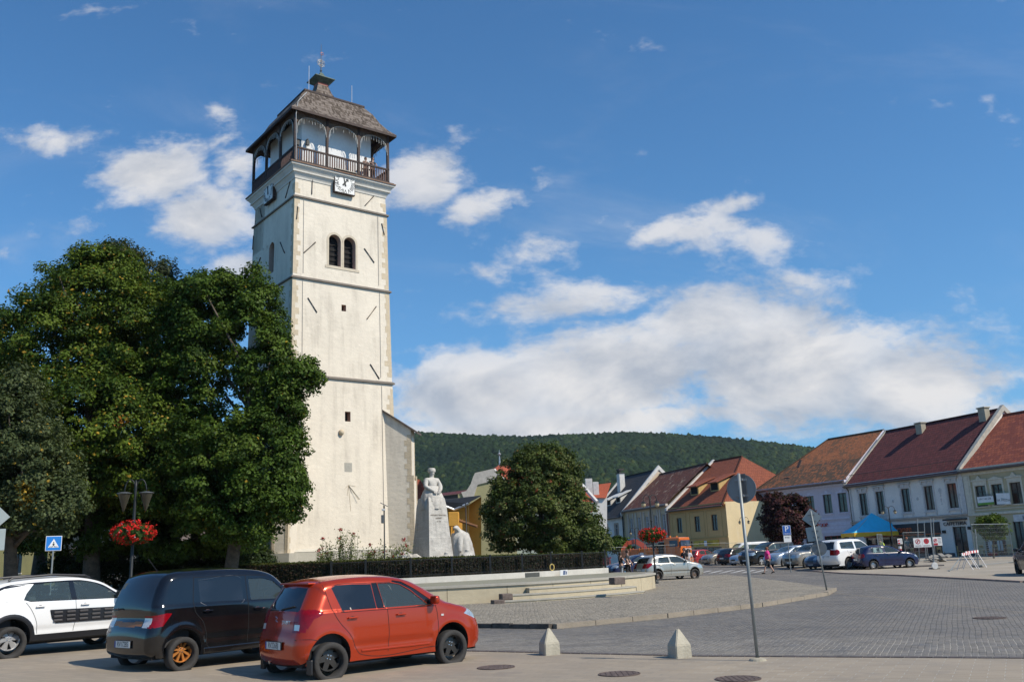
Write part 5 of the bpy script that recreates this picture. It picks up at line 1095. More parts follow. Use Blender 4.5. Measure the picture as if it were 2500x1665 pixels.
# ---------------------------------------------------------------- foliage
LEAF=leafm('leaf_surface',.5,.22); FLOW=leafm('flower_petals',.6,.2); BARK=plain('bark',(.09,.07,.05),.95,var=.4,scale=6,bump=.6)
def leaves(C,N,size,cols,rng,flat=.35,out=None):
    """one diamond-shaped leaf per centre C with normal N"""
    n=len(C); a=rng.normal(size=(n,3)); N=N/np.maximum(np.linalg.norm(N,axis=1,keepdims=True),1e-6); t=np.cross(N,a); t/=np.maximum(np.linalg.norm(t,axis=1,keepdims=True),1e-6); b=np.cross(N,t)
    s=size*rng.uniform(.6,1.25,(n,1)); V=np.stack([C-t*s*.6,C-b*s*.38+N*s*.10,C+t*s*.6-N*s*.12,C+b*s*.38+N*s*.10],1).reshape(-1,3)
    Fq=np.arange(4*n).reshape(n,4); return V,Fq,np.repeat(cols,4,0)
def crown(blobs,ncl,npc,rcl,lsize,pal,rng,inner=.12,gaps=None,accent=None,squash=.62):
    B=np.array([(b[0],b[1],b[2],b[3],b[4],b[5]) for b in blobs]); vol=(B[:,3]*B[:,4]*B[:,5])**.67; k=rng.choice(len(B),ncl*3,p=vol/vol.sum())
    d=rng.normal(size=(len(k),3)); d/=np.linalg.norm(d,axis=1,keepdims=True); r=rng.uniform(.70,1.0,(len(k),1)); tw=rng.random(len(k))<.16; r[tw]=rng.uniform(1.0,1.14,(tw.sum(),1)); r[rng.random(len(k))<inner]*=.55
    P=B[k,:3]+d*r*B[k,3:6]
    # keep clusters that are not deep in another ellipsoid
    q=((P[:,None,:]-B[None,:,:3])/B[None,:,3:6]); m=(np.sqrt((q**2).sum(-1))).min(1); keep=(m>.62)|(rng.random(len(k))<inner); P=P[keep][:ncl]; d=d[keep][:ncl]; kk=k[keep][:ncl]
    if gaps is not None:
        ok=np.ones(len(P),bool)
        for g in gaps: ok&=(((P-np.array(g[:3]))/np.array(g[3:6]))**2).sum(1)>1
        P=P[ok];d=d[ok];kk=kk[ok]
    n=len(P); cc=rng.random(n); pal=np.array(pal); C=[];N=[];K=[]
    rr=rcl*rng.choice([.45,.6,.8,1.0,1.35],n)*rng.uniform(.85,1.15,n); cnt=np.maximum(8,(npc*(rr/rcl)**2)).astype(int); idx=np.repeat(np.arange(n),cnt); m=len(idx)
    e=rng.normal(size=(m,3)); e/=np.linalg.norm(e,axis=1,keepdims=True); rad=rng.random((m,1))**.45; off=e*rad*rr[idx][:,None]; off[:,2]*=squash; off[:,2]-=.25*(off[:,0]**2+off[:,1]**2)/rcl
    C=P[idx]+off+rng.normal(0,.04,(m,3)); N=e*.7+d[idx]*.5+np.array([0,0,.55])+rng.normal(0,.55,(m,3))
    ci=pal[np.minimum((cc[idx]*len(pal)).astype(int),len(pal)-1)]*(rng.uniform(.75,1.3,(m,1)))
    if accent is not None:
        (acol,prob,spots)=accent; acol=np.array(acol); am=rng.random(m)<prob; ci[am]=acol*rng.uniform(.7,1.2,(am.sum(),1))
        for sp in spots:
            w=(((C-np.array(sp[:3]))/sp[3])**2).sum(1)<rng.uniform(.3,1.0,m); ci[w]=np.array(sp[4])*rng.uniform(.75,1.2,(w.sum(),1))
    return leaves(C,N,lsize,ci,rng),P
def pb(px,py,rx,ry,Y,dY=None):       # an ellipsoid of the crown measured in the photograph, standing at distance Y
    c=aty(px,py,Y); k=Y*1.0/F0*1.03; return (c.x,c.y,c.z,rx*k,(dY if dY else rx*k),ry*k)
def tree(name,label,base,blobs,ncl,npc,rcl,ls,pal,seed,cat='tree',group=None,limbs=12,tr=.3,z0=1.0,**kw):
    rng=np.random.default_rng(seed); (V,Fq,c),P=crown(blobs,ncl,npc,rcl,ls,pal,rng,**kw)
    r=empty(name,(base[0],base[1],z0),label,cat,group); npmesh('crown',V,Fq,LEAF,r,False,c)
    b=MB(); rnd=random.Random(seed); B=Vector((base[0],base[1],z0-.1)); cen=Vector(np.mean([bb[:3] for bb in blobs],0)); top=Vector((cen.x,cen.y,cen.z)); mid=B.lerp(top,.45)+Vector((rnd.uniform(-.2,.2),0,0))
    b.tube([B,B+Vector((0,0,.3)),mid,top],[tr*1.25,tr,tr*.72,tr*.35],10)
    br=MB()
    for i in range(limbs):
        q=Vector(P[rnd.randrange(len(P))]); s=B.lerp(top,rnd.uniform(.25,.95)); m1=s.lerp(q,.5)+Vector((rnd.uniform(-.3,.3),rnd.uniform(-.3,.3),rnd.uniform(0,.5))); br.tube([s,m1,q],[tr*.34,tr*.2,tr*.06],6)
    b.build('trunk',BARK,r,True); br.build('branches',BARK,r,True); return r
G1=[(.092,.132,.017),(.072,.110,.014),(.052,.088,.012),(.034,.062,.010)]; G2=[(.062,.105,.015),(.044,.080,.012),(.030,.056,.010),(.080,.122,.018)]; G3=[(.075,.082,.040),(.055,.068,.03),(.05,.06,.03)]; G4=[(.078,.098,.040),(.060,.080,.032),(.046,.062,.025)]
YEL=(.34,.22,.03); ORG=(.34,.14,.025)
def sp(px,py,Y,r,c): p=aty(px,py,Y); return (p.x,p.y,p.z,r,c)
grp='big park trees on the left'
def near(Y,r): return Y-r
tb=aty(225,1400,45)
tree('linden_tree','broad yellow-flecked green linden, behind the white car',(tb.x,tb.y),[pb(240,760,150,150,45),pb(140,880,170,170,44),pb(330,850,130,170,44),pb(230,1060,200,180,43.5),pb(360,1080,110,170,43),pb(90,1130,120,130,44.5),pb(250,680,90,85,45)],1350,150,.60,.145,G1,11,inner=.28,group=grp,tr=.42,limbs=16,
 accent=(YEL,.035,[sp(420,915,41.5,.5,YEL),sp(295,1028,40.5,.38,ORG),sp(445,940,41.5,.35,YEL),sp(240,800,41.8,.35,YEL),sp(150,720,42,.3,YEL),sp(75,1205,40.5,.55,YEL),sp(60,1240,41,.4,YEL),sp(195,1225,40.2,.25,ORG)]))
tb=aty(560,1400,43)
gp=[]
g=pb(590,810,42,36,42,6); gp.append(g); g=pb(520,960,70,85,40.5,1.6); gp.append(g)
tree('linden_tree','dark green linden beside the tower with bare limbs showing in its middle',(tb.x,tb.y),[pb(500,760,85,105,43),pb(560,720,70,65,43),pb(610,780,75,115,43),pb(650,900,70,130,42.5),pb(480,900,75,150,43),pb(690,1000,50,80,42),pb(720,925,60,42,42),pb(640,1130,105,130,42),pb(530,1140,110,150,42),pb(700,1110,48,75,41.8),pb(745,895,38,26,42),pb(700,1200,40,70,41.8),pb(600,1240,80,75,42)],1500,130,.50,.14,G2,12,inner=.25,group=grp,tr=.34,limbs=26,gaps=gp,
 accent=(YEL,.006,[sp(560,965,40,.2,ORG)]))
tb=aty(360,1400,58)
tree('larch_tree','grey-green feathery treetop rising behind the lindens',(tb.x,tb.y),[pb(300,660,60,75,56),pb(370,700,60,80,57),pb(440,740,50,80,57),pb(350,800,120,120,57),pb(265,640,30,55,56),pb(400,680,22,60,57)],520,90,.42,.15,G3,13,group=grp,limbs=14,tr=.3,squash=1.3)
tb=aty(30,1400,39)
tree('linden_tree','dull green leafy tree at the far left edge, nearest of the row',(tb.x,tb.y),[pb(20,1060,110,120,38),pb(80,1150,100,110,37.5),pb(-20,1200,100,110,38),pb(130,1230,70,70,37),pb(30,960,60,70,38.5)],560,130,.52,.125,G4,14,group=grp,tr=.3,
 accent=(YEL,.01,[sp(70,1200,36.3,.55,YEL),sp(55,1235,36.3,.35,YEL)]))
tb=aty(-60,1400,48)
tree('linden_tree','green tree cut by the left edge, standing behind its neighbours',(tb.x,tb.y),[pb(-40,860,110,130,47),pb(-100,1000,140,160,47),pb(10,1000,80,150,47)],380,95,.6,.19,G2,15,group=grp)
tb=aty(430,1400,50)
tree('linden_tree','shaded low tree filling the gap between the two big lindens',(tb.x,tb.y),[pb(420,1180,130,120,47),pb(300,1200,120,100,47),pb(520,1230,110,80,46),pb(180,1230,110,80,47),pb(240,1300,150,50,46),pb(470,1300,150,50,45.5),pb(80,1290,90,45,46),pb(620,1270,50,50,45)],700,120,.55,.16,G2,16,group=grp,limbs=10)
for i,(px,Y,r) in enumerate(((90,52,.32),(205,50,.38),(420,52,.3),(470,49,.28))):
    p=aty(px,1400,Y); b=MB(); b.tube([(p.x,p.y,.9),(p.x+.1,p.y,3.),(p.x,p.y,6.2)],[r*1.2,r,r*.8],10)
    rt=empty('tree_trunk',(p.x,p.y,1.),['slim dark trunk under the leaves at far left','thick dark trunk right of the crossing sign','dark trunk right of the flower lamp','dark trunk behind the black car roof'][i],'tree'); b.build('trunk',BARK,rt,True); rng=np.random.default_rng(60+i); (V,Fq,c),P=crown([(p.x,p.y,7.2,2.6,2.6,1.7)],90,90,.6,.2,G2,rng); npmesh('crown',V,Fq,LEAF,rt,False,c)
tb=aty(1325,1400,64)
CH1=[(.085,.110,.026),(.060,.085,.020),(.105,.125,.040),(.040,.060,.015)]
tree('chestnut_tree','rounded chestnut tree with rusty-edged leaves beyond the hedge, right of the monument',(tb.x,tb.y),[pb(1318,1150,70,62,63),pb(1285,1190,80,70,63),pb(1360,1180,60,75,63),pb(1320,1250,115,85,62.5),pb(1230,1250,50,60,62.5),pb(1400,1280,62,62,62.5),pb(1250,1305,60,40,62),pb(1380,1320,80,30,61.5),pb(1345,1120,45,35,63)],1200,85,.46,.16,CH1,21,tr=.28,limbs=12,inner=.25,
 accent=((.20,.07,.03),.02,[sp(1255,1165,61,.6,(.24,.07,.03)),sp(1340,1165,60.6,.35,(.22,.07,.03)),sp(1310,1200,60,.25,(.25,.07,.03))]))
tb=aty(1465,1400,58); tree('leafy_shrub','light green leafy shrub at the right end of the hedge',(tb.x,tb.y),[pb(1458,1325,26,24,57),pb(1440,1310,20,20,57)],70,70,.4,.18,CH1,22,cat='shrub',tr=.06,limbs=4,z0=.1)
tb=aty(1508,1380,100); tree('round_street_tree','small dark round tree in front of the slate-roofed house',(tb.x,tb.y),[pb(1508,1328,19,17,99)],80,80,.45,.2,G2,23,group='small street trees',tr=.1,limbs=4,z0=.0)
tb=aty(1925,1380,84); PR=[(.070,.022,.026),(.045,.015,.018),(.090,.034,.034),(.030,.012,.014)]
tree('purple_plum_tree','dark purple-leaved tree in front of the lilac house',(tb.x,tb.y),[pb(1895,1240,30,34,83),pb(1940,1235,26,30,83),pb(1910,1275,45,40,83),pb(1960,1265,30,30,83),pb(1930,1305,35,22,83),pb(1868,1255,14,16,83)],380,70,.42,.2,PR,24,tr=.16,limbs=12,z0=0)
tb=aty(2425,1355,68); tree('round_street_tree','small round green tree in front of the book shop',(tb.x,tb.y),[pb(2418,1283,30,25,67),pb(2435,1295,18,16,67)],110,80,.34,.15,G1,25,group='small street trees',tr=.07,limbs=5,z0=.06)
for i,(px,w_,yt,Y) in enumerate(((190,75,1340,49),(330,80,1335,50),(450,90,1330,49),(570,70,1325,48),(640,30,1340,49))):  # added bushes, dark leaf colour stands in for the shade under the crowns
    tb=aty(px,1400,Y); tree('dark_shrub',['low dark shrub between the trunks at left','added shrub filling the shade behind the flower lamp pole','added shrub filling the shade behind the black car','added shrub filling the shade next to the tower plinth','small added shrub filling the shade at the tower plinth'][i],(tb.x,tb.y),[pb(px,1385,w_,1385-yt,Y)],130,90,.45,.13,[(.02,.035,.012),(.03,.045,.015)],70+i,cat='shrub',group='dark shrubs under the park trees',tr=.06,limbs=3,inner=.3)
# ---------------------------------------------------------------- hedge with a thin iron fence in front
hp=arc([(-17,46.3),(-10,44.6),(-5.3,44.3),(-1.6,45.6),(1.4,47.4),(4.3,49.4)],8)
rng=np.random.default_rng(5); hr=empty('clipped_hedge',(-5,46,1.0),'long clipped hedge with shade coloured into its front and sun into its green top along the terrace','hedge')
C=[];N=[];Kc=[]
b=MB(); ib=offs(hp,-1.5)
for i in range(len(hp)-1):
    a,c=hp[i],hp[i+1]; d,e=ib[i+1],ib[i]; za=1.90-.12*(i/len(hp)); 
    b.quad((a.x,a.y,1.0),(c.x,c.y,1.0),(c.x,c.y,za-.05),(a.x,a.y,za-.05)); b.quad((a.x,a.y,za-.05),(c.x,c.y,za-.05),(d.x,d.y,za-.05),(e.x,e.y,za-.05))
    L=(c-a).length; t=(c-a).normalized(); n=Vector((t.y,-t.x)); m=int(L*950); s=rng.random(m)*L; z=1.0+rng.random(m)**.8*(za-1.0); 
    P=np.stack([a.x+t.x*s+n.x*rng.normal(0,.05,m),a.y+t.y*s+n.y*rng.normal(0,.05,m),z],1); C.append(P); N.append(np.array([n.x,n.y,.3])+rng.normal(0,.6,(m,3))); col=np.where((rng.random(m)<.35)[:,None],np.array([.05,.03,.022]),np.array([.022,.026,.014])); Kc.append(col*rng.uniform(.5,1.4,(m,1)))  # front leaves browner and darker, shade of that side put into their colour
    m=int(L*1500); s=rng.random(m)*L; w=rng.random(m)*1.4; P=np.stack([a.x+t.x*s-n.x*w,a.y+t.y*s-n.y*w,za+rng.normal(0,.035,m)],1); C.append(P); N.append(np.array([0,0,1.])+rng.normal(0,.5,(m,3))); Kc.append(np.array([.075,.085,.022])*rng.uniform(.5,1.4,(m,1)))  # top leaves coloured lighter, sunlight put into the green
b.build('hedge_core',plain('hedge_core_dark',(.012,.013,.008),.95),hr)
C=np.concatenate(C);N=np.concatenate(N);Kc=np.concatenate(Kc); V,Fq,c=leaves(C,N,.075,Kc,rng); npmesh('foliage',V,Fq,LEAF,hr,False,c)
fr_=empty('iron_fence',(-5,45,1.0),'thin black iron railing standing close in front of the dark hedge','fence'); fp=arc([(-9,44.3),(-5.2,44.0),(-1.5,45.3),(1.5,47.1),(4.4,49.1)],12); pa=MB()
for z in (1.12,1.82): pa.tube([(p.x,p.y,z) for p in fp],.018,5)
acc=0
for i in range(len(fp)-1):
    d=fp[i+1]-fp[i]; n=max(1,int(d.length/.12))
    for k in range(n): p=fp[i]+d*(k/n); pa.tube([(p.x,p.y,1.12),(p.x,p.y,1.82)],.007,4)
pa.build('fence_panel',IRON,fr_)
for i in range(0,len(fp),6): p=fp[i]; MB().bbox(p.x-.05,p.x+.05,p.y-.05,p.y+.05,1.0,1.93,.01).build('fence_post',IRON,fr_)
# ---------------------------------------------------------------- rose bushes
def rosebush(px,py,w,h,Y,seed,label):
    rng=np.random.default_rng(seed); p=aty(px,1372,Y); r=empty('rose_bush',(p.x,p.y,1.0),label,'rose bush','rose bushes at the foot of the tower'); rnd=random.Random(seed); b=MB(); C=[]; tips=[]
    for i in range(14):
        q=Vector((p.x+rnd.uniform(-w,w)*.5,p.y+rnd.uniform(-.3,.3),1.0)); t=q+Vector((rnd.uniform(-.2,.2),rnd.uniform(-.1,.1),h*rnd.uniform(.55,1.05))); b.tube([q,q.lerp(t,.5)+Vector((rnd.uniform(-.08,.08),0,0)),t],[.012,.009,.005],4); tips.append(t)
        for k in range(42): s=rnd.uniform(.3,1.); C.append(q.lerp(t,s)+Vector((rnd.gauss(0,.11),rnd.gauss(0,.1),rnd.gauss(0,.07))))
    b.build('stems',plain('green_stem',(.07,.08,.03),.8),r); C=np.array([tuple(c) for c in C]); V,Fq,c=leaves(C,rng.normal(size=C.shape)+np.array([0,0,.5]),.085,np.array([.15,.18,.06])*rng.uniform(.5,1.4,(len(C),1)),rng); npmesh('leaves',V,Fq,LEAF,r,False,c)
    for t in tips[:3]:
        n=26; C=np.array(tuple(t))+rng.normal(0,.05,(n,3)); V,Fq,c=leaves(C,rng.normal(size=(n,3)),.075,np.array([.36,.015,.02])*rng.uniform(.5,1.2,(n,1)),rng); npmesh('rose_bloom',V,Fq,FLOW,r,False,c)
for i,(px,w,h) in enumerate(((790,.9,.9),(820,.9,1.25),(850,.8,1.5),(880,.9,1.0),(910,.9,1.05),(965,.9,1.0),(990,.8,.9))):
    rosebush(px,1370,w*1.15,h*1.3+.45,46.8+.4*(i%2),100+i,['leftmost rose bush at the tower foot','second rose bush from the left at the tower foot','tallest rose bush in the middle of the tower foot','rose bush just right of the tallest one','dense rose bush just left of the solar lamp','rose bush just right of the solar lamp','rightmost rose bush, near the monument'][i])
# ---------------------------------------------------------------- vehicles
def inside(P,poly):
    x,y=P[...,0],P[...,1]; r=np.zeros(x.shape,bool); n=len(poly)
    for i in range(n):
        x0,y0=poly[i]; x1,y1=poly[(i+1)%n]
        if y0==y1: continue
        r^=((y0>y)!=(y1>y))&(x<(x1-x0)*(y-y0)/(y1-y0)+x0)
    return r
def nearest(P,pl,closed=True):
    A=np.array(pl,float); Bq=np.roll(A,-1,0) if closed else A[1:]; A=A if closed else A[:-1]
    D=Bq-A; L2=(D**2).sum(1)+1e-12; out=np.empty(len(P)); Q=np.empty((len(P),2)); I=np.empty(len(P),int)
    for s in range(0,len(P),4000):
        p=P[s:s+4000,None,:]; t=np.clip(((p-A)*D).sum(-1)/L2,0,1); q=A+t[...,None]*D; d=((p-q)**2).sum(-1); i=d.argmin(1); k=np.arange(len(i)); out[s:s+4000]=np.sqrt(d[k,i]); Q[s:s+4000]=q[k,i]; I[s:s+4000]=i
    return out,Q,I
def crom(pts,step):
    P=np.array(pts,float); out=[]
    for i in range(len(P)-1):
        p0=P[max(i-1,0)];p1=P[i];p2=P[i+1];p3=P[min(i+2,len(P)-1)]; n=max(2,int(np.linalg.norm(p2-p1)/step))
        # centripetal-like damping of the tangents
        a=np.linalg.norm(p1-p0)+1e-6;b=np.linalg.norm(p2-p1)+1e-6;c=np.linalg.norm(p3-p2)+1e-6
        m1=((p2-p1)/b+( (p1-p0)/a if a>1e-5 else (p2-p1)/b))*.5*b; m2=((p2-p1)/b+((p3-p2)/c if c>1e-5 else (p2-p1)/b))*.5*b
        for k in range(n):
            t=k/n; out.append((2*t**3-3*t**2+1)*p1+(t**3-2*t**2+t)*m1+(-2*t**3+3*t**2)*p2+(t**3-t**2)*m2)
    out.append(P[-1]); return np.array(out)
def make_wheel(root,x,y,r,w,side,rim_mat,spokes,style,tyre_mat):
    """wheel centred at x,y, axis along y; side=+1 when the outer face looks to +y"""
    Mx=Matrix.Translation((x,y,r))@Matrix.Rotation(-side*PI/2,4,'X')     # local z -> outward
    hub=MB(); rr=r*.70; hub.lathe([(.001,-.09),(rr*.9,-.09),(rr*.95,-.13)],(0,0,0),24,Mx); hub.lathe([(.03,-.085),(rr*.7,-.082),(rr*.72,-.09)],(0,0,0),16,Mx); wheel=hub.build('wheel',plain('brake_dark',(.03,.03,.03),.6,.5),root,True)
    t=MB(); h=w/2; t.lathe([(rr,-h),(rr+.02,-h*1.02),(r*.93,-h*1.0),(r,-h*.72),(r,h*.72),(r*.985,h*.86),(r*.93,h*1.0),(r*.80,h*1.05),(rr+.012,h*.92),(rr,h*.85),(rr*.98,-h)],(0,0,-h+.02),36,Mx); t.build('tyre',tyre_mat,wheel,True)
    m=MB(); z0=-.012
    m.lathe([(rr*1.0,.0),(rr*.965,.004),(rr*.90,-.02),(rr*.89,-.09)],(0,0,0),36,Mx)
    m.lathe([(.001,.002),(rr*.16,.0),(rr*.20,-.02)],(0,0,0),16,Mx)
    n=spokes; 
    for k in range(n):
        a=2*PI*k/n+.2; c,s=math.cos(a),math.sin(a); R2=Mx@Matrix.Rotation(a,4,'Z')
        if style=='thin': w0,w1=.07,.12
        elif style=='wide': w0,w1=.24,.20
        elif style=='fan': w0,w1=.13,.34
        else: w0,w1=.14,.26
        a0,a1=rr*.15,rr*.93; V=[(a0,-rr*w0,-.004),(a1,-rr*w1,-.022),(a1,rr*w1*(.9 if style!='fan' else .3),-.022),(a0,rr*w0,-.004),(a0,-rr*w0,-.05),(a1,-rr*w1*1.0,-.055),(a1,rr*w1,-.055),(a0,rr*w0,-.05)]
        m.add([R2@Vector(v) for v in V],[(0,1,2,3),(4,7,6,5),(0,4,5,1),(2,6,7,3)])
    if style=='disc': m.lathe([(.001,-.02),(rr*.5,-.015),(rr*.8,-.035),(rr*.95,-.02)],(0,0,0),24,Mx)
    m.build('rim',rim_mat,wheel,False)
    b=MB()
    for k in range(4): a=2*PI*k/4+.5; b.lathe([(.001,.004),(.012,.003),(.014,-.01)],(rr*.12*math.cos(a)*1.1,rr*.12*math.sin(a)*1.1,0),8,Mx) if False else b.lathe([(.001,.006),(.011,.004),(.013,-.01)],Mx.to_3x3()@Vector((rr*.13*math.cos(a)*1.3,rr*.13*math.sin(a)*1.3,0)),8,Mx)
    b.build('wheel_bolts',CHROME,wheel); return wheel
TYRE=plain('tyre_rubber',(.032,.030,.028),.85,var=.3,scale=9,bump=.2); LINER=plain('wheel_arch_liner',(.012,.012,.012),.95); SEAT=plain('seat_cloth',(.06,.065,.07),.9,var=.2); PLATE=plain('number_plate',(.62,.63,.60),.45,var=.06); PBLUE=plain('plate_blue',(.02,.05,.25),.5)
REDL=plain('tail_light_red',(.20,.002,.006),.10,var=.2,scale=20); CLEARL=plain('lamp_clear',(.62,.60,.58),.12,.3,.15,25); HEADL=plain('headlight_glass',(.45,.50,.52),.08,.5,.3,18); AMBER=plain('lamp_amber',(.55,.2,.03),.2)
RIMS={}
def car(name,label,s,loc,rz,col,group=None,scale=1.0):
    """s: side profile in metres, x from the rear bumper (0) to the nose (L), z up. The skin is one curved surface:
    a side sheet whose half width falls off round the outline, and a band over the outline from tail to nose."""
    L,Wd,H=s['L'],s['W']/2,s['H']; g=s.get('grid',.025); root=empty(name,(0,0,0),label,'car',group)
    up=crom(s['outline'],g*.7)             # rear bottom -> over the roof -> nose bottom
    ra=s['arch']; ax=[s['axR'],s['axF']]; wr=s['wr']; zb=s.get('sill',.20)
    bot=[]                                    # nose bottom -> rear bottom with the two arches
    x=up[-1][0]; 
    def archpts(cx):
        z0=zb-wr; a0=math.asin(max(-1,min(1,z0/ra))); n=18; return [(cx+ra*math.cos(a0+(PI-2*a0)*k/n),wr+ra*math.sin(a0+(PI-2*a0)*k/n)) for k in range(n+1)]
    bot+=[(x-.05,zb)]+archpts(ax[1])+archpts(ax[0])+[(up[0][0]+.05,zb)]
    R_end,R_roof=s.get('Rend',.24),s.get('Rroof',.11); belt=s['belt']
    nrm=[]
    T=np.gradient(up,axis=0); T/=np.linalg.norm(T,axis=1,keepdims=True)+1e-9; Nout=np.stack([-T[:,1],T[:,0]],1)     # outward for a clockwise walk
    if Nout[len(up)//2][1]<0: Nout=-Nout
    def Rof(nx): return R_roof+(R_end-R_roof)*np.clip(np.abs(nx),0,1)**1.5
    def width(x,z):
        t=np.clip((x/L-.5)*2,-1,1); pl=1-.035*np.abs(t)**2.2-.05*np.clip(np.abs(t)-.72,0,1)**1.3*2.5
        w=Wd*pl; ab=np.clip(z-belt,0,None); w=w-ab*s.get('tumble',.30)-.018*np.clip(ab/.03,0,1); low=np.clip(.55-z,0,None); w=w-low*.10
        w=w-.02*np.clip((z-.62)/(belt-.62),0,1)**2
        for cx in ax:
            d=np.hypot(x-cx,z-wr); w=w+s.get('flare',.022)*np.exp(-((d-ra-.03)/.085)**2)*(z<belt)
        w=w-.012*np.exp(-((z-s.get('crease',.45))/.05)**2)*((x>ax[0]+ra+.05)&(x<ax[1]-ra-.05))
        return w
    d_in=.42    # the side sheet starts where the rounding has turned this share of R
    offs_=np.array([Rof(n[0])*d_in for n in Nout]); ins=up-Nout*offs_[:,None]
    sidepoly=np.concatenate([ins,np.array(bot)])
    def Y(P):
        d,Q,I=nearest(P,up,False); nx=Nout[np.clip(I,0,len(up)-1)][:,0]; R=Rof(nx); u=np.clip(1-d/R,0,1); return width(P[:,0],P[:,1])-R*(1-np.sqrt(np.clip(1-u*u,0,1)))
    regs=[(n,np.array(pl,float)) for n,pl in s['regions']]
    # exact outlines: constrained triangulation of the side sheet with a fine grid of inner points
    pts=[];eds=[]
    def addpl(pl,h):
        pl=np.array(pl,float); o=len(pts); q=[]
        for i in range(len(pl)):
            a_,b_=pl[i],pl[(i+1)%len(pl)]; n_=max(1,int(np.linalg.norm(b_-a_)/h)); q+=[a_+(b_-a_)*(k/n_) for k in range(n_)]
        pts.extend(q); eds.extend([(o+i,o+(i+1)%len(q)) for i in range(len(q))])
    addpl(sidepoly,g)
    for n_,pl in regs: addpl(pl,g)
    E0=np.array(pts); xs=np.arange(0,L,g); zs=np.arange(.15,H+.02,g); GX,GZ=np.meshgrid(xs,zs,indexing='ij'); P=np.stack([GX,GZ],-1).reshape(-1,2); P=P[inside(P,sidepoly)]
    dmin=np.full(len(P),9.)
    for i in range(0,len(P),2000): dmin[i:i+2000]=np.sqrt(((P[i:i+2000,None,:]-E0[None])**2).sum(-1).min(1))
    P=P[dmin>g*.55]
    allp=[Vector((float(p[0]),float(p[1]))) for p in pts]+[Vector((float(p[0]),float(p[1]))) for p in P]
    from mathutils.geometry import delaunay_2d_cdt
    vo,_e,fo,_a,_b,_c=delaunay_2d_cdt(allp,eds,[],0,1e-5)
    P2=np.array([(v.x,v.y) for v in vo]); P=P2; Fq=np.array([f for f in fo if len(f)==3],int); A_=P2[Fq]; ar=(A_[:,1,0]-A_[:,0,0])*(A_[:,2,1]-A_[:,0,1])-(A_[:,2,0]-A_[:,0,0])*(A_[:,1,1]-A_[:,0,1]); Fq[ar<0]=Fq[ar<0][:,::-1]; Fq=Fq[np.abs(ar)>1e-9]
    cen=P2[Fq].mean(1); Fq=Fq[inside(cen,sidepoly)]
    cen=P2[Fq].mean(1); lab=np.zeros(len(Fq),int)
    for k,(n,pl) in reversed(list(enumerate(regs))): lab[inside(cen,pl)]=k+1
    ui=np.unique(Fq); yy=np.zeros(len(P)); yy[ui]=Y(P2[ui])
    names=['body']+[n for n,_ in regs]
    recess={'glass':-.012,'door':.0,'pillar':-.008,'bump':.018,'clad':.008}
    parts={}
    def addpart(key,V,F): parts.setdefault(key,[]).append((V,F))
    for k,n in enumerate(names):
        f=Fq[lab==k]
        if not len(f): continue
        u,inv=np.unique(f,return_inverse=True); base=n.split(':')[0]; off=recess.get(base,0)
        for sgn in (1,-1):
            V=np.stack([P2[u][:,0],sgn*(yy[u]+off),P2[u][:,1]],1); ff=inv.reshape(-1,3); ff=ff[:,::-1] if sgn>0 else ff; addpart((n,sgn if base in('glass','door','bump','pillar','dglass','trim','clad') else 0),V,ff)
    # the band over the outline
    cols=[]; Kc=s.get('kc',14); 
    n=len(up); Rv=Rof(Nout[:,0]); W0=width(up[:,0],up[:,1]); yb=W0-Rv
    u=np.linspace(-1,1,2*Kc+1); bandV=[]
    phi=np.linspace(0,1,s.get('nphi',9))[1:]   # rounding columns
    crown_=s.get('crown',.035)
    def col_at(j_y,d): return up-Nout*d[:,None], j_y
    colsP=[];colsY=[]
    # outer-right to outer-left
    ph_end=np.arccos(1-d_in) # angle whose 1-cos = d_in
    for p in phi[::-1]:
        a=ph_end*p; d=Rv*(1-math.cos(a)); q=up-Nout*d[:,None]; w=width(q[:,0],q[:,1]); colsP.append(q); colsY.append(-(w-Rv+Rv*math.sin(a)))
    for t in u:
        q=up+Nout*(crown_*(1-t*t)*np.clip(np.abs(Nout[:,1])*1.0+.6,0,1))[:,None]; colsP.append(q); colsY.append(yb*t)
    for p in phi:
        a=ph_end*p; d=Rv*(1-math.cos(a)); q=up-Nout*d[:,None]; w=width(q[:,0],q[:,1]); colsP.append(q); colsY.append(w-Rv+Rv*math.sin(a))
    CP=np.array(colsP); CY=np.array(colsY); m=len(CP); V=np.stack([CP[...,0],CY,CP[...,1]],-1)        # m x n x 3
    id2=np.arange(m*n).reshape(m,n); F2=np.stack([id2[:-1,:-1],id2[:-1,1:],id2[1:,1:],id2[1:,:-1]],-1).reshape(-1,4); Vf=V.reshape(-1,3)
    c3=Vf[F2].mean(1); lab2=np.full(len(F2),'body',object); nph=len(phi); jj=np.repeat(np.arange(m-1),n-1)+.5; mid_=(m-1)/2; tcol=np.abs(jj-mid_)/Kc; tcol=np.where(tcol>1,1+(np.abs(jj-mid_)-Kc)/nph,tcol)
    for nme,pl in regs:
        if nme.split(':')[0] in ('tail','head','clad','lampc'):
            mk=inside(c3[:,[0,2]],pl)&(tcol>s.get('wrapt',.75)); lab2[mk]=nme
    for nme,(xa,xb,ya,yb2,za,zb2,tp) in s.get('band',[]):     # regions on the band: x range, |y| at bottom and top, z range
        zt=np.clip((c3[:,2]-za)/max(zb2-za,1e-6),0,1); lim=ya+(yb2-ya)*zt; mk=(c3[:,0]>=xa)&(c3[:,0]<=xb)&(tcol<lim)&(c3[:,2]>=za)&(c3[:,2]<=zb2)
        if tp: mk&=tcol>tp
        lab2[mk]=nme
    for nme in set(lab2):
        f=F2[lab2==nme]; uu,inv=np.unique(f,return_inverse=True); q4=inv.reshape(-1,4); addpart((nme,0),Vf[uu],np.concatenate([q4[:,[0,1,2]],q4[:,[0,2,3]]]))
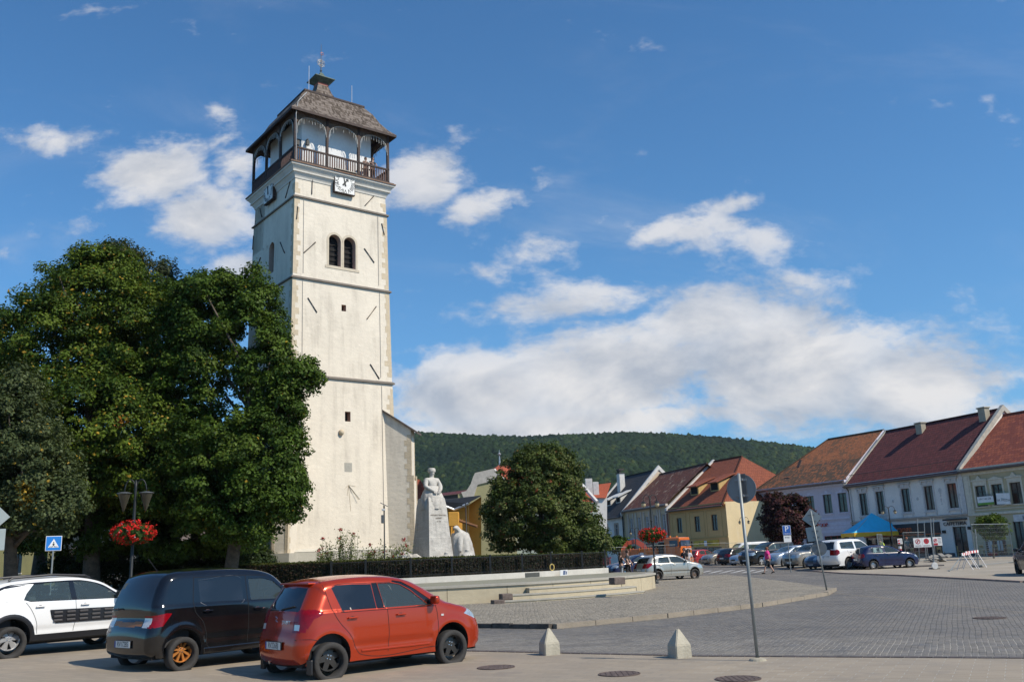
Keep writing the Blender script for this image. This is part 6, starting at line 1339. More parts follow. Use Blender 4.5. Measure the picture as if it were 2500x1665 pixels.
    mats=dict(body=col,door=col,glass=s.get('glassm') or glassm('car_glass',(.62,.72,.70)),pillar=darkglass('pillar_gloss_black',(.008,.008,.009),.12),clad=BLACK,bump=BLACK,tail=REDL,head=HEADL,lampc=CLEARL,trim=BLACK,accent=s.get('accent',BLACK),dglass=s.get('dglass') or darkglass('car_rear_glass',(.010,.012,.016),.05))
    nm=dict(body='body',door='door',glass='side_window',pillar='door_pillar',clad='plastic_cladding',bump='door_bumper_panel',tail='tail_light',head='headlight',lampc='clear_lamp',trim='black_trim',accent='tailgate_strip',dglass='window')
    for (n_,sg),lst in parts.items():
        base=n_.split(':')[0]; vs=[];fs=[];o=0
        for Vv,ff in lst: vs.append(Vv); fs.append(ff+o); o+=len(Vv)
        if base in('tail','head') :   # split left and right lamps
            Vv=np.concatenate(vs); ff=np.concatenate(fs); yc=Vv[ff].mean(1)[:,1]
            for q in (yc>=0,yc<0):
                if q.any():
                    uu,inv=np.unique(ff[q],return_inverse=True); npmesh(nm[base],Vv[uu],inv.reshape(-1,3),mats[base],root,True)
            continue
        npmesh(n_.split(':')[1] if ':' in n_ and base=='dglass' else nm[base],np.concatenate(vs),np.concatenate(fs),mats[base],root,True)
    # wheel arch liners, floor
    b=MB()
    for cx in ax:
        ap=archpts(cx)
        yo=Y(np.array(ap))
        for sg in (1,-1):
            for i in range(len(ap)-1):
                (xa,za),(xb,zb_)=ap[i],ap[i+1]; b.quad((xa,sg*(yo[i]-.004),za),(xb,sg*(yo[i+1]-.004),zb_),(xb,sg*(Wd-.34),zb_),(xa,sg*(Wd-.34),za))
            b.poly([(p[0],sg*(Wd-.34),p[1]) for p in ap])
    b.box(.12,L-.15,-(Wd-.16),Wd-.16,.17,.27); b.box(.25,ax[0]-ra,-(Wd-.12),Wd-.12,.2,.5); b.build('underbody',LINER,root)
    rim=s['rim']; 
    for cx in ax:
        for sg in (1,-1): make_wheel(root,cx,sg*(Wd-s.get('winset',.06)),wr,s.get('tw',.185),sg,rim[0],rim[1],rim[2],TYRE)
    # seats, dashboard and steering wheel seen through the glass
    if s.get('seats',True):
        for sx in s.get('seatx',(1.25,2.05)):
            for sy in (-.36,.36):
                b=MB(); Mx=Matrix.Translation((sx,sy,.0)); b.bbox(-.12,.42,-.24,.24,.35,.60,.05,Mx); b.bbox(-.14,.02,-.23,.23,.55,belt+.10,.05,Mx@Matrix.Rotation(-.12,4,'Y')); b.bbox(-.10,.0,-.12,.12,belt+.13,belt+.32,.04,Mx@Matrix.Rotation(-.12,4,'Y')); b.build('seat',SEAT,root)
        b=MB(); b.bbox(s['dash']-.05,s['dash']+.45,-Wd+.22,Wd-.22,.6,belt-.03,.05); b.box(.3,s['dash'],-Wd+.13,Wd-.13,.36,.42); b.box(.22,.8,-Wd+.14,Wd-.14,.42,belt-.12); b.build('dashboard',plain('cabin_plastic',(.03,.03,.032),.8),root)
        b=MB(); c=Vector((s['dash']-.16,.36,belt-.04)); b.tube([c+Vector((.06*math.sin(t),.18*math.cos(t),.17*math.sin(t))) for t in np.linspace(0,2*PI,17)],.014,5); b.build('steering_wheel',BLACK,root)
    # door seams
    for sg in (1,-1):
        b=MB()
        for pl in s.get('seams',[]):
            q=crom(pl,.03); y=Y(q)
            for i in range(len(q)-1):
                t=q[i+1]-q[i]; t/=np.linalg.norm(t)+1e-9; nn=np.array([-t[1],t[0]])*s.get('seamw',.0045); 
                b.quad(*((p[0],sg*(yv+.0022),p[1]) for p,yv in ((q[i]-nn,y[i]),(q[i+1]-nn,y[i+1]),(q[i+1]+nn,y[i+1]),(q[i]+nn,y[i]))))
        if b.v: b.build('door_seams',DARK,root)
    for (hx,hz) in s.get('handles',[]):
        yv=float(Y(np.array([[hx,hz]]))[0])
        for sg in (1,-1):
            b=MB(); b.bbox(hx-.09,hx+.09,min(sg*(yv+.018),sg*(yv+.042)),max(sg*(yv+.018),sg*(yv+.042)),hz-.014,hz+.016,.010); b.bbox(hx-.085,hx-.06,min(sg*(yv-.01),sg*(yv+.03)),max(sg*(yv-.01),sg*(yv+.03)),hz-.012,hz+.012,.004); b.bbox(hx+.06,hx+.085,min(sg*(yv-.01),sg*(yv+.03)),max(sg*(yv-.01),sg*(yv+.03)),hz-.012,hz+.012,.004)
            b.build('door_handle',s.get('handlem',col),root)
            b=MB(); b.lathe([(.001,.003),(.045,.003),(.05,.0)],(0,0,0),14,Matrix.Translation((hx,sg*(yv+.001),hz))@Matrix.Rotation(-sg*PI/2,4,'X')@Matrix.Diagonal((1,.55,1,1))); b.build('handle_recess_shade',plain('recess_shadow',(.05,.02,.02) if not s.get('recess') else s['recess'],.5),root)  # flat dark disc paints the shade of a handle recess
    if s.get('mirror'):
        mx,mz=s['mirror']; 
        for sg in (1,-1):
            yv=Wd-.06; b=MB(); bm=bmesh.new(); bmesh.ops.create_uvsphere(bm,u_segments=18,v_segments=12,radius=1)
            for v in bm.verts:
                q=[math.copysign(abs(t)**.55,t) for t in v.co]; v.co=Vector((mx+q[0]*(.04 if q[0]<0 else .085*(1-.25*abs(q[1]))),sg*(yv+.13)+q[1]*.10,mz+q[2]*.07))
            bm.verts.index_update(); b.add([v.co.copy() for v in bm.verts],[tuple(v.index for v in f.verts) for f in bm.faces]); bm.free(); b.build('wing_mirror',s.get('mirrorm',col),root,True)
            b=MB(); b.bbox(mx-.03,mx+.05,min(sg*(yv-.05),sg*(yv+.08)),max(sg*(yv-.05),sg*(yv+.08)),mz-.06,mz-.02,.01); b.build('mirror_arm',BLACK,root)
    def plate(xp,zp,txt,sgn=-1,tilt=0.):
        Mx=Matrix.Translation((xp,0,zp))@Matrix.Rotation(tilt,4,'Y'); b=MB(); b.bbox(-.012,.004,-.275,.275,-.065,.065,.004,Mx); fr=b.build('plate_frame',BLACK,root); b=MB(); x_=(-.0125,-.018) if sgn<0 else (.0045,.012); b.box(min(x_),max(x_),-.258,.258,-.054,.054,Mx); o=b.build('number_plate',PLATE,root)
        b=MB(); xb=x_[1]+sgn*.0004; ys=(.215,.258) if sgn<0 else (-.258,-.215); b.box(min(xb,xb+sgn*.001),max(xb,xb+sgn*.001),*ys,-.053,.053,Mx); b.build('plate_band',PBLUE,o)
        if txt: text(txt,.125,BLACK,o,Mx@frame(Vector((x_[1]+sgn*.001,-.02 if sgn<0 else .02,.0)),(0,-1 if sgn<0 else 1,0),(0,0,1)),'lettering',.0008,sx=.80)
    if s.get('plate'): plate(*s['plate'])
    if s.get('fplate'): plate(s['fplate'][0],s['fplate'][1],s['fplate'][2],1)
    if 'extra' in s: s['extra'](root,s,Y,col)
    # place: model x runs from the tail to the nose, shift so the middle of the wheelbase is the origin
    root.location=loc; cxm=(ax[0]+ax[1])/2
    root.location.z+=.008; done=set()
    for o in list(bpy.data.objects):
        if o.parent is root or (o.parent and o.parent.parent is root):
            if o.type=='MESH' and o.data.name not in done: o.data.transform(Matrix.Translation((-cxm,0,0))@Matrix.Identity(4)); done.add(o.data.name)
    root.rotation_euler=(0,0,rz); root.scale=(scale,)*3
    return root
def pose(s,rear,front,z=0.,side=-1):
    """place from the photographed ground points of the two near-side wheels (outer face)"""
    A,B=at(*rear,z),at(*front,z); d=(B-A); d.z=0; wb=s['axF']-s['axR']; sc_=d.length/wb; u=d.normalized(); n=Vector((-u.y,u.x,0)); off=s['W']/2-s.get('winset',.06)
    c=(A+B)/2+n*off*(1 if side<0 else -1); return Vector((c.x,c.y,z)),math.atan2(u.y,u.x),sc_
P_RED=paint('car_paint_orange_red',(.44,.036,.004),.45,.20,.6,.02); P_BLK=paint('car_paint_black',(.004,.004,.005),0,.10,.45,.02); P_WHT=paint('car_paint_white',(.78,.78,.77),0,.3,.9,.10); P_SIL=paint('car_paint_silver',(.42,.40,.35),.6,.33,.8,.10); P_BLU=paint('car_paint_dark_blue',(.005,.011,.055),0,.25,.25,.03); P_DRED=paint('car_paint_red',(.38,.012,.022),.2,.3,1.,.1); P_GREY=paint('car_paint_warm_grey',(.32,.30,.26),.4,.35,.8,.1); P_SBL=paint('car_paint_silver_blue',(.36,.42,.50),.5,.33,.8,.1); P_DK=paint('car_paint_near_black',(.006,.006,.008),0,.25,.25,.03); P_TEAL=paint('car_paint_blue_grey',(.025,.045,.10),.1,.35,.5,.05)
R_BLK=plain('rim_black',(.045,.045,.045),.35,.3); R_OR=plain('rim_orange_gold',(.50,.20,.05),.35,.35,.12,9); R_SIL=plain('rim_silver',(.50,.50,.50),.35,.6,.12,9)
# -- red five-door hatchback
red=dict(L=3.70,W=1.69,H=1.52,wr=.305,axR=.53,axF=2.92,arch=.365,sill=.21,belt=.985,grid=.024,kc=26,tumble=.30,Rend=.26,Rroof=.12,tw=.19,
 outline=[(.10,.22),(.02,.32),(.0,.46),(.02,.60),(.06,.72),(.085,.86),(.12,.98),(.20,1.13),(.30,1.30),(.37,1.41),(.46,1.455),(.70,1.487),(1.1,1.51),(1.55,1.505),(1.95,1.465),(2.2,1.40),(2.45,1.285),(2.72,1.13),(2.92,1.015),(3.08,.965),(3.32,.90),(3.50,.80),(3.60,.68),(3.66,.54),(3.685,.42),(3.66,.30),(3.58,.21)],
 regions=[('dglass:rear_side_window',[(.62,1.36),(.76,1.0),(1.40,.998),(1.36,1.385),(1.0,1.40),(.70,1.395)]),('glass:f',[(1.56,.998),(2.44,.995),(2.36,1.06),(2.12,1.25),(1.92,1.36),(1.75,1.39),(1.49,1.395)]),('pillar:b',[(1.37,1.40),(1.41,.995),(1.555,.995),(1.48,1.40)]),('pillar:a',[(2.45,.99),(2.66,.99),(2.50,1.08),(2.22,1.27),(1.98,1.40),(1.80,1.43),(1.78,1.40),(1.93,1.365),(2.13,1.26),(2.37,1.065)]),
  ('tail:t',[(-.1,.72),(.13,.70),(.20,.80),(.26,.90),(.40,.955),(.42,1.0),(.30,1.045),(-.1,1.05)]),('head:h',[(3.20,.80),(3.35,.885),(3.9,.80),(3.9,.66),(3.45,.70)]),('door:r',[(.62,1.425),(.66,.96),(.80,.80),(.95,.60),(1.05,.33),(1.62,.33),(1.60,.98),(1.50,1.43)]),('door:f',[(1.62,.33),(2.60,.33),(2.62,.98),(2.40,1.10),(1.80,1.44),(1.5,1.43),(1.60,.98)])],
 band=[('dglass:rear_window',(.05,.42,1.05,1.05,1.02,1.375,0)),('glass:w',(2.15,3.0,1.02,1.02,1.02,1.40,0)),('lampc:r',(-.1,.3,1.42,1.42,.73,.83,.92))],wrapt=.84,
 seams=[[(.47,1.47),(.53,1.2),(.60,.98),(.70,.82),(.88,.62),(1.04,.34),(1.10,.30),(2.58,.30)],[(1.60,.975),(1.62,.6),(1.61,.30)],[(2.58,1.0),(2.62,.8),(2.60,.30)],[(.0,.60),(.20,.60),(.33,.57)],[(.72,.975),(2.60,.965)]],
 handles=[(.93,.88),(2.02-.16,.87)],mirror=(2.50,1.07),plate=(-.035,.50,'RV226BJ',-1,0.),rim=(R_BLK,6,'wide'),dash=2.35,seatx=(1.05,1.85))
def window_lines(root,Y,lines,mt,w=.012,nm='window_frame'):
    for sg in (1,-1):
        b=MB()
        for pl in lines:
            q=crom(pl,.04); y=Y(q)
            for i in range(len(q)-1):
                t=q[i+1]-q[i]; t/=np.linalg.norm(t)+1e-9; nn=np.array([-t[1],t[0]])*w; b.quad(*((p[0],sg*(yv-.001),p[1]) for p,yv in ((q[i]-nn,y[i]),(q[i+1]-nn,y[i+1]),(q[i+1]+nn,y[i+1]),(q[i]+nn,y[i]))))
        b.build(nm,mt,root)
def red_extra(root,s,Y,col):
    window_lines(root,Y,[[(.84,1.39),(.92,1.0)],[(.62,1.365),(.76,.995),(2.5,.99)],[(.62,1.365),(.72,1.40),(1.2,1.402),(1.75,1.395)]],BLACK,.009)
    b=MB(); b.bbox(-.04,.02,-.02,.02,.35,.41,.01)
    yv=float(Y(np.array([[2.72,.80]]))[0])
    for sg in (1,-1): b=MB(); b.bbox(2.69,2.75,min(sg*yv,sg*(yv+.012)),max(sg*yv,sg*(yv+.012)),.785,.82,.006); b.build('side_indicator',AMBER if sg>0 else CLEARL,root)
    for sg in (1,-1): b=MB(); b.bbox(.53-.365-.02,.53-.34,sg*.80-.10,sg*.80+.04,.08,.30,.01); b.build('mud_flap',BLACK,root)
    b=MB(); b.tube([(-.02+.06,.0,1.035),(.03,.25,1.06)],.012,6); b.tube([(.085,.0,1.03),(.10,-.02,1.05),(.14,-.36,1.10)],.012,6); b.build('rear_wiper',BLACK,root)
    b=MB(); b.tube([(.04,.30,.22),(.16,.30,.24)],.028,10); b.build('exhaust',CHROME,root)
    # bright boot lettering and badge
    text('SWIFT',.085,CHROME,root,frame(Vector((.005,-.34,.855)),(0,-1,0),(.12,0,1)),'badge_lettering',.002,sx=1.2)
    b=MB(); b.tube([(.02,.045,.94),(.015,-.03,.915),(.01,.03,.885),(.01,-.045,.86)],.010,6); b.build('badge',CHROME,root)
    b=MB(); 
    for sg in (1,-1): b=MB(); b.bbox(1.10,2.55,min(sg*(.815),sg*(.836)),max(sg*(.815),sg*(.836)),.335,.375,.012); b.build('sill_moulding',col,root)
    b=MB(); b.bbox(.30,.52,-.50,.50,1.425,1.455,.012); b.build('roof_spoiler',col,root)
red['extra']=red_extra
def park(s,name,label,px,py,z,hd,k,paint_,group=None):
    A=(gsq(px,py,z) if py<1400 else at(px,py,z)); rz0=math.radians(hd); u=Vector((math.cos(rz0),math.sin(rz0),0)); n=Vector((-u.y,u.x,0)); c=A+u*(s['axF']-s['axR'])*k/2+n*(s['W']/2-s.get('winset',.06))*k; c.z=A.z
    return car(name,label,s,c,rz0,paint_,group,k)
park(red,'red_hatchback','orange-red five-door hatchback with black six-spoke wheels, parked in front',803,1655,0.,41.,1.0,P_RED)
# -- black boxy hatchback with orange wheels
blk=dict(L=3.80,W=1.69,H=1.63,wr=.295,axR=.62,axF=3.16,arch=.35,sill=.20,belt=1.03,grid=.026,kc=26,tumble=.17,Rend=.17,Rroof=.13,tw=.19,
 outline=[(.12,.21),(.03,.27),(.0,.42),(.01,.60),(.05,.72),(.09,.82),(.09,1.0),(.14,1.20),(.24,1.42),(.33,1.54),(.48,1.60),(.85,1.625),(1.4,1.635),(1.95,1.62),(2.35,1.57),(2.58,1.49),(2.80,1.32),(3.0,1.13),(3.14,1.02),(3.35,.97),(3.6,.90),(3.74,.76),(3.80,.58),(3.80,.40),(3.74,.28),(3.66,.21)],
 regions=[('dglass:rear_side_window',[(.95,1.08),(1.84,1.055),(1.81,1.43),(.93,1.44)]),('glass:f',[(2.0,1.055),(2.72,1.045),(2.82,1.05),(2.74,1.20),(2.52,1.38),(2.3,1.44),(1.97,1.445)]),
  ('tail:t',[(-.1,.70),(.12,.70),(.24,.72),(.40,.92),(.30,.93),(-.1,.86)]),('head:h',[(3.28,.82),(3.5,.92),(4,.8),(4,.66),(3.5,.68)]),('door:r',[(.84,1.50),(.84,.90),(.98,.72),(1.06,.50),(1.08,.34),(1.93,.34),(1.91,1.50)]),('door:f',[(1.93,.34),(2.76,.34),(2.84,1.04),(2.80,1.22),(2.54,1.46),(1.91,1.50)])],
 band=[('dglass:rear_window',(.05,.34,1.25,1.25,.98,1.53,0)),('glass:w',(2.7,3.25,1.02,1.02,1.02,1.44,0)),('accent:strip',(-.1,.2,.74,.74,.72,.80,0)),('lampc:r',(-.1,.3,1.25,1.45,.71,.86,.76))],wrapt=.76,accent=paint('tailgate_bronze',(.30,.11,.025),0,.5,.1,.05),
 seams=[[(.84,1.51),(.84,.92),(.99,.74),(1.07,.50),(1.10,.32),(2.76,.32)],[(1.91,1.50),(1.93,.9),(1.93,.32)],[(2.86,1.06),(2.82,.8),(2.78,.32)],[(.84,1.505),(1.91,1.505),(2.4,1.49)]],
 handles=[(1.08,.92),(2.13,.90)],recess=(.01,.01,.012),mirror=(2.72,1.12),plate=(-.03,.43,'RV172BS',-1,0.),rim=(R_OR,9,'thin'),dash=2.5,seatx=(1.15,1.95))
def blk_extra(root,s,Y,col):
    window_lines(root,Y,[[(1.16,1.44),(1.20,1.075)],[(.93,1.445),(.95,1.07),(1.845,1.05),(1.815,1.44),(.93,1.45)]],CHROME if 0 else plain('window_seal',(.10,.10,.11),.4),.009)
    b=MB(); b.tube([(.02,.30,1.0),(.03,.34,1.02),(.06,.62,1.0)],.014,6); b.build('rear_wiper',BLACK,root); b=MB(); b.tube([(.55,0,1.64),(.36,0,1.86)],.006,5); b.build('roof_aerial',BLACK,root)
    b=MB(); 
    for sg in (1,-1): b=MB(); b.bbox(1.02,2.75,min(sg*.78,sg*.84),max(sg*.78,sg*.84),.19,.30,.02); b.build('side_skirt',col,root)
blk['extra']=blk_extra
park(blk,'black_boxy_hatchback','glossy black boxy car with orange wheels and bronze tailgate strip, parked between two cars',441,1631,.10,51.,1.0,P_BLK)
# -- white crossover with black side panels
wht=dict(L=4.16,W=1.73,H=1.48,wr=.315,axR=.76,axF=3.36,arch=.38,sill=.24,belt=1.0,grid=.026,kc=14,tumble=.26,Rend=.26,Rroof=.12,tw=.20,
 outline=[(.14,.24),(.05,.32),(.0,.46),(.02,.66),(.05,.86),(.12,1.0),(.25,1.16),(.42,1.30),(.60,1.37),(.95,1.42),(1.5,1.45),(2.0,1.45),(2.4,1.40),(2.7,1.31),(3.0,1.14),(3.22,1.02),(3.45,.97),(3.8,.90),(4.02,.80),(4.12,.64),(4.16,.46),(4.12,.32),(4.05,.24)],
 regions=[('dglass:quarter_window',[(.34,1.14),(.62,1.27),(1.05,1.33),(1.0,1.335),(.6,1.32),(.3,1.2)]),('glass:r',[(1.18,1.33),(1.05,1.16),(1.0,1.04),(1.12,1.015),(1.95,1.0),(1.90,1.36),(1.6,1.365)]),('glass:f',[(2.06,1.0),(2.86,.985),(3.02,1.0),(2.7,1.20),(2.45,1.32),(2.25,1.36),(2.0,1.36)]),
  ('pillar:x',[(.50,1.30),(.9,1.345),(1.19,1.345),(1.04,1.16),(.985,1.04),(1.11,1.0),(3.1,.97),(3.16,1.02),(2.9,1.18),(2.6,1.32),(2.3,1.385),(1.9,1.39),(1.2,1.375),(.55,1.335)]),
  ('bump:p',[(1.50,.82),(2.95,.80),(2.90,.62),(2.80,.545),(1.62,.555),(1.54,.66)]),
  ('clad:r',[(.76+.47*math.cos(a),.315+.47*math.sin(a)) for a in np.linspace(-.3,PI+.3,20)]),('clad:f',[(3.36+.47*math.cos(a),.315+.47*math.sin(a)) for a in np.linspace(-.3,PI+.3,20)]),('clad:s',[(1.0,.36),(3.2,.36),(3.2,.2),(1.0,.2)]),
  ('tail:t',[(-.1,.78),(.15,.78),(.28,.95),(-.1,.98)]),('head:h',[(3.7,.72),(3.8,.80),(4.3,.74),(4.3,.62),(3.9,.62)]),('door:r',[(1.0,1.0),(1.1,.86),(1.22,.6),(1.25,.37),(2.0,.37),(2.0,.99)]),('door:f',[(2.0,.37),(3.02,.37),(3.04,.97),(2.0,.99)])],
 band=[('dglass:rear_window',(.05,.6,1.02,1.02,1.02,1.32,0)),('glass:w',(2.6,3.4,1.02,1.02,1.03,1.36,0))],wrapt=.8,
 seams=[[(1.02,.99),(1.12,.86),(1.24,.6),(1.27,.38)],[(2.02,.99),(2.04,.7),(2.0,.38)],[(3.04,.98),(3.05,.7),(3.03,.38)],[(.2,1.0),(1.0,1.03)]],
 handles=[(1.30,.90),(2.22,.89)],recess=(.55,.55,.55),mirror=(2.92,1.06),mirrorm=BLACK,rim=(R_SIL,6,'fan'),dash=2.75,seatx=(1.45,2.15))
def wht_extra(root,s,Y,col):
    for sg in (1,-1):
        b=MB(); 
        for r_ in range(3):
            for c_ in range(5):
                x=1.66+c_*.265; z=.76-r_*.078; y=float(Y(np.array([[x,z]]))[0])+.016; b.bbox(x-.09,x+.09,min(sg*y,sg*(y+.022)),max(sg*y,sg*(y+.022)),z-.022,z+.022,.010)
        b.build('panel_pads',plain('pad_grey',(.055,.05,.05),.45),root)
        b=MB(); b.tube([(.75,sg*.60,1.42),(.82,sg*.60,1.475),(1.6,sg*.60,1.515),(2.3,sg*.60,1.475),(2.42,sg*.60,1.42)],.022,8); b.build('roof_rail',BLACK,root)
wht['extra']=wht_extra
park(wht,'white_crossover','white crossover with black padded door panels and roof rails, leftmost parked car',18,1602,.25,52.,1.0,P_WHT)

def generic(kind,L,W_,H,wb,wr=.31,rim=(R_SIL,6,'mid'),fo=None,seats=False):
    """a vehicle of a common body type from a normalised profile"""
    T=dict(
     hatch=([(.03,.15),(.0,.30),(.01,.48),(.03,.64),(.07,.78),(.12,.92),(.19,.975),(.32,1.0),(.45,.99),(.56,.93),(.66,.80),(.75,.70),(.86,.64),(.95,.54),(.99,.40),(1.0,.28),(.975,.15)],.66,[(.17,.88),(.20,.69),(.385,.68),(.375,.93),(.26,.93)],[(.41,.93),(.42,.68),(.67,.68),(.58,.84),(.52,.92)]),
     suv=([(.03,.17),(.0,.32),(.005,.52),(.02,.70),(.05,.86),(.08,.95),(.20,.985),(.40,1.0),(.52,.975),(.61,.86),(.69,.70),(.82,.665),(.95,.60),(.99,.48),(1.0,.30),(.975,.17)],.64,[(.10,.90),(.10,.69),(.355,.67),(.35,.92)],[(.38,.92),(.385,.67),(.66,.665),(.60,.80),(.52,.92)]),
     sedan=([(.03,.15),(.0,.30),(.01,.50),(.03,.66),(.12,.70),(.20,.78),(.30,.94),(.40,1.0),(.50,.995),(.58,.92),(.68,.76),(.75,.69),(.88,.62),(.96,.52),(.99,.40),(1.0,.28),(.975,.15)],.655,[(.27,.86),(.22,.71),(.44,.69),(.43,.93),(.33,.93)],[(.46,.93),(.47,.69),(.69,.68),(.60,.85),(.54,.93)]),
     van=([(.02,.14),(.0,.25),(.005,.55),(.015,.85),(.04,.96),(.15,.995),(.5,1.0),(.66,.985),(.73,.93),(.81,.74),(.86,.62),(.95,.54),(.99,.42),(1.0,.25),(.98,.14)],.56,[(.05,.88),(.05,.60),(.60,.60),(.60,.88)],[(.63,.88),(.63,.60),(.83,.60),(.76,.78),(.70,.88)]))[kind]
    o,belt,g1,g2=T; S_=lambda pl:[(x*L,z*H) for x,z in pl]; a0=(L-wb)/2 if fo is None else L-fo-wb
    return dict(L=L,W=W_,H=H,wr=wr,axR=a0,axF=a0+wb,arch=wr+.055,sill=.17*H/1.5+.02,belt=belt*H,grid=.055,kc=8,nphi=4,tumble=.24 if kind!='van' else .1,outline=S_(o),
     regions=[('glass:r',S_(g1)),('glass:f',S_(g2)),('tail:t',S_([(-.05,.48),(.02,.48),(.06,.54),(.055,.66),(-.05,.66)])),('head:h',S_([(.90,.50),(.93,.58),(1.1,.55),(1.1,.44),(.95,.44)]))],
     band=[('dglass:rear_window',(0,.3*L,1.02,1.02,(belt+.03)*H,(.92 if kind!='van' else .88)*H,0)),('glass:w',(.55*L,.86*L,1.02,1.02,(belt+.05)*H,.95*H,0)),('trim:grille',(.93*L,1.1*L,.6,.6,.30*H,.40*H,0))],wrapt=.55,
     seams=[S_([(.39,belt),(.395,.5),(.39,.16)]),S_([(.66,belt),(.665,.5),(.655,.16)]),S_([(.20,belt),(.24,.42),(.25,.2)])],seamw=.006,handles=[(.27*L,(belt-.07)*H),(.46*L,(belt-.07)*H)],mirror=(.66*L,(belt+.05)*H),plate=(-.01,.42*H,None,-1,0.),fplate=(L+.0,.24*H,None),rim=rim,dash=.62*L,seats=seats,seatx=(.30*L,.50*L))
def nose_left(s,name,label,px,py,z,hd,k,paint_,group=None):
    A=(gsq(px,py,z) if py<1400 else at(px,py,z)); rz0=math.radians(hd); u=Vector((math.cos(rz0),math.sin(rz0),0)); n=Vector((-u.y,u.x,0)); c=A-u*(s['axF']-s['axR'])*k/2-n*(s['W']/2-.06)*k; c.z=A.z; return car(name,label,s,c,rz0,paint_,group,k)
GR='cars parked in rows across the square'
meg=generic('hatch',4.21,1.77,1.46,2.63,.31,(plain('rim_rusty',(.16,.11,.08),.7,.3),5,'disc'),seats=True); meg['grid']=.035; meg['kc']=14; meg['nphi']=6
meg['outline']=[(.10,.2),(.0,.40),(.02,.62),(.08,.80),(.16,.92),(.22,1.0),(.42,1.26),(.60,1.37),(1.1,1.44),(1.8,1.46),(2.25,1.42),(2.6,1.30),(3.0,1.10),(3.25,1.0),(3.6,.93),(3.95,.82),(4.12,.66),(4.20,.46),(4.18,.30),(4.08,.2)]
meg['belt']=.95
meg['regions']=[('glass:r',[(.98,1.30),(.86,.985),(1.70,.965),(1.62,1.34),(1.3,1.345)]),('glass:f',[(1.72,1.345),(1.80,.965),(2.95,.955),(2.6,1.20),(2.3,1.32),(2.0,1.35)]),('tail:t',[(-.1,.72),(.14,.70),(.40,.86),(.52,.98),(.36,1.0),(-.1,.92)]),('head:h',[(3.6,.66),(3.75,.82),(4.5,.74),(4.5,.6),(4.0,.58)]),('trim:m',[(1.15,.52),(3.1,.50),(3.1,.47),(1.15,.49)])]
meg['band']=[('dglass:rear_window',(0,.9,1.02,1.02,1.0,1.33,0)),('glass:w',(2.3,3.3,1.02,1.02,1.0,1.40,0))]
meg['seams']=[[(.80,1.30),(.76,1.0),(.95,.72),(1.05,.5),(1.08,.28)],[(1.72,.97),(1.73,.6),(1.72,.25)],[(2.92,.96),(2.93,.6),(2.90,.25)]]; meg['handles']=[(1.02,.86),(1.98,.84)]
park(meg,'silver_hatchback','champagne silver hatchback just beyond the right end of the terrace',1607,1416,.11,24.,.98,P_SIL,GR)
nose_left(generic('sedan',4.4,1.75,1.44,2.6),'dark_blue_car','dark blue car mostly hidden behind the silver hatchback',1528,1409,.11,203,1.,P_BLU,GR)
park(generic('hatch',3.6,1.65,1.45,2.4),'red_small_car','small red car seen from behind at the end of the hedge',1484,1386,.02,78,1.,P_DRED,GR)
park(generic('suv',4.8,1.9,1.88,2.79,.38,(R_SIL,6,'mid'),seats=True),'white_off_roader','tall white off-road vehicle seen from its left rear corner',2074,1389,.07,30.,1.,P_WHT,GR)
fel=generic('hatch',3.95,1.64,1.42,2.45,.29,(R_SIL,8,'mid'),seats=True); fel['tumble']=.34; park(fel,'dark_blue_hatchback','dark blue older hatchback in front of the white off-roader',2134,1389,.07,8.,1.,P_BLU,GR)
_s=generic('hatch',4.6,1.8,1.5,2.7); _A=at(2524,1404,.07); _z=math.radians(74); _u=Vector((math.cos(_z),math.sin(_z),0)); _n=Vector((-_u.y,_u.x,0)); _c=_A+_u*1.35-_n*.84; _c.z=.07
car('black_estate','nearly black car seen from behind, cut by the right edge of the picture',_s,_c,_z,P_DK,GR,1.)
nose_left(generic('sedan',4.1,1.7,1.40,2.5,.29,seats=True),'blue_grey_car','blue-grey low car squeezed beside the white off-roader',2023,1389,.07,200,1.,P_TEAL,GR)
nose_left(generic('suv',4.2,1.8,1.62,2.6,.33,(R_SIL,7,'mid'),seats=True),'warm_grey_crossover','warm grey crossover with its nose to the left, behind the tilted sign pole',1970,1386,.07,204,1.,P_GREY,GR)
nose_left(generic('hatch',4.1,1.75,1.47,2.6,.31,(R_SIL,8,'mid'),seats=True),'silver_blue_hatchback','silver-blue hatchback with its nose behind the woman in pink',1916,1383,.06,203,1.,P_SBL,GR)
nose_left(generic('suv',4.9,1.95,1.80,2.85,.37,(R_SIL,5,'wide')),'black_off_roader','big black off-road vehicle with its nose to the left under the plum tree',1861,1380,.06,203,1.,P_DK,GR)
nose_left(generic('hatch',3.7,1.65,1.45,2.4,.29),'small_silver_car','small pale silver car just left of the big black off-roader',1817,1380,.05,205,.9,P_SBL,GR)
park(generic('hatch',4.7,1.8,1.46,2.75,.32),'black_estate','black estate car left of the small silver car, red tail lamp showing',1800,1379,.05,30,1.,P_DK,GR)
nose_left(generic('van',5.2,1.95,1.98,3.0,.33),'white_minibus','long white minibus with dark windows behind the row',1809,1374,.05,192,1.,P_WHT,GR)
nose_left(generic('hatch',4.2,1.75,1.5,2.6,.31),'grey_green_car','pale grey car with dark bonnet beside the red hatchback',1752,1379,.04,205,1.,P_GREY,GR)
park(generic('hatch',3.9,1.7,1.48,2.5,.30,(R_BLK,6,'mid')),'red_far_hatchback','bright red hatchback in the far row in front of the yellow house',1711,1379,.03,38,1.,P_DRED,GR)
park(generic('suv',4.3,1.8,1.6,2.6,.32),'white_far_crossover','white crossover left of the red far hatchback',1668,1376,.02,40,1.,P_WHT,GR)
nose_left(generic('hatch',4.1,1.75,1.46,2.6,.31),'white_far_hatchback','white hatchback seen over the roof of the silver one',1652,1372,.02,205,1.,P_WHT,GR)
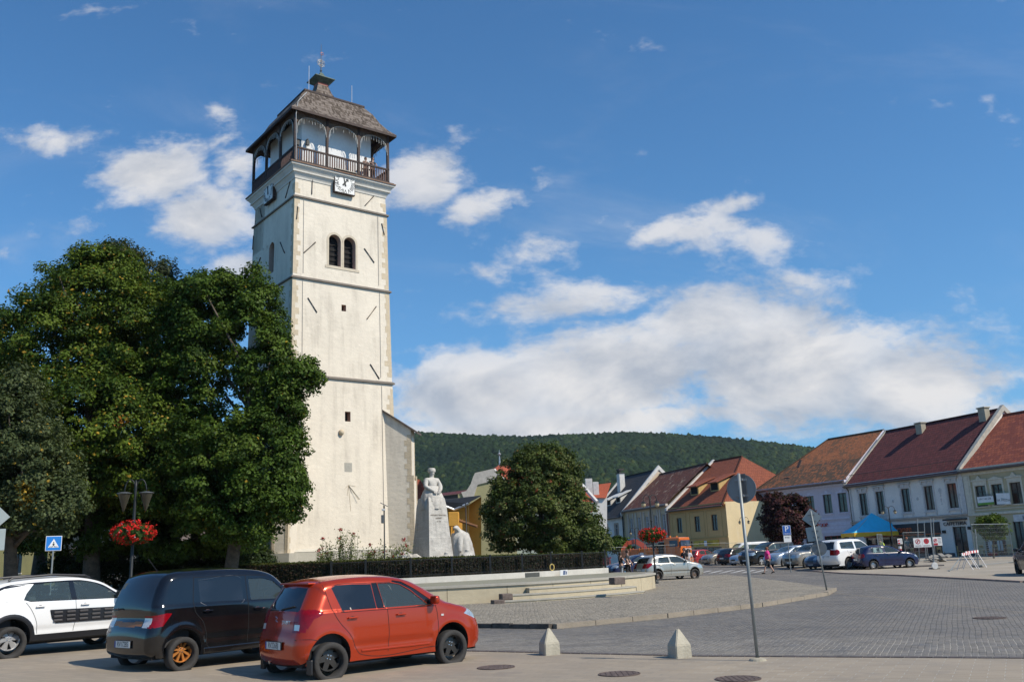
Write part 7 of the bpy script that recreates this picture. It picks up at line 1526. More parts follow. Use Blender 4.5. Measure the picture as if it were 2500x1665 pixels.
nose_left(generic('van',4.9,1.9,2.3,3.0,.33),'white_delivery_van','white van with a bluish roof far behind the parking sign',1912,1366,.06,190,1.,P_WHT,GR)
# ---------------------------------------------------------------- people
SKINM=plain('skin',(.50,.30,.22),.6,var=.06); HAIRM=plain('dark_hair',(.05,.03,.02),.8); HAIRG=plain('light_hair',(.30,.24,.18),.8)
def cloth(name,c): return plain(name,c,.9,var=.15,scale=6)
def figure(root_loc,rz,H,step,arms,top,bottom,shoes=None,hair=None,lean=0.0,sleeve=.5,trouser=.45,name='person',label='',group=None,bag=None,seat=False,fat=1.):
    """one continuous skinned body; garments are their own skins. Local +y is forward, z up. step: half stride; arms: (left,right) hand targets"""
    k=H/1.72; r=empty('person',(0,0,0),label,'person',group); h=hair or HAIRM
    hip=.90*k; sh=1.42*k; sx=.17*k
    V=[];E=[];Rr=[]
    def v(x,y,z,rad): V.append((x,y+lean*(max(z-hip,0)),z)); Rr.append(rad*k); return len(V)-1
    pel=v(0,0,hip,(.135)); w=v(0,.0,hip+.16*k,.115); ch=v(0,0,hip+.36*k,.130); nk=v(0,0,sh+.03*k,.058); hd0=v(0,.015*k,sh+.13*k,.070); hd=v(0,.02*k,sh+.21*k,.088); tp=v(0,.01*k,sh+.28*k,.062)
    E+=[(pel,w),(w,ch),(ch,nk),(nk,hd0),(hd0,hd),(hd,tp)]
    nose=v(0,.105*k,sh+.20*k,.014); E.append((hd,nose))
    legs=[]
    for sg,st in ((-1,step),(1,-step)):
        if seat: a=v(sg*.09*k,.05*k,hip-.05*k,.085); kn=v(sg*.10*k,.42*k,hip-.06*k,.06); an=v(sg*.10*k,.45*k,hip-.46*k,.042); to=v(sg*.10*k,.58*k,hip-.52*k,.035)
        else: a=v(sg*.09*k,0,hip-.10*k,.088); kn=v(sg*.10*k,st*.55+.04*k,.48*k,.060); an=v(sg*.10*k,st,.08*k+(.06*k if st<0 else 0),.040); to=v(sg*.11*k,st+.15*k,.035*k,.034)
        E+=[(pel,a),(a,kn),(kn,an),(an,to)]; legs.append((a,kn,an,to))
    arm=[]
    for sg,(hx,hy,hz) in zip((-1,1),arms):
        s_=v(sg*sx,0,sh-.04*k,.056); el=v(sg*(sx+.06*k)+(hx*.35),hy*.35-.04*k,(sh-.04*k)*.5+hz*.5+.02,.040); wr=v(sg*sx+hx,hy,hz,.026); pm=v(sg*sx+hx*1.08,hy+.03*k,hz-.07*k,.032); E+=[(ch,s_),(s_,el),(el,wr),(wr,pm)]; arm.append((s_,el,wr,pm))
        for f in range(4): a=v(sg*sx+hx*1.08+(f-1.5)*.016*k,hy+.035*k+(f%2)*.006,hz-.115*k,.0085); b_=v(sg*sx+hx*1.08+(f-1.5)*.018*k,hy+.05*k,hz-(.145 if f in(1,2) else .135)*k,.0075); E+=[(pm,a),(a,b_)]
        t=v(sg*sx+hx*1.08-sg*.03*k,hy+.06*k,hz-.08*k,.0095); E.append((pm,t))
    me=skin(V,E,Rr,1); link_mesh('body',me,SKINM,r)
    def gar(ids,edges,grow,mt,nm,extra=None):
        mp={i:q for q,i in enumerate(ids)}; vv=[V[i] for i in ids]; rr=[Rr[i]+grow for i in ids]; ee=[(mp[a],mp[b]) for a,b in edges]
        if extra:
            for (i,p,rad) in extra: vv.append(p); rr.append(rad); ee.append((mp[i],len(vv)-1))
        link_mesh(nm,skin(vv,ee,rr,1),mt,r)
    L3=lambda a,b,t: tuple(V[a][q]+(V[b][q]-V[a][q])*t for q in range(3))
    ex=[]
    for (s_,el,wr,pm) in arm: ex.append((s_,L3(s_,el,min(1,sleeve*2)),.050*k)) 
    gar([pel,w,ch,arm[0][0],arm[1][0]],[(pel,w),(w,ch),(ch,arm[0][0]),(ch,arm[1][0])],(.018+.13*(fat-1))*k,top,'shirt',ex)
    ids=[pel];ed=[];ex=[]
    for (a,kn,an,to) in legs:
        ids.append(a); ed.append((pel,a))
        if trouser>.7: ids+= [kn]; ed.append((a,kn)); ex.append((kn,L3(kn,an,.9),.055*k))
        else: ex.append((a,L3(a,kn,min(1.,trouser*2)),.078*k))
    gar(ids,ed,.014*k,bottom,'trousers',ex)
    for (a,kn,an,to) in legs:
        p,q=Vector(V[an]),Vector(V[to]); b=MB(); b.tube([p+Vector((0,-.06*k,-.045*k)),p+Vector((0,.03*k,-.02*k)),q+Vector((0,.02*k,0))],[.040*k,.046*k,.032*k],8); b.build('shoe',shoes or cloth('dark_shoes',(.02,.02,.02)),r,True)
    c=Vector(V[hd]); b=MB(); b.lathe([(.094*k,-.07*k),(.102*k,0),(.09*k,.06*k),(.055*k,.105*k),(.001,.118*k)],(c.x,c.y-.022*k,c.z+.0),12); b.build('hair',h,r,True)
    if bag is not None:
        b=MB(); b.bbox(-.16*k,.16*k,-.32*k,-.14*k,hip+.05*k,sh-.05*k,.05); b.build('backpack',bag,r)
    r.location=root_loc; r.rotation_euler=(0,0,rz); return r
def gp(px,py,z): p=at(px,py,z); return Vector((p.x,p.y,z))
p=gsq(1878,1400,0.); figure(p,math.radians(75),1.66,.30,((-.10,-.14,.86),(.24,.16,.92)),cloth('pink_shirt',(.62,.04,.22)),cloth('dark_shorts',(.04,.045,.05)),None,plain('auburn_hair',(.16,.06,.03),.8),sleeve=.45,trouser=.5,fat=1.55,label='woman in a bright pink T-shirt and dark shorts walking across the road')
q=gp(1514,1386,.0); Y=60.
def stand(px,Y,z,**k): p=aty(px,1380,Y); return Vector((p.x,p.y,z))
figure(stand(1516,60,.11),math.radians(-60),1.68,.12,((-.05,.28,1.0),(.02,.30,1.0)),cloth('black_top',(.025,.02,.02)),cloth('pale_jeans',(.30,.34,.38)),sleeve=.1,trouser=.9,label='woman in a black sleeveless top beside the hedge end, facing the street',group='people by the parked cars')
figure(stand(1533,59,.11),math.radians(-110),1.82,.18,((-.02,.22,.98),(.22,.22,.92)),cloth('charcoal_shirt',(.03,.032,.036)),cloth('dark_trousers',(.03,.03,.035)),sleeve=.45,trouser=.9,label='man in a dark T-shirt walking behind the dark blue car',group='people by the parked cars')
figure(stand(1683,68,.12),math.radians(160),1.74,.12,((-.04,.05,.85),(.06,.1,.85)),cloth('white_shirt',(.62,.60,.60)),cloth('dark_trousers',(.03,.03,.035)),sleeve=.5,trouser=.9,label='man in a white T-shirt standing in front of the white car',group='people by the parked cars')
figure(stand(1673,67,.12),math.radians(150),1.80,.16,((-.05,.1,.88),(.05,.16,.86)),cloth('black_jacket',(.02,.02,.024)),cloth('dark_trousers',(.03,.03,.035)),sleeve=.95,trouser=.9,bag=cloth('dark_backpack',(.03,.025,.03)),label='person in black with a dark backpack next to the man in white',group='people by the parked cars')
figure(stand(1680,65.5,.12),math.radians(170),1.15,.08,((-.04,.12,.55),(.06,.1,.55)),cloth('grey_child_top',(.18,.18,.17)),cloth('dark_trousers',(.03,.03,.035)),hair=HAIRG,sleeve=.45,trouser=.5,label='small child in grey standing in front of the man in white',group='people by the parked cars')
figure(stand(2166,76,.33),math.radians(100),1.72,.14,((-.06,.36,.80),(.08,.34,.82)),cloth('hi_vis_yellow',(.48,.62,.04)),cloth('work_trousers',(.04,.05,.10)),lean=.55,sleeve=.8,trouser=.9,label='worker in a hi-vis yellow vest bending under the tent',group='people around the tent')
figure(stand(2222,80,.33),math.radians(200),1.76,.10,((-.05,.15,.95),(.05,.1,.88)),cloth('teal_jacket',(.07,.13,.15)),cloth('dark_trousers',(.03,.03,.035)),hair=plain('red_cap',(.30,.08,.03),.8),sleeve=.9,trouser=.9,label='person in a dark jacket standing by the right-hand tent leg',group='people around the tent')
# two visitors on the balcony
for (x,H,c,lab,arms) in ((2.25,1.72,(.03,.03,.035),'taller visitor in dark clothes leaning on the balcony railing',((.05,.3,1.15),(-.02,.3,1.15))),(1.75,1.60,(.10,.07,.06),'shorter visitor in brown beside the taller one on the balcony',((.02,.26,1.08),(.0,.28,1.08)))):
    P_=T(x,-2.90,25.28); figure(P_,TA,H,.04,arms,cloth('visitor_top_%d'%int(x*10),c),cloth('dark_trousers',(.03,.03,.035)),sleeve=.95,trouser=.9,lean=.0,label=lab,group='visitors on the balcony')
    bpy.data.objects['person' if False else [o.name for o in bpy.data.objects if o.name.startswith('person') and o.parent is None][-1]].rotation_euler=(0,0,TA+PI)
# ---------------------------------------------------------------- monument
STATUE=plaster('white_marble',(.54,.51,.46),(.10,.09,.085),1.0,.85,2.6,.8)
MC=aty(1056,1372,48.2); MC.z=1.0; ma=.62
mon=empty('monument',MC,'white stone monument with a seated robed figure on a tapering pedestal','monument'); 
Mm=Matrix.Translation((MC.x,MC.y,0))@Matrix.Rotation(ma,4,'Z')@Matrix.Diagonal((1.2,1.3,1,1))     # local -y looks to the sunny front
b=MB(); lv=[(1.0,.86,.92),(1.12,.84,.90),(1.14,.74,.84),(1.5,.66,.78),(2.0,.58,.70),(2.9,.53,.62),(2.92,.52,.61),(3.9,.47,.54),(4.5,.44,.50),(4.62,.42,.48),(4.9,.40,.42),(4.95,.36,.38)]
rings=[]
for (z,hx,hy) in lv: rings.append([Mm@Vector(v) for v in ((-hx,-hy,z),(hx,-hy,z),(hx,hy,z),(-hx,hy,z))])
for a,c in zip(rings[:-1],rings[1:]):
    for i in range(4): b.quad(a[i],a[(i+1)%4],c[(i+1)%4],c[i])
b.poly(rings[-1]); b.build('pedestal',STATUE,mon)
b=MB(); b.box(-.50,.50,-.615,-.60,2.885,2.90,Mm); b.build('pedestal_joint',plain('joint_dark',(.2,.18,.15),.9),mon)
for i,(t,z,s_) in enumerate((('ANDRÁSSY FRANCISKA',4.02,.105),('GRÓFNŐ',3.86,.10),('1843 - 1902',3.70,.06))):
    hy=.615-.0*z; text(t,s_,plain('carved_letters',(.16,.12,.09),.9),mon,Mm@frame(Vector((.0,-(.61-(z-2.92)*.0714)-.004,z)),(1,0,0),(0,.07,1)),'inscription',.003,sx=.72)
def drape(parent,Mx,prof,folds,amp,seed,mt,nm,lean=(0,0),cap=True):     # draped cloth: a lathe with folds
    rnd=random.Random(seed); ph=[rnd.uniform(0,6.28) for _ in range(4)]; seg=48; vs=[]; n=len(prof)
    for i,(rx,ry,z) in enumerate(prof):
        f=1-i/(n-1)
        for k in range(seg):
            a=2*PI*k/seg; m=1+amp*f*(math.sin(folds*a+ph[0]+z*1.5)*.6+math.sin((folds*2+1)*a+ph[1]-z)*.35+math.sin(3*a+ph[2])*.4); vs.append(Mx@Vector((rx*m*math.cos(a)+lean[0]*z,ry*m*math.sin(a)+lean[1]*z,z)))
    fs=[(i*seg+k,i*seg+(k+1)%seg,(i+1)*seg+(k+1)%seg,(i+1)*seg+k) for i in range(n-1) for k in range(seg)]+[tuple((n-1)*seg+k for k in range(seg))]
    b=MB(); b.add(vs,fs); return b.build(nm,mt,parent,True)
# robed half figure on top
Mf=Mm@Matrix.Translation((.02,-.02,4.75)); 
drape(mon,Mf,[(.50,.48,0),(.50,.47,.15),(.46,.43,.32),(.40,.34,.50),(.33,.27,.66),(.30,.24,.80)],9,.10,3,STATUE,'figure_skirt')
V=[(0,0,.60),(0,.0,.85),(0,.02,1.08),(0,.0,1.24),(0,-.03,1.38),(0,-.045,1.50),(0,-.02,1.60),
   (-.27,.0,1.12),(-.38,-.10,.78),(-.20,-.34,.55),(-.06,-.40,.46),(.27,.0,1.12),(.38,-.10,.78),(.22,-.34,.55),(.08,-.40,.46),(0,-.17,1.47)]
E_=[(0,1),(1,2),(2,3),(3,4),(4,5),(5,6),(2,7),(7,8),(8,9),(9,10),(2,11),(11,12),(12,13),(13,14),(5,15)]
me=skin(V,E_,[.24,.22,.20,.085,.10,.125,.11,.13,.105,.08,.06,.13,.105,.08,.06,.022],2); me.transform(Mf); link_mesh('robed_figure',me,STATUE,mon)
b=MB(); b.lathe([(.12,1.50),(.165,1.54),(.175,1.62),(.16,1.66),(.165,1.70),(.12,1.74),(.001,1.75)],(0,0,0),18,Mf@Matrix.Translation((0,-.02,0))); b.build('headdress',STATUE,mon,True)
for sx_ in (-1,1):
    b=MB()
    for f in range(5): b.tube([Mf@Vector(v) for v in ((sx_*(.05+f*.025),-.42,.47),(sx_*(.04+f*.03),-.46,.42),(sx_*(.03+f*.03),-.47,.34+.01*f))],[.022,.02,.012],6)
    b.build('hand',STATUE,mon,True)
# hanging cloth over the pedestal top
drape(mon,Mm@Matrix.Translation((0,-.05,4.35)),[(.50,.50,0),(.50,.50,.25),(.47,.46,.50)],11,.07,8,STATUE,'figure_hem')
# bent old man with two children, to the right
Mo=Mm@Matrix.Translation((1.35,-.35,1.0))@Matrix.Scale(1.3,4)
b_=empty('statue_group',Mo.to_translation(),'stone figures of a bent old man and two children right of the pedestal','statue')
drape(b_,Mo,[(.46,.42,0),(.44,.40,.5),(.40,.36,.95),(.34,.32,1.35),(.26,.28,1.62)],10,.12,5,STATUE,'cloak',lean=(-.10,-.03))
V=[(0,0,.9),(-.06,0,1.25),(-.16,-.06,1.58),(-.30,-.14,1.72),(-.40,-.20,1.80),(-.44,-.22,1.92),(.12,.02,1.52),(.16,-.16,1.12),(-.02,-.34,.92),(-.26,-.22,1.45),(-.36,-.34,1.12),(-.40,-.40,.85),(-.54,-.28,1.80)]
me=skin(V,[(0,1),(1,2),(2,3),(3,4),(4,5),(2,6),(6,7),(7,8),(2,9),(9,10),(10,11),(4,12)],[.26,.25,.22,.08,.12,.10,.12,.095,.06,.12,.09,.06,.03],2); me.transform(Mo); link_mesh('old_man',me,STATUE,b_)
b=MB(); b.tube([Mo@Vector((-.42,-.38,0)),Mo@Vector((-.40,-.38,1.2))],.025,6); b.build('staff',STATUE,b_)
for i,(x,y,H_) in enumerate(((-.28,-.62,1.05),(-.95,-.42,.98))):
    Mc=Mo@Matrix.Translation((x,y,0)); drape(b_,Mc,[(.24,.22,0),(.22,.2,.35),(.18,.17,.6),(.13,.12,H_-.28)],8,.12,20+i,STATUE,'child_robe')
    me=skin([(0,0,.4),(0,0,H_-.28),(0,0,H_-.18),(0,-.02,H_-.08),(-.15,0,H_-.32),(-.16,-.18,H_-.45),(.15,0,H_-.32),(.16,-.18,H_-.42)],[(0,1),(1,2),(2,3),(1,4),(4,5),(1,6),(6,7)],[.14,.13,.05,.105,.07,.045,.07,.045],2); me.transform(Mc); link_mesh('child_figure',me,STATUE,b_)
Ml=Mm@Matrix.Translation((-1.45,-.1,1.0))@Matrix.Scale(1.5,4); hp_=empty('statue_drapery',Ml.to_translation(),'low heap of carved stone drapery left of the pedestal','statue')
for i,(x,y,rx,ry,H_) in enumerate(((0,0,.34,.34,.85),(-.4,-.05,.30,.30,.62),(-.72,-.1,.24,.24,.42),(.3,-.1,.26,.24,.75))): drape(hp_,Ml@Matrix.Translation((x,y,0)),[(rx,ry,0),(rx*.95,ry*.95,H_*.5),(rx*.7,ry*.6,H_*.85),(rx*.2,ry*.2,H_)],7,.22,30+i,STATUE,'carved_folds')
# ---------------------------------------------------------------- lamps and flowers
def basket(parent,c,R_,seed,nl=3200,nf=1500):
    rng=np.random.default_rng(seed); 
    d=rng.normal(size=(nl,3)); d/=np.linalg.norm(d,axis=1,keepdims=True); P=np.array(tuple(c))+d*np.array([R_,R_,R_*.52])*rng.uniform(.3,.97,(nl,1)); P[:,2]-=np.abs(rng.normal(0,.05,nl)); V,Fq,cc=leaves(P,d+rng.normal(0,.5,d.shape),.085,np.array([.05,.09,.02])*rng.uniform(.5,1.4,(nl,1)),rng); npmesh('flower_leaves',V,Fq,LEAF,parent,False,cc)
    cl=rng.normal(size=(150,3)); cl/=np.linalg.norm(cl,axis=1,keepdims=True); k=rng.integers(0,150,nf); d=cl[k]; P=np.array(tuple(c))+d*np.array([R_,R_,R_*.56])*rng.uniform(.93,1.06,(nf,1))+rng.normal(0,.028,(nf,3)); col=np.array([.62,.02,.018])*rng.uniform(.6,1.25,(nf,1)); col[rng.random(nf)<.02]=(.6,.5,.5); V,Fq,cc=leaves(P,d+rng.normal(0,.6,d.shape),.062,col,rng); npmesh('red_flowers',V,Fq,FLOW,parent,False,cc)
    b=MB(); b.lathe([(.12,-.30),(.30,-.22),(R_*.62,-.02),(R_*.64,.02)],tuple(c),16); b.build('planter',plain('planter_dark',(.03,.04,.03),.7),parent)
GLOBE=plain('lamp_globe_amber',(.45,.36,.22),.25,var=.1)
def lamp(px,Y,z0,toppx,label,arms=2,span=.55,style='cone',bask=None,seed=0,ang=0.,tall=None):
    p=aty(px,1400,Y); top=aty(px,toppx,Y).z; r=empty('street_lamp',(p.x,p.y,z0),label,'street lamp','ornamental lamps of the square'); X,Y_=p.x,p.y; b=MB()
    b.tube([(X,Y_,z0),(X,Y_,z0+.9),(X,Y_,z0+.95),(X,Y_,top-.2),(X,Y_,top+.05)],[.085,.075,.05,.042,.03],10); b.lathe([(.14,0),(.14,.10),(.09,.16),(.085,.2)],(X,Y_,z0),12)
    for z in (z0+1.2,top-1.3): b.lathe([(.05,-.04),(.075,0),(.05,.04)],(X,Y_,z),10)
    b.build('pole',IRON,r,True); u=Vector((math.cos(ang),math.sin(ang),0)); a=MB()
    for k in range(arms):
        sg=1 if k==0 else -1; n=12
        if style=='cone': pts=[Vector((X,Y_,top-.35))+u*sg*(span*(1-math.cos(PI*t/n))*.5)+Vector((0,0,.42*math.sin(PI*t/n))) for t in range(n+1)]
        else: pts=[Vector((X,Y_,top-.25))+u*sg*(span*(1-math.cos(PI*t/n))*.5)+Vector((0,0,.34*math.sin(PI*t/n))) for t in range(n+1)]
        a.tube(pts,.02,6); e=pts[-1]
        s_=MB()
        if style=='cone': s_.lathe([(.001,-.62),(.03,-.58),(.20,-.04),(.21,-.02)],tuple(e),16); o=s_.build('lamp_shade',plain('smoky_glass',(.05,.045,.03),.15,var=.2),r,True); c2=MB(); c2.lathe([(.001,.03),(.10,.02),(.235,-.015),(.235,-.03),(.001,-.03)],tuple(e),18); c2.build('lamp_cap',plain('cap_grey',(.16,.165,.165),.4,.5),o)
        else: s_.lathe([(.001,-.34),(.09,-.30),(.13,-.20),(.10,-.08),(.04,.0)],tuple(e),14); o=s_.build('lamp_shade',GLOBE,r,True); c2=MB(); c2.lathe([(.16,-.10),(.05,.0),(.001,.02)],tuple(e),14); c2.build('lamp_cap',IRON,o,True)
    a.build('lamp_arm',IRON,r,True)
    if bask: c=aty(px,bask[0],Y); basket(r,Vector((X,Y_,c.z)),bask[1],seed)
    return r
lamp(320,30.,.3,1176,'black two-armed lamp with cone shades and a red geranium basket behind the cars at left',bask=(1300,.66),seed=3,span=.34,ang=.2)
lamp(1600,50.,.10,1211,'black two-armed lamp with a red flower basket in front of the orange truck',style='globe',bask=(1305,.74),seed=4,span=.40,ang=.3)
lamp(2190,80.,.33,1237,'black two-armed lamp behind the tent, with amber globes',style='globe',span=.52,ang=-.1)
lamp(1829,92.,.33,1264,'black two-armed lamp beside the white archway',style='globe',span=.45,ang=.1)
lamp(1557,92.,.33,1290,'small lamp with yellow globes left of the flower basket lamp',style='globe',span=.45,ang=.1)
# slim lamps beside the monument
def slim(px,top,Y,label,kind):
    p=aty(px,1372,Y); tz=aty(px,top,Y).z; r=empty('street_lamp',(p.x,p.y,1.0),label,'street lamp'); b=MB(); b.tube([(p.x,p.y,1.0),(p.x,p.y,1.8),(p.x,p.y,1.85),(p.x,p.y,tz)],[.05,.05,.035,.03],8); b.build('pole',IRON,r,True)
    if kind: 
        M_=Matrix.Translation((p.x,p.y,tz+.05))@Matrix.Rotation(.5,4,'Y'); b=MB(); b.bbox(-.20,.20,-.14,.14,-.015,.015,.005,M_); b.build('solar_panel',plain('solar_blue',(.03,.04,.07),.2),r); b=MB(); b.bbox(p.x-.14,p.x-.02,p.y-.12,p.y+.04,tz-.85,tz-.45,.02); b.build('control_box',plain('box_grey',(.10,.11,.12),.6),r); b=MB(); b.bbox(p.x-.10,p.x+.06,p.y-.16,p.y-.02,tz-.25,tz-.15,.02); b.build('lamp_head',plain('lamp_white',(.6,.6,.6),.5),r)
    else: b=MB(); b.tube([(p.x,p.y,tz-.3),(p.x-.30,p.y-.1,tz-.1)],.02,6); b.bbox(p.x-.45,p.x-.2,p.y-.2,p.y+.02,tz-.2,tz-.1,.02); b.build('lamp_head',IRON,r)
slim(939,1234,45.4,'slim black pole with a small solar panel, standing against the white tower',True)
slim(1141,1226,52,'slim black lamp post in front of the orange annex',False)
# ---------------------------------------------------------------- traffic signs
def lean_pole(base,toppt,r_): b=MB(); b.tube([base,toppt],r_,12); b.lathe([(r_,0),(r_*.6,.012),(.001,.014)],tuple(toppt),12); return b
def disc_sign(r,M_,R_,front,back,rim=None):
    b=MB(); b.lathe([(.001,0.),(R_-.006,0.),(R_,-.004),(R_,-.02),(R_-.012,-.02),(R_-.014,-.004)],(0,0,0),40,M_); return b.build('sign_plate',back,r,False)
base=at(1850,1612,.0); tp_=aty(1803,1157,base.y); r=empty('traffic_sign',base,'grey round sign seen from behind on a tall leaning steel pole near the bollard','sign'); lean_pole(base-Vector((0,0,.05)),tp_,.027).build('pole',STEEL,r,True)
c=aty(1808,1192,base.y); dn=(c-Vector((0,0,CH))); dn.z=0; dn.normalize(); sx_=Vector((dn.y,-dn.x,0)); Rr_=34.0*base.y/F0*1.03
Mr=Matrix(((sx_.x,0,dn.x,c.x+.0),(sx_.y,0,dn.y,c.y),(0,1,0,c.z),(0,0,0,1)))       # local z away from the viewer
Md=Mr@Matrix.Rotation(math.radians(12),4,'Y')@Matrix.Translation((.0,0,.075))
b=MB(); b.lathe([(.001,0.),(Rr_-.012,0.),(Rr_-.010,-.014),(Rr_,-.014),(Rr_,.006),(.001,.006)],(0,0,0),48,Md); b.build('sign_plate',GREYBACK,r)
b=MB()
for z in (-.12,.14): b.bbox(-.10,.10,z-.018,z+.018,-.02,.0,.004,Md); b.bbox(-.045,.045,z-.022,z+.022,-.085,-.02,.008,Md)
b.build('bracket',plain('bracket_steel',(.20,.21,.22),.5,.6),r); b=MB(); b.bbox(.02,.085,-.22,.24,-.016,-.001,.004,Md); b.build('stiffener',plain('stiffener_dark',(.08,.085,.09),.6,.3),r)
b=MB(); b.lathe([(.14,0.),(.12,.03),(.04,.05)],(base.x,base.y,0.),16); b.build('base_collar',plaster('concrete_foot',(.40,.36,.28),(.2,.2,.15),.5),r)
base=at(2019,1441,.1); tp_=aty(1979,1247,base.y); r=empty('traffic_sign',base,'leaning steel pole with a diamond, a square and a round sign, all seen from behind','sign'); lean_pole(base-Vector((0,0,.05)),tp_,.030).build('pole',STEEL,r,True)
ax_=(tp_-base).normalized(); dn=(base-Vector((0,0,CH))); dn.z=0; dn.normalize(); sx_=ax_.cross(-dn)*-1; sx_=dn.cross(ax_).normalized()*1
if sx_.x<0: sx_=-sx_
def onpole(px,py,off): c=aty(px,py,base.y); return c+dn*off
k=base.y/F0*1.03
SB=plain('sign_back_light',(.30,.33,.33),.5,.3,.08,5)
c=onpole(1982,1264,.05); e1=(sx_+ax_).normalized(); e2=(ax_-sx_).normalized(); s_=22*k*.72; b=MB(); b.prism([c+e1*s_*sgn1+e2*s_*sgn2 for sgn1,sgn2 in ((1,1),(1,-1),(-1,-1),(-1,1))],dn*.012); b.build('diamond_sign',SB,r)
c=onpole(1988,1303,.05); b=MB(); w_,h_=17*k,16*k; b.prism([c+sx_*a+ax_*d for a,d in ((-w_,-h_),(w_,-h_),(w_,h_),(-w_,h_))],dn*.012); b.build('square_sign',SB,r)
c=onpole(2000,1338,.05); b=MB(); b.prism([c+(sx_*math.cos(t)+ax_*math.sin(t))*17*k for t in np.linspace(0,2*PI,28)[:-1]],dn*.012); b.build('round_sign',GREYBACK,r)
b=MB()
for (px,py) in ((1980,1257),(1984,1272),(1990,1296),(1993,1310),(1997,1328),(2002,1348)): c=onpole(px,py,.02); Mx=Matrix(((sx_.x,dn.x,ax_.x,c.x),(sx_.y,dn.y,ax_.y,c.y),(sx_.z,dn.z,ax_.z,c.z),(0,0,0,1))); b.bbox(-.12,.12,-.03,.02,-.02,.02,.005,Mx)
b.build('bracket',_mc['bracket_steel'],r)
# parking sign
p=gsq(1929,1376,.06); Y=60.; q=aty(1921,1300,Y); r=empty('parking_sign',(q.x,q.y,.1),'blue P parking sign with a white plate below, among the parked cars','sign'); b=MB(); b.tube([(q.x,q.y+.03,.1),(q.x,q.y+.03,aty(1918,1284,Y).z)],.03,8); b.build('pole',STEEL,r)
k=Y/F0*1.03; z1=aty(1921,1283,Y).z; z0=aty(1921,1305,Y).z; w_=.24; BL=plain('sign_blue',(.02,.10,.38),.4,var=.05)
b=MB(); b.box(q.x-w_-.02,q.x+w_+.02,q.y-.012,q.y,z0-.02,z1+.02); b.build('sign_plate',WHITEP,r); b=MB(); b.box(q.x-w_,q.x+w_,q.y-.02,q.y-.0121,z0,z1); b.build('blue_field',BL,r)
text('P',.50,WHITEP,r,frame(Vector((q.x,q.y-.022,(z0+z1)/2+.07)),(1,0,0),(0,0,1)),'lettering',.003); text('reserve',.12,WHITEP,r,frame(Vector((q.x,q.y-.022,z0+.08)),(1,0,0),(0,0,1)),'lettering',.003)
zz=aty(1921,1323,Y).z; b=MB(); b.box(q.x-w_,q.x+w_,q.y-.012,q.y,zz,z0-.05); b.build('lower_plate',WHITEP,r); text('RMaU',.13,IRON,r,frame(Vector((q.x,q.y-.014,(zz+z0)/2+.06)),(1,0,0),(0,0,1)),'lettering',.003)
# pedestrian crossing sign
Y=33.; q=aty(131,1326,Y); r=empty('crossing_sign',(q.x,q.y,.3),'blue square pedestrian crossing sign on a grey pole at left','sign'); k=Y/F0*1.05; h_=16.5*k; dn=Vector((q.x,q.y,0)).normalized(); xr=Vector((dn.y,-dn.x,0)); up=Vector((0,0,1))
b=MB(); b.tube([Vector((q.x,q.y,.2))+dn*.03,Vector((q.x,q.y,q.z+h_*.7))+dn*.03],.03,10); b.build('pole',STEEL,r)
Mq=Matrix(((xr.x,dn.x,0,q.x),(xr.y,dn.y,0,q.y),(0,0,1,q.z),(0,0,0,1)))
b=MB(); b.bbox(-h_,h_,-.012,.0,-h_,h_,.005,Mq); b.build('sign_plate',WHITEP,r); g_=h_*.93; b=MB(); b.box(-g_,g_,-.016,-.0121,-g_,g_,Mq); b.build('blue_field',plain('sign_bright_blue',(.02,.19,.58),.35,var=.04),r)
b=MB(); b.prism([Mq@Vector((x,-.0165,z)) for x,z in ((-h_*.68,-h_*.55),(h_*.68,-h_*.55),(0,h_*.62))],dn*-.003); b.build('white_triangle',WHITEP,r)
b=MB(); o=-.0205
def st(x0,z0,x1,z1,w_): 
    a=Vector((x0,0,z0))*h_; c=Vector((x1,0,z1))*h_; d=(c-a).normalized(); n=Vector((d.z,0,-d.x))*w_*h_; b.prism([Mq@(v+Vector((0,o,0))) for v in (a-n,c-n,c+n,a+n)],dn*-.002)
st(0,.02,.0,-.22,.07); st(0,-.2,-.16,-.48,.035); st(0,-.2,.15,-.48,.035); st(0,.0,-.15,-.16,.028); st(0,.0,.14,-.16,.028); b.lathe([(.001,0),(h_*.07,0)],(0,0,0),10,Mq@Matrix.Translation((0,o-.002,h_*.13))@Matrix.Rotation(PI/2,4,'X'))
for x in (-.45,-.28,.28,.45): st(x,-.50,x*.93,-.40,.05)
b.build('walking_figure',BLACK,r)
# signs cut by the left edge
Y=20.; q=aty(-17,1262,Y); r=empty('traffic_sign',(q.x,q.y,.3),'grey-backed diamond and square signs cut by the left edge of the picture','sign'); dn=Vector((q.x,q.y,0)).normalized(); xr=Vector((dn.y,-dn.x,0)); k=Y/F0*1.1
GE=plain('sign_back_green_edge',(.32,.36,.35),.5,.2,.06,5)
s_=33*k; b=MB(); b.prism([q+xr*x*s_+Vector((0,0,z*s_)) for x,z in ((1,0),(0,1),(-1,0),(0,-1))],dn*.015); b.build('diamond_sign',GE,r); b=MB(); q2=aty(-17,1317,Y); b.prism([q2+xr*x*23*k+Vector((0,0,z*23*k)) for x,z in ((1,1),(-1,1),(-1,-1),(1,-1))],dn*.015); b.build('square_sign',GE,r); b=MB(); b.tube([Vector((q.x,q.y,.2))-dn*.04,Vector((q.x,q.y,q.z+.3))-dn*.04],.032,10); b.build('pole',STEEL,r)
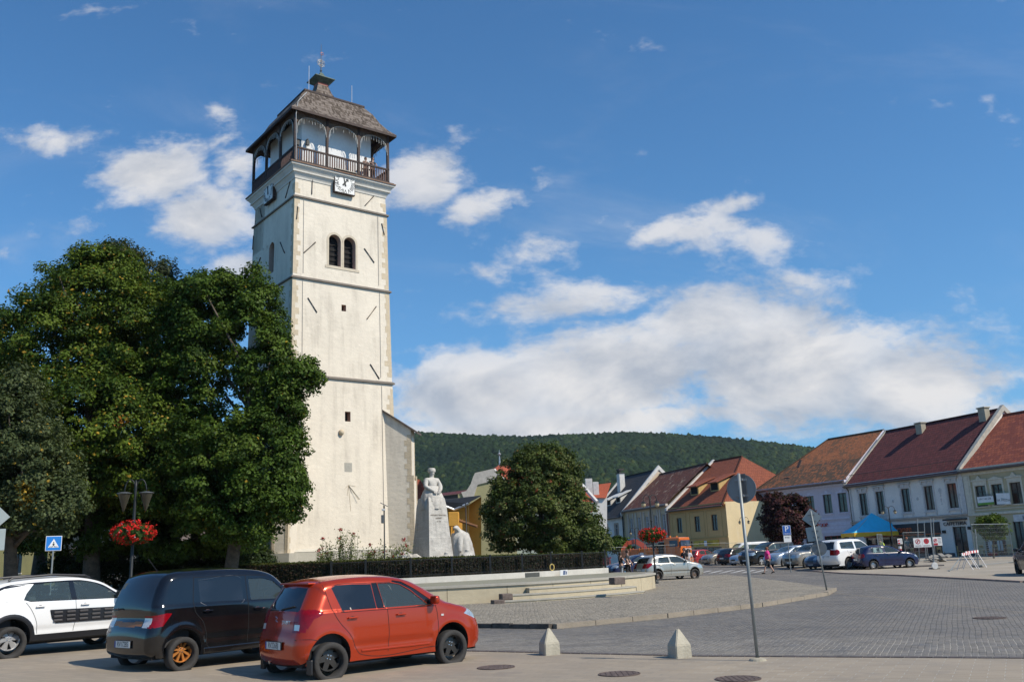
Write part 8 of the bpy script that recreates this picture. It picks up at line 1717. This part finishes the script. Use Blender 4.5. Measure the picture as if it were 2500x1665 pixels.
# ---------------------------------------------------------------- tent
TB=plain('tent_blue',(.04,.56,.84),.6,var=.08,scale=2); TY=plain('tent_yellow',(.78,.46,.03),.6,var=.1,scale=3)
zE=2.72; cF=at(2085,1300,zE); cL=at(2043,1304,zE); cR=at(2215,1291,zE); wF=5.1; dF=Vector((math.cos(.03),math.sin(.03),0)); dS=Vector((-dF.y,dF.x,0)); sdp=3.3
cs=[cF,cF+dF*wF,cF+dF*wF+dS*sdp,cF+dS*sdp]
for c in cs: c.z=zE
r=empty('market_tent',((cs[0]+cs[2])/2).xy.to_3d()+Vector((0,0,.33)),'blue pop-up tent with a yellow valance over the workers','tent'); ap=(cs[0]+cs[2])/2; ap.z=aty(2122,1252,ap.y).z
b=MB(); n=10
for i in range(4):
    a,c=cs[i],cs[(i+1)%4]
    for j in range(n):
        t0,t1=j/n,(j+1)/n; 
        def P_(s,t): 
            base_=a.lerp(c,s); q=base_.lerp(ap,t); q.z=zE+(ap.z-zE)*(t**1.12)-.06*math.sin(PI*s)*math.sin(PI*t)*(1) ; return q
        for m_ in range(8): s0,s1=m_/8,(m_+1)/8; b.quad(P_(s0,t0),P_(s1,t0),P_(s1,t1),P_(s0,t1))
b.build('canopy',TB,r,True); b=MB()
for i in range(4):
    a,c=cs[i],cs[(i+1)%4]; nn=14
    for j in range(nn):
        p0,p1=a.lerp(c,j/nn),a.lerp(c,(j+1)/nn); o=Vector(((c-a).y,-(c-a).x,0)).normalized(); w0,w1=.04*math.sin(j*1.9),.04*math.sin((j+1)*1.9); d0=.36+.04*math.sin(j*.8); d1=.36+.04*math.sin((j+1)*.8)
        b.quad(p0+o*w0-Vector((0,0,d0)),p1+o*w1-Vector((0,0,d1)),p1,p0)
b.build('valance',TY,r,True)
for c in cs: b=MB(); c2=c+(ap-c)*.02; b.tube([(c2.x,c2.y,.30),(c2.x,c2.y,zE-.02)],.03,6); b.build('leg',plain('tent_leg_white',(.5,.5,.5),.4,.4),r)
b=MB(); 
for i in range(4): b.tube([cs[i]-Vector((0,0,.03)),ap-Vector((0,0,.08))],.02,5)
b.build('frame',_mc['tent_leg_white'],r)
# ---------------------------------------------------------------- mobile fences, posts, boards
def fence_panel(a,c,z0,h,label,mesh=.16,grp='mobile site fences'):
    a=Vector((a.x,a.y,z0)); c=Vector((c.x,c.y,z0)); r=empty('site_fence',a.copy(),label,'fence',grp); b=MB(); U=Vector((0,0,1)); b.tube([a,a+U*h,c+U*h,c],.022,6); b.tube([a+U*.12,c+U*.12],.02,6); b.build('frame',STEEL,r); w=MB(); L=(c-a).length; n=int(L/mesh); 
    for i in range(1,n): p=a.lerp(c,i/n); w.tube([p+U*.12,p+U*h],.0035,3,False)
    for i in range(1,int(h/.25)): w.tube([a+U*i*.25,c+U*i*.25],.0035,3,False)
    w.build('wire_mesh',STEEL,r)
    for p in (a,c): b=MB(); d=(c-a).normalized(); n_=Vector((-d.y,d.x,0)); Mx=Matrix(((d.x,n_.x,0,p.x),(d.y,n_.y,0,p.y),(0,0,1,z0),(0,0,0,1))); b.bbox(-.12,.12,-.35,.35,-.0,.13,.03,Mx); b.build('foot',plain('concrete_block',(.22,.21,.19),.9,var=.3),r)
    return r
fence_panel(aty(2152,1393,60),aty(2164,1390,63),.07,2.2,'short mobile fence end beside the dark blue hatchback with concrete feet')
fence_panel(aty(2215,1380,66),aty(2268,1370,68),.25,2.1,'mobile fence panel running right from the tent leg')
fence_panel(aty(2388,1395,56),aty(2480,1392,60),.07,2.5,'mobile fence panel in front of the small round tree')
for i,(x0,x1,Y) in enumerate(((1576,1625,84),(1627,1678,84),(1680,1730,85),(1730,1776,86),(1480,1530,86),(1776,1826,92))): fence_panel(aty(x0,1370,Y),aty(x1,1370,Y+1),.30,2.0,['far fence panel in front of the truck tipper','far fence panel beside the truck cab','far fence panel below the yellow shop sign','far fence panel at the corner of the yellow house','far fence panel left of the digger','far fence panel before the white archway'][i])
def post(px,y0,y1,Y,z0,lean,label,r_=.035):
    a=aty(px,1390,Y); a.z=z0; t=aty(px-lean,y1,Y); r=empty('steel_post',a,label,'post','bare steel posts at the roadworks'); b=MB(); b.tube([a,t],r_,8); b.build('pole',STEEL,r); b=MB(); b.bbox(a.x-.22,a.x+.22,a.y-.3,a.y+.3,z0,z0+.10,.03); b.build('foot',_mc['concrete_block'],r); return r
post(2248,1368,1266,68,.20,9,'steel post with the left no-turn board'); post(2264,1368,1275,69,.20,8,'steel post with the red-disc board'); post(2282,1398,1265,56,.07,11,'tall steel post standing on a white round foot'); post(2390,1390,1291,57,.07,9,'steel post right of the striped trestle'); post(2286,1365,1265,70,.24,8,'thin steel post behind the white round foot')
a=aty(2284,1394,55.5); b=MB(); b.lathe([(.001,-.05),(.18,-.05),(.20,0),(.18,.05),(.001,.05)],(0,0,0),18,Matrix.Translation((a.x,a.y,.27))@Matrix.Rotation(PI/2,4,'X')); tag(b.build('spare_foot',plain('white_plastic',(.6,.6,.58),.5)),'white round plastic foot on the ground by the tall steel post','foot')
RD=plain('board_red',(.45,.02,.03),.5,var=.05); BD=plain('board_ink',(.06,.04,.06),.6)
def board(x0,y0,x1,y1,Y,label,kind):
    a=aty(x0,y1,Y); c=aty(x1,y0,Y); r=empty('warning_board',(a.x,a.y,a.z),label,'sign','warning boards at the roadworks'); y=a.y; b=MB(); b.bbox(a.x,c.x,y-.02,y,a.z,c.z,.01); b.build('sign_plate',BD if kind<2 else WHITEP,r); w=c.x-a.x; h=c.z-a.z
    if kind<2: b=MB(); b.bbox(a.x+.02,c.x-.02,y-.026,y-.0205,a.z+.02,c.z-.02,.002); b.build('white_field',WHITEP,r)
    R_=w*.27 if kind<2 else w*.2; cx=a.x+w*(.5 if kind<2 else .27); cz=a.z+h*.62; Mx=Matrix.Translation((cx,y-.03,cz))@Matrix.Rotation(PI/2,4,'X')
    b=MB(); b.lathe([(R_*.72 if kind!=1 else .001,0),(R_,0)],(0,0,0),24,Mx); b.build('red_ring',RD,r)
    b=MB(); b.box(cx-R_*.1,cx+R_*.1,y-.032,y-.031,cz-R_*.5,cz+R_*.5); b.box(cx-R_*.4,cx+R_*.1,y-.0335,y-.0325,cz+R_*.1,cz+R_*.3); b.build('black_mark',BD,r)
    if kind==0 or kind==2: b=MB(); v=[Vector((cx+R_*s*.7-t*.02,y-.036,cz+R_*s*.7*-1*-1+t*.02)) for s,t in ((-1,1),(-1,-1),(1,-1),(1,1))]; b.poly(v); b.build('red_bar',RD,r)
    b=MB()
    for i in range(2 if kind<2 else 5):
        z=a.z+h*(.20-.09*i) if kind<2 else a.z+h*(.85-.16*i); x_0=a.x+w*(.15 if kind<2 else .56); x_1=a.x+w*(.85 if kind<2 else .92); b.box(x_0,x_1,y-.031,y-.0305,z,z+h*.03)
    b.build('small_print',BD,r)
    if kind==2: b=MB(); b.box(a.x+w*.05,a.x+w*.5,y-.031,y-.0305,a.z+h*.06,a.z+h*.30); b.build('red_panel',RD,r)
board(2231,1312,2250,1337,67.5,'square board with a crossed-out turn arrow, left of the pair',0); board(2251,1311,2272,1336,67.6,'square board with a solid red disc, right of the pair',1); board(2279,1310,2298,1332,69,'white wide board with red ring and small print',2)
board(2192,1314,2202,1328,74,'small white notice with black mark hanging by the right tent leg',2)
# barrels / cones by the tent: red-white bollard
a=aty(2199,1350,75); b=MB(); 
r=empty('striped_post',(a.x,a.y,.3),'red and white striped post beside the right tent leg','post')
for i in range(5): b=MB(); b.lathe([(.12,0),(.12,.2)],(a.x,a.y,.3+i*.22),10); b.build('stripe',RD if i%2 else WHITEP,r)
# trestles with red and white bars
def trestle(x0,y0,x1,y1,Y0,Y1,zg,feet,label):
    a=aty(x0,y0,Y0); c=aty(x1,y1,Y1); r=empty('striped_trestle',Vector((a.x,a.y,zg)),label,'barrier','striped trestles at the roadworks'); n=9; d=(c-a).normalized(); m=Matrix(((d.x,-d.y,0,a.x),(d.y,d.x,0,a.y),(d.z,0,1,a.z),(0,0,0,1))); L=(c-a).length; w=MB(); rr=MB()
    for i in range(n): (rr if i%2 else w).box(L*i/n,L*(i+1)/n,-.02,.02,-.07,.07,m)
    w.build('white_bar',WHITEP,r); rr.build('red_bar',RD,r); b=MB()
    for t in (.12,.88):
        p=a.lerp(c,t)
        for s_ in (-.55,.55): b.tube([p,Vector((p.x+d.y*s_-.25*s_,p.y-d.x*s_,zg))],.022,6)
    b.build('legs',plain('trestle_white',(.55,.55,.56),.5,.2),r)
trestle(2348,1353,2368,1350,52,53.5,.06,None,'near striped trestle with splayed white legs'); trestle(2357,1349,2388,1345,54.5,56,.06,None,'far striped trestle just behind the near one')
a=aty(2320,1406,51); c=aty(2345,1360,52); b=MB(); b.tube([Vector((a.x,a.y,.07)),c],.025,6); tag(b.build('leaning_pole',STEEL),'thin steel pole leaning against the near striped trestle','pole')
# pile of tools and slabs
a=aty(2298,1372,66); rnd=random.Random(4); r=empty('rubble_heap',(a.x,a.y,.22),'small heap of grey slabs and bags by the fence foot','heap'); b=MB()
for i in range(14): Mx=Matrix.Translation((a.x+rnd.uniform(-.9,.8),a.y+rnd.uniform(-.5,.5),.25+rnd.uniform(0,.45)))@Matrix.Rotation(rnd.uniform(-.6,.6),4,'X')@Matrix.Rotation(rnd.uniform(0,3),4,'Z'); b.bbox(-.25,.25,-.16,.16,-.05,.07,.02,Mx)
b.build('slabs',_mc['concrete_block'],r)
a=aty(2255,1382,60); b=MB(); b.bbox(a.x-1.2,a.x+1.2,a.y-.3,a.y+.3,.10,.22,.03); tag(b.build('stacked_boards',plain('dark_boards',(.10,.09,.085),.9,var=.3)),'flat stack of dark boards lying by the warning boards','boards')
# ---------------------------------------------------------------- cafe furniture and ladder in front of the shops
WD=plain('light_wood',(.50,.33,.14),.7,var=.2)
def chair(px,Y,rz,label):
    p=aty(px,1360,Y); r=empty('cafe_chair',(0,0,0),label,'chair','wooden chairs outside the shops'); b=MB(); b.bbox(-.21,.21,-.21,.21,.43,.46,.01); b.build('seat',WD,r); b=MB(); b.bbox(-.20,.20,.18,.21,.66,.86,.01); b.build('backrest',WD,r)
    for x,y,h in ((-.19,-.19,.43),(.19,-.19,.43),(-.19,.19,.88),(.19,.19,.88)): b=MB(); b.tube([(x,y,0),(x,y,h)],.02,5); b.build('leg',WD,r)
    r.location=(p.x,p.y,.33); r.rotation_euler=(0,0,rz)
for i,(px,Y,rz) in enumerate(((2404,76,.4),(2433,77,2.6),(2463,76,.9),(2299,78,2.),(2347,78,1.),(2234,80,.5),(2472,75,2.4))): chair(px,Y,rz,['wooden chair left of the ladder','wooden chair right of the ladder','wooden chair in front of the open shop door','wooden chair left of the cafe entrance','wooden chair below the cafe entrance','wooden chair near the warning boards','rightmost wooden chair near the black saloon'][i])
a=aty(2409,1357,75); c=aty(2403,1315,76.5); r=empty('ladder',(a.x,a.y,.33),'grey step ladder leaning at the book shop window','ladder'); b=MB(); dx=Vector((.42,-.1,0))
for o in (Vector((0,0,0)),dx): b.tube([Vector((a.x,a.y,.33))+o,c+o*.75],.025,5)
for i in range(9): t=(i+.5)/9; p=Vector((a.x,a.y,.33)).lerp(c,t); b.tube([p,p+dx*(1-.25*t)],.016,5)
b.build('ladder_frame',plain('aluminium_grey',(.42,.42,.40),.5,.5),r)
b=MB(); a=aty(2424,1357,75); b.bbox(a.x-.35,a.x+.35,a.y-.2,a.y+.2,.34,.60,.08); tag(b.build('red_tool_bag',plain('red_bag',(.35,.03,.03),.8)),'red tool bag beside the foot of the ladder','bag')
# ---------------------------------------------------------------- orange truck and digger
ORP=paint('truck_orange',(.62,.14,.012),0,.35,.8,.12)
def truck():
    r=empty('orange_truck',(0,0,0),'orange tipper truck with its cab to the right','truck'); S_=.92
    b=MB(); b.bbox(3.6,5.6,-1.2,1.2,1.0,2.15,.08); b.bbox(3.65,5.5,-1.15,1.15,2.10,3.05,.14); cab=b.build('cab',ORP,r)
    b=MB(); b.bbox(5.49,5.56,-1.02,1.02,1.95,2.75,.02); b.build('windscreen',darkglass('truck_glass',(.03,.045,.07),.05),cab); 
    for sg in (-1,1): b=MB(); b.bbox(4.3,5.25,sg*1.13-.03,sg*1.13+.035,2.0,2.75,.01); b.build('side_window',_mc['truck_glass'],cab); b=MB(); b.bbox(5.55,5.65,sg*1.30-.1,sg*1.30+.1,2.0,2.6,.02); b.tube([(5.5,sg*1.1,2.5),(5.6,sg*1.3,2.5)],.02,5); b.build('wing_mirror',BLACK,r)
    b=MB(); b.bbox(5.56,5.66,-.75,.75,.95,1.75,.03); b.build('grille',BLACK,r); b=MB()
    for i in range(9): b.prism([(5.665,-.95+i*.22,1.76),(5.665,-.84+i*.22,1.76),(5.665,-.76+i*.22,1.92),(5.665,-.87+i*.22,1.92)],(.01,0,0))
    b.build('warning_stripes',WHITEP,r); b=MB(); b.bbox(5.5,5.75,-1.2,1.2,.45,.95,.06); b.build('bumper',ORP,r)
    for sg in (-1,1): b=MB(); b.bbox(5.70,5.77,sg*.85-.2,sg*.85+.2,.65,.85,.03); b.build('headlight',HEADL,r)
    b=MB(); b.bbox(5.67,5.69,-.3,.3,1.1,1.25,.004); b.build('badge',CHROME,r)
    b=MB(); b.bbox(-1.6,2.9,-1.2,1.2,1.15,2.05,.05); body=b.build('tipper_body',ORP,r); b=MB()
    for x in (-1.5,-.4,.7,1.8,2.8): 
        for sg in (-1,1): b.bbox(x-.05,x+.05,sg*1.2-.05,sg*1.2+.05,1.1,2.15,.01)
    b.build('body_ribs',plain('pale_orange_rib',(.50,.16,.05),.6),body); b=MB(); b.bbox(-1.5,5.4,-.45,.45,.75,1.1,.03); b.bbox(2.95,3.55,-1.1,1.1,.7,2.6,.05); b.build('chassis',BLACK,r)
    for x in (-.6,.75,4.5):
        for sg in (-1,1): make_wheel(r,x,sg*1.05,.5,.3,sg,plain('truck_rim',(.3,.3,.3),.5,.4),8,'disc',TYRE)
    b=MB(); 
    for sg in (-.7,.7): b.lathe([(.10,0),(.10,.12),(.06,.18),(.001,.19)],(4.2,sg,3.05),10)
    b.build('beacon',plain('beacon_orange',(.6,.2,.02),.3),r); b=MB(); b.box(.6,1.2,-1.235,-1.22,1.25,1.65); b.build('white_notice',WHITEP,body); return r
r=truck(); a=aty(1563,1370,88); r.location=(a.x,a.y,.27); r.rotation_euler=(0,0,math.radians(-38)); r.scale=(.88,)*3
def digger():
    r=empty('red_digger',(0,0,0),'orange-red digger with its boom arching behind the truck','excavator'); DP=paint('digger_red',(.52,.07,.025),0,.4,.7,.15)
    b=MB()
    def beam(pts,w,h):
        for i in range(len(pts)-1):
            a,c=Vector(pts[i]),Vector(pts[i+1]); d=(c-a).normalized(); n=Vector((d.z,0,-d.x)); h0,h1=h[i],h[i+1]; vs=[a-n*h0+Vector((0,w,0)),a+n*h0+Vector((0,w,0)),c+n*h1+Vector((0,w,0)),c-n*h1+Vector((0,w,0))]; vs+=[v-Vector((0,2*w,0)) for v in vs]; b.add(vs,[(0,1,2,3),(7,6,5,4),(0,4,5,1),(1,5,6,2),(2,6,7,3),(3,7,4,0)])
    beam([(0,0,1.3),(-1.0,0,2.6),(-2.2,0,3.2),(-3.5,0,3.05)],.16,[.25,.33,.30,.20]); b.build('boom',DP,r); b=MB(); beam([(-3.4,0,3.15),(-4.3,0,2.4),(-4.7,0,1.1)],.13,[.26,.22,.14]); b.build('stick',DP,r)
    b=MB(); b.prism([(-4.75,-.4,1.1),(-4.35,-.4,.75),(-4.5,-.4,.2),(-5.1,-.4,.25),(-5.15,-.4,.8)],(0,.8,0)); b.build('bucket',plain('bucket_dark',(.06,.05,.05),.6,.4),r); b=MB(); b.tube([(-.3,.2,1.5),(-1.4,.2,2.5)],[.09,.06],8); b.tube([(-2.0,0,3.5),(-3.5,0,3.45)],[.08,.05],8); b.build('ram',CHROME,r)
    b=MB(); b.bbox(-.5,2.6,-1.2,1.2,1.0,2.0,.1); b.build('upper_body',DP,r); b=MB(); b.bbox(-.7,.6,.3,1.2,1.4,2.9,.1); b.build('cab',plain('cab_dark',(.03,.035,.04),.2),r)
    for sg in (-1,1): b=MB(); b.bbox(-1.6,1.9,sg*.95-.25,sg*.95+.25,.0,.85,.25); b.build('track',BLACK,r)
    return r
r=digger(); a=aty(1590,1370,92); r.location=(a.x,a.y,.27); r.rotation_euler=(0,0,math.radians(-8)); r.scale=(.62,.62,.80)
# parked bench and little things in the shade of the park
def bench(px,Y,label):
    a=aty(px,1400,Y); r=empty('park_bench',(a.x,a.y,1.),label,'bench','benches under the park trees'); X,Y_=a.x,a.y; b=MB()
    for i in range(3): b.bbox(X-.8,X+.8,Y_-.25+i*.17,Y_-.12+i*.17,1.43,1.46,.005)
    b.build('seat',WD,r); b=MB()
    for i in range(2): b.bbox(X-.8,X+.8,Y_+.26,Y_+.29,1.60+i*.16,1.71+i*.16,.005)
    b.build('backrest',WD,r)
    for sg in (-.7,.7): b=MB(); b.bbox(X+sg-.03,X+sg+.03,Y_-.22,Y_+.28,1.0,1.43,.01); b.build('leg',IRON,r)
bench(45,52,'wooden bench at the far left under the trees'); bench(250,50,'wooden bench near the flower lamp under the trees')
# ---------------------------------------------------------------- air between here and the hill
hb=MB(); hb.box(-1150,1150,-30,1300,-1.2,300); hz_=hb.build('haze',(lambda: (lambda m: m)(bpy.data.materials.new('haze_air')))(),kind='stuff')
_m=bpy.data.materials['haze_air']; _m.use_nodes=True; _n=_m.node_tree.nodes; _n.clear(); _o=_n.new('ShaderNodeOutputMaterial'); _v=_n.new('ShaderNodeVolumePrincipled'); _v.inputs['Density'].default_value=.00006; _v.inputs['Color'].default_value=(.80,.90,1,1); _v.inputs['Anisotropy'].default_value=.2; _m.node_tree.links.new(_v.outputs[0],_o.inputs['Volume'])
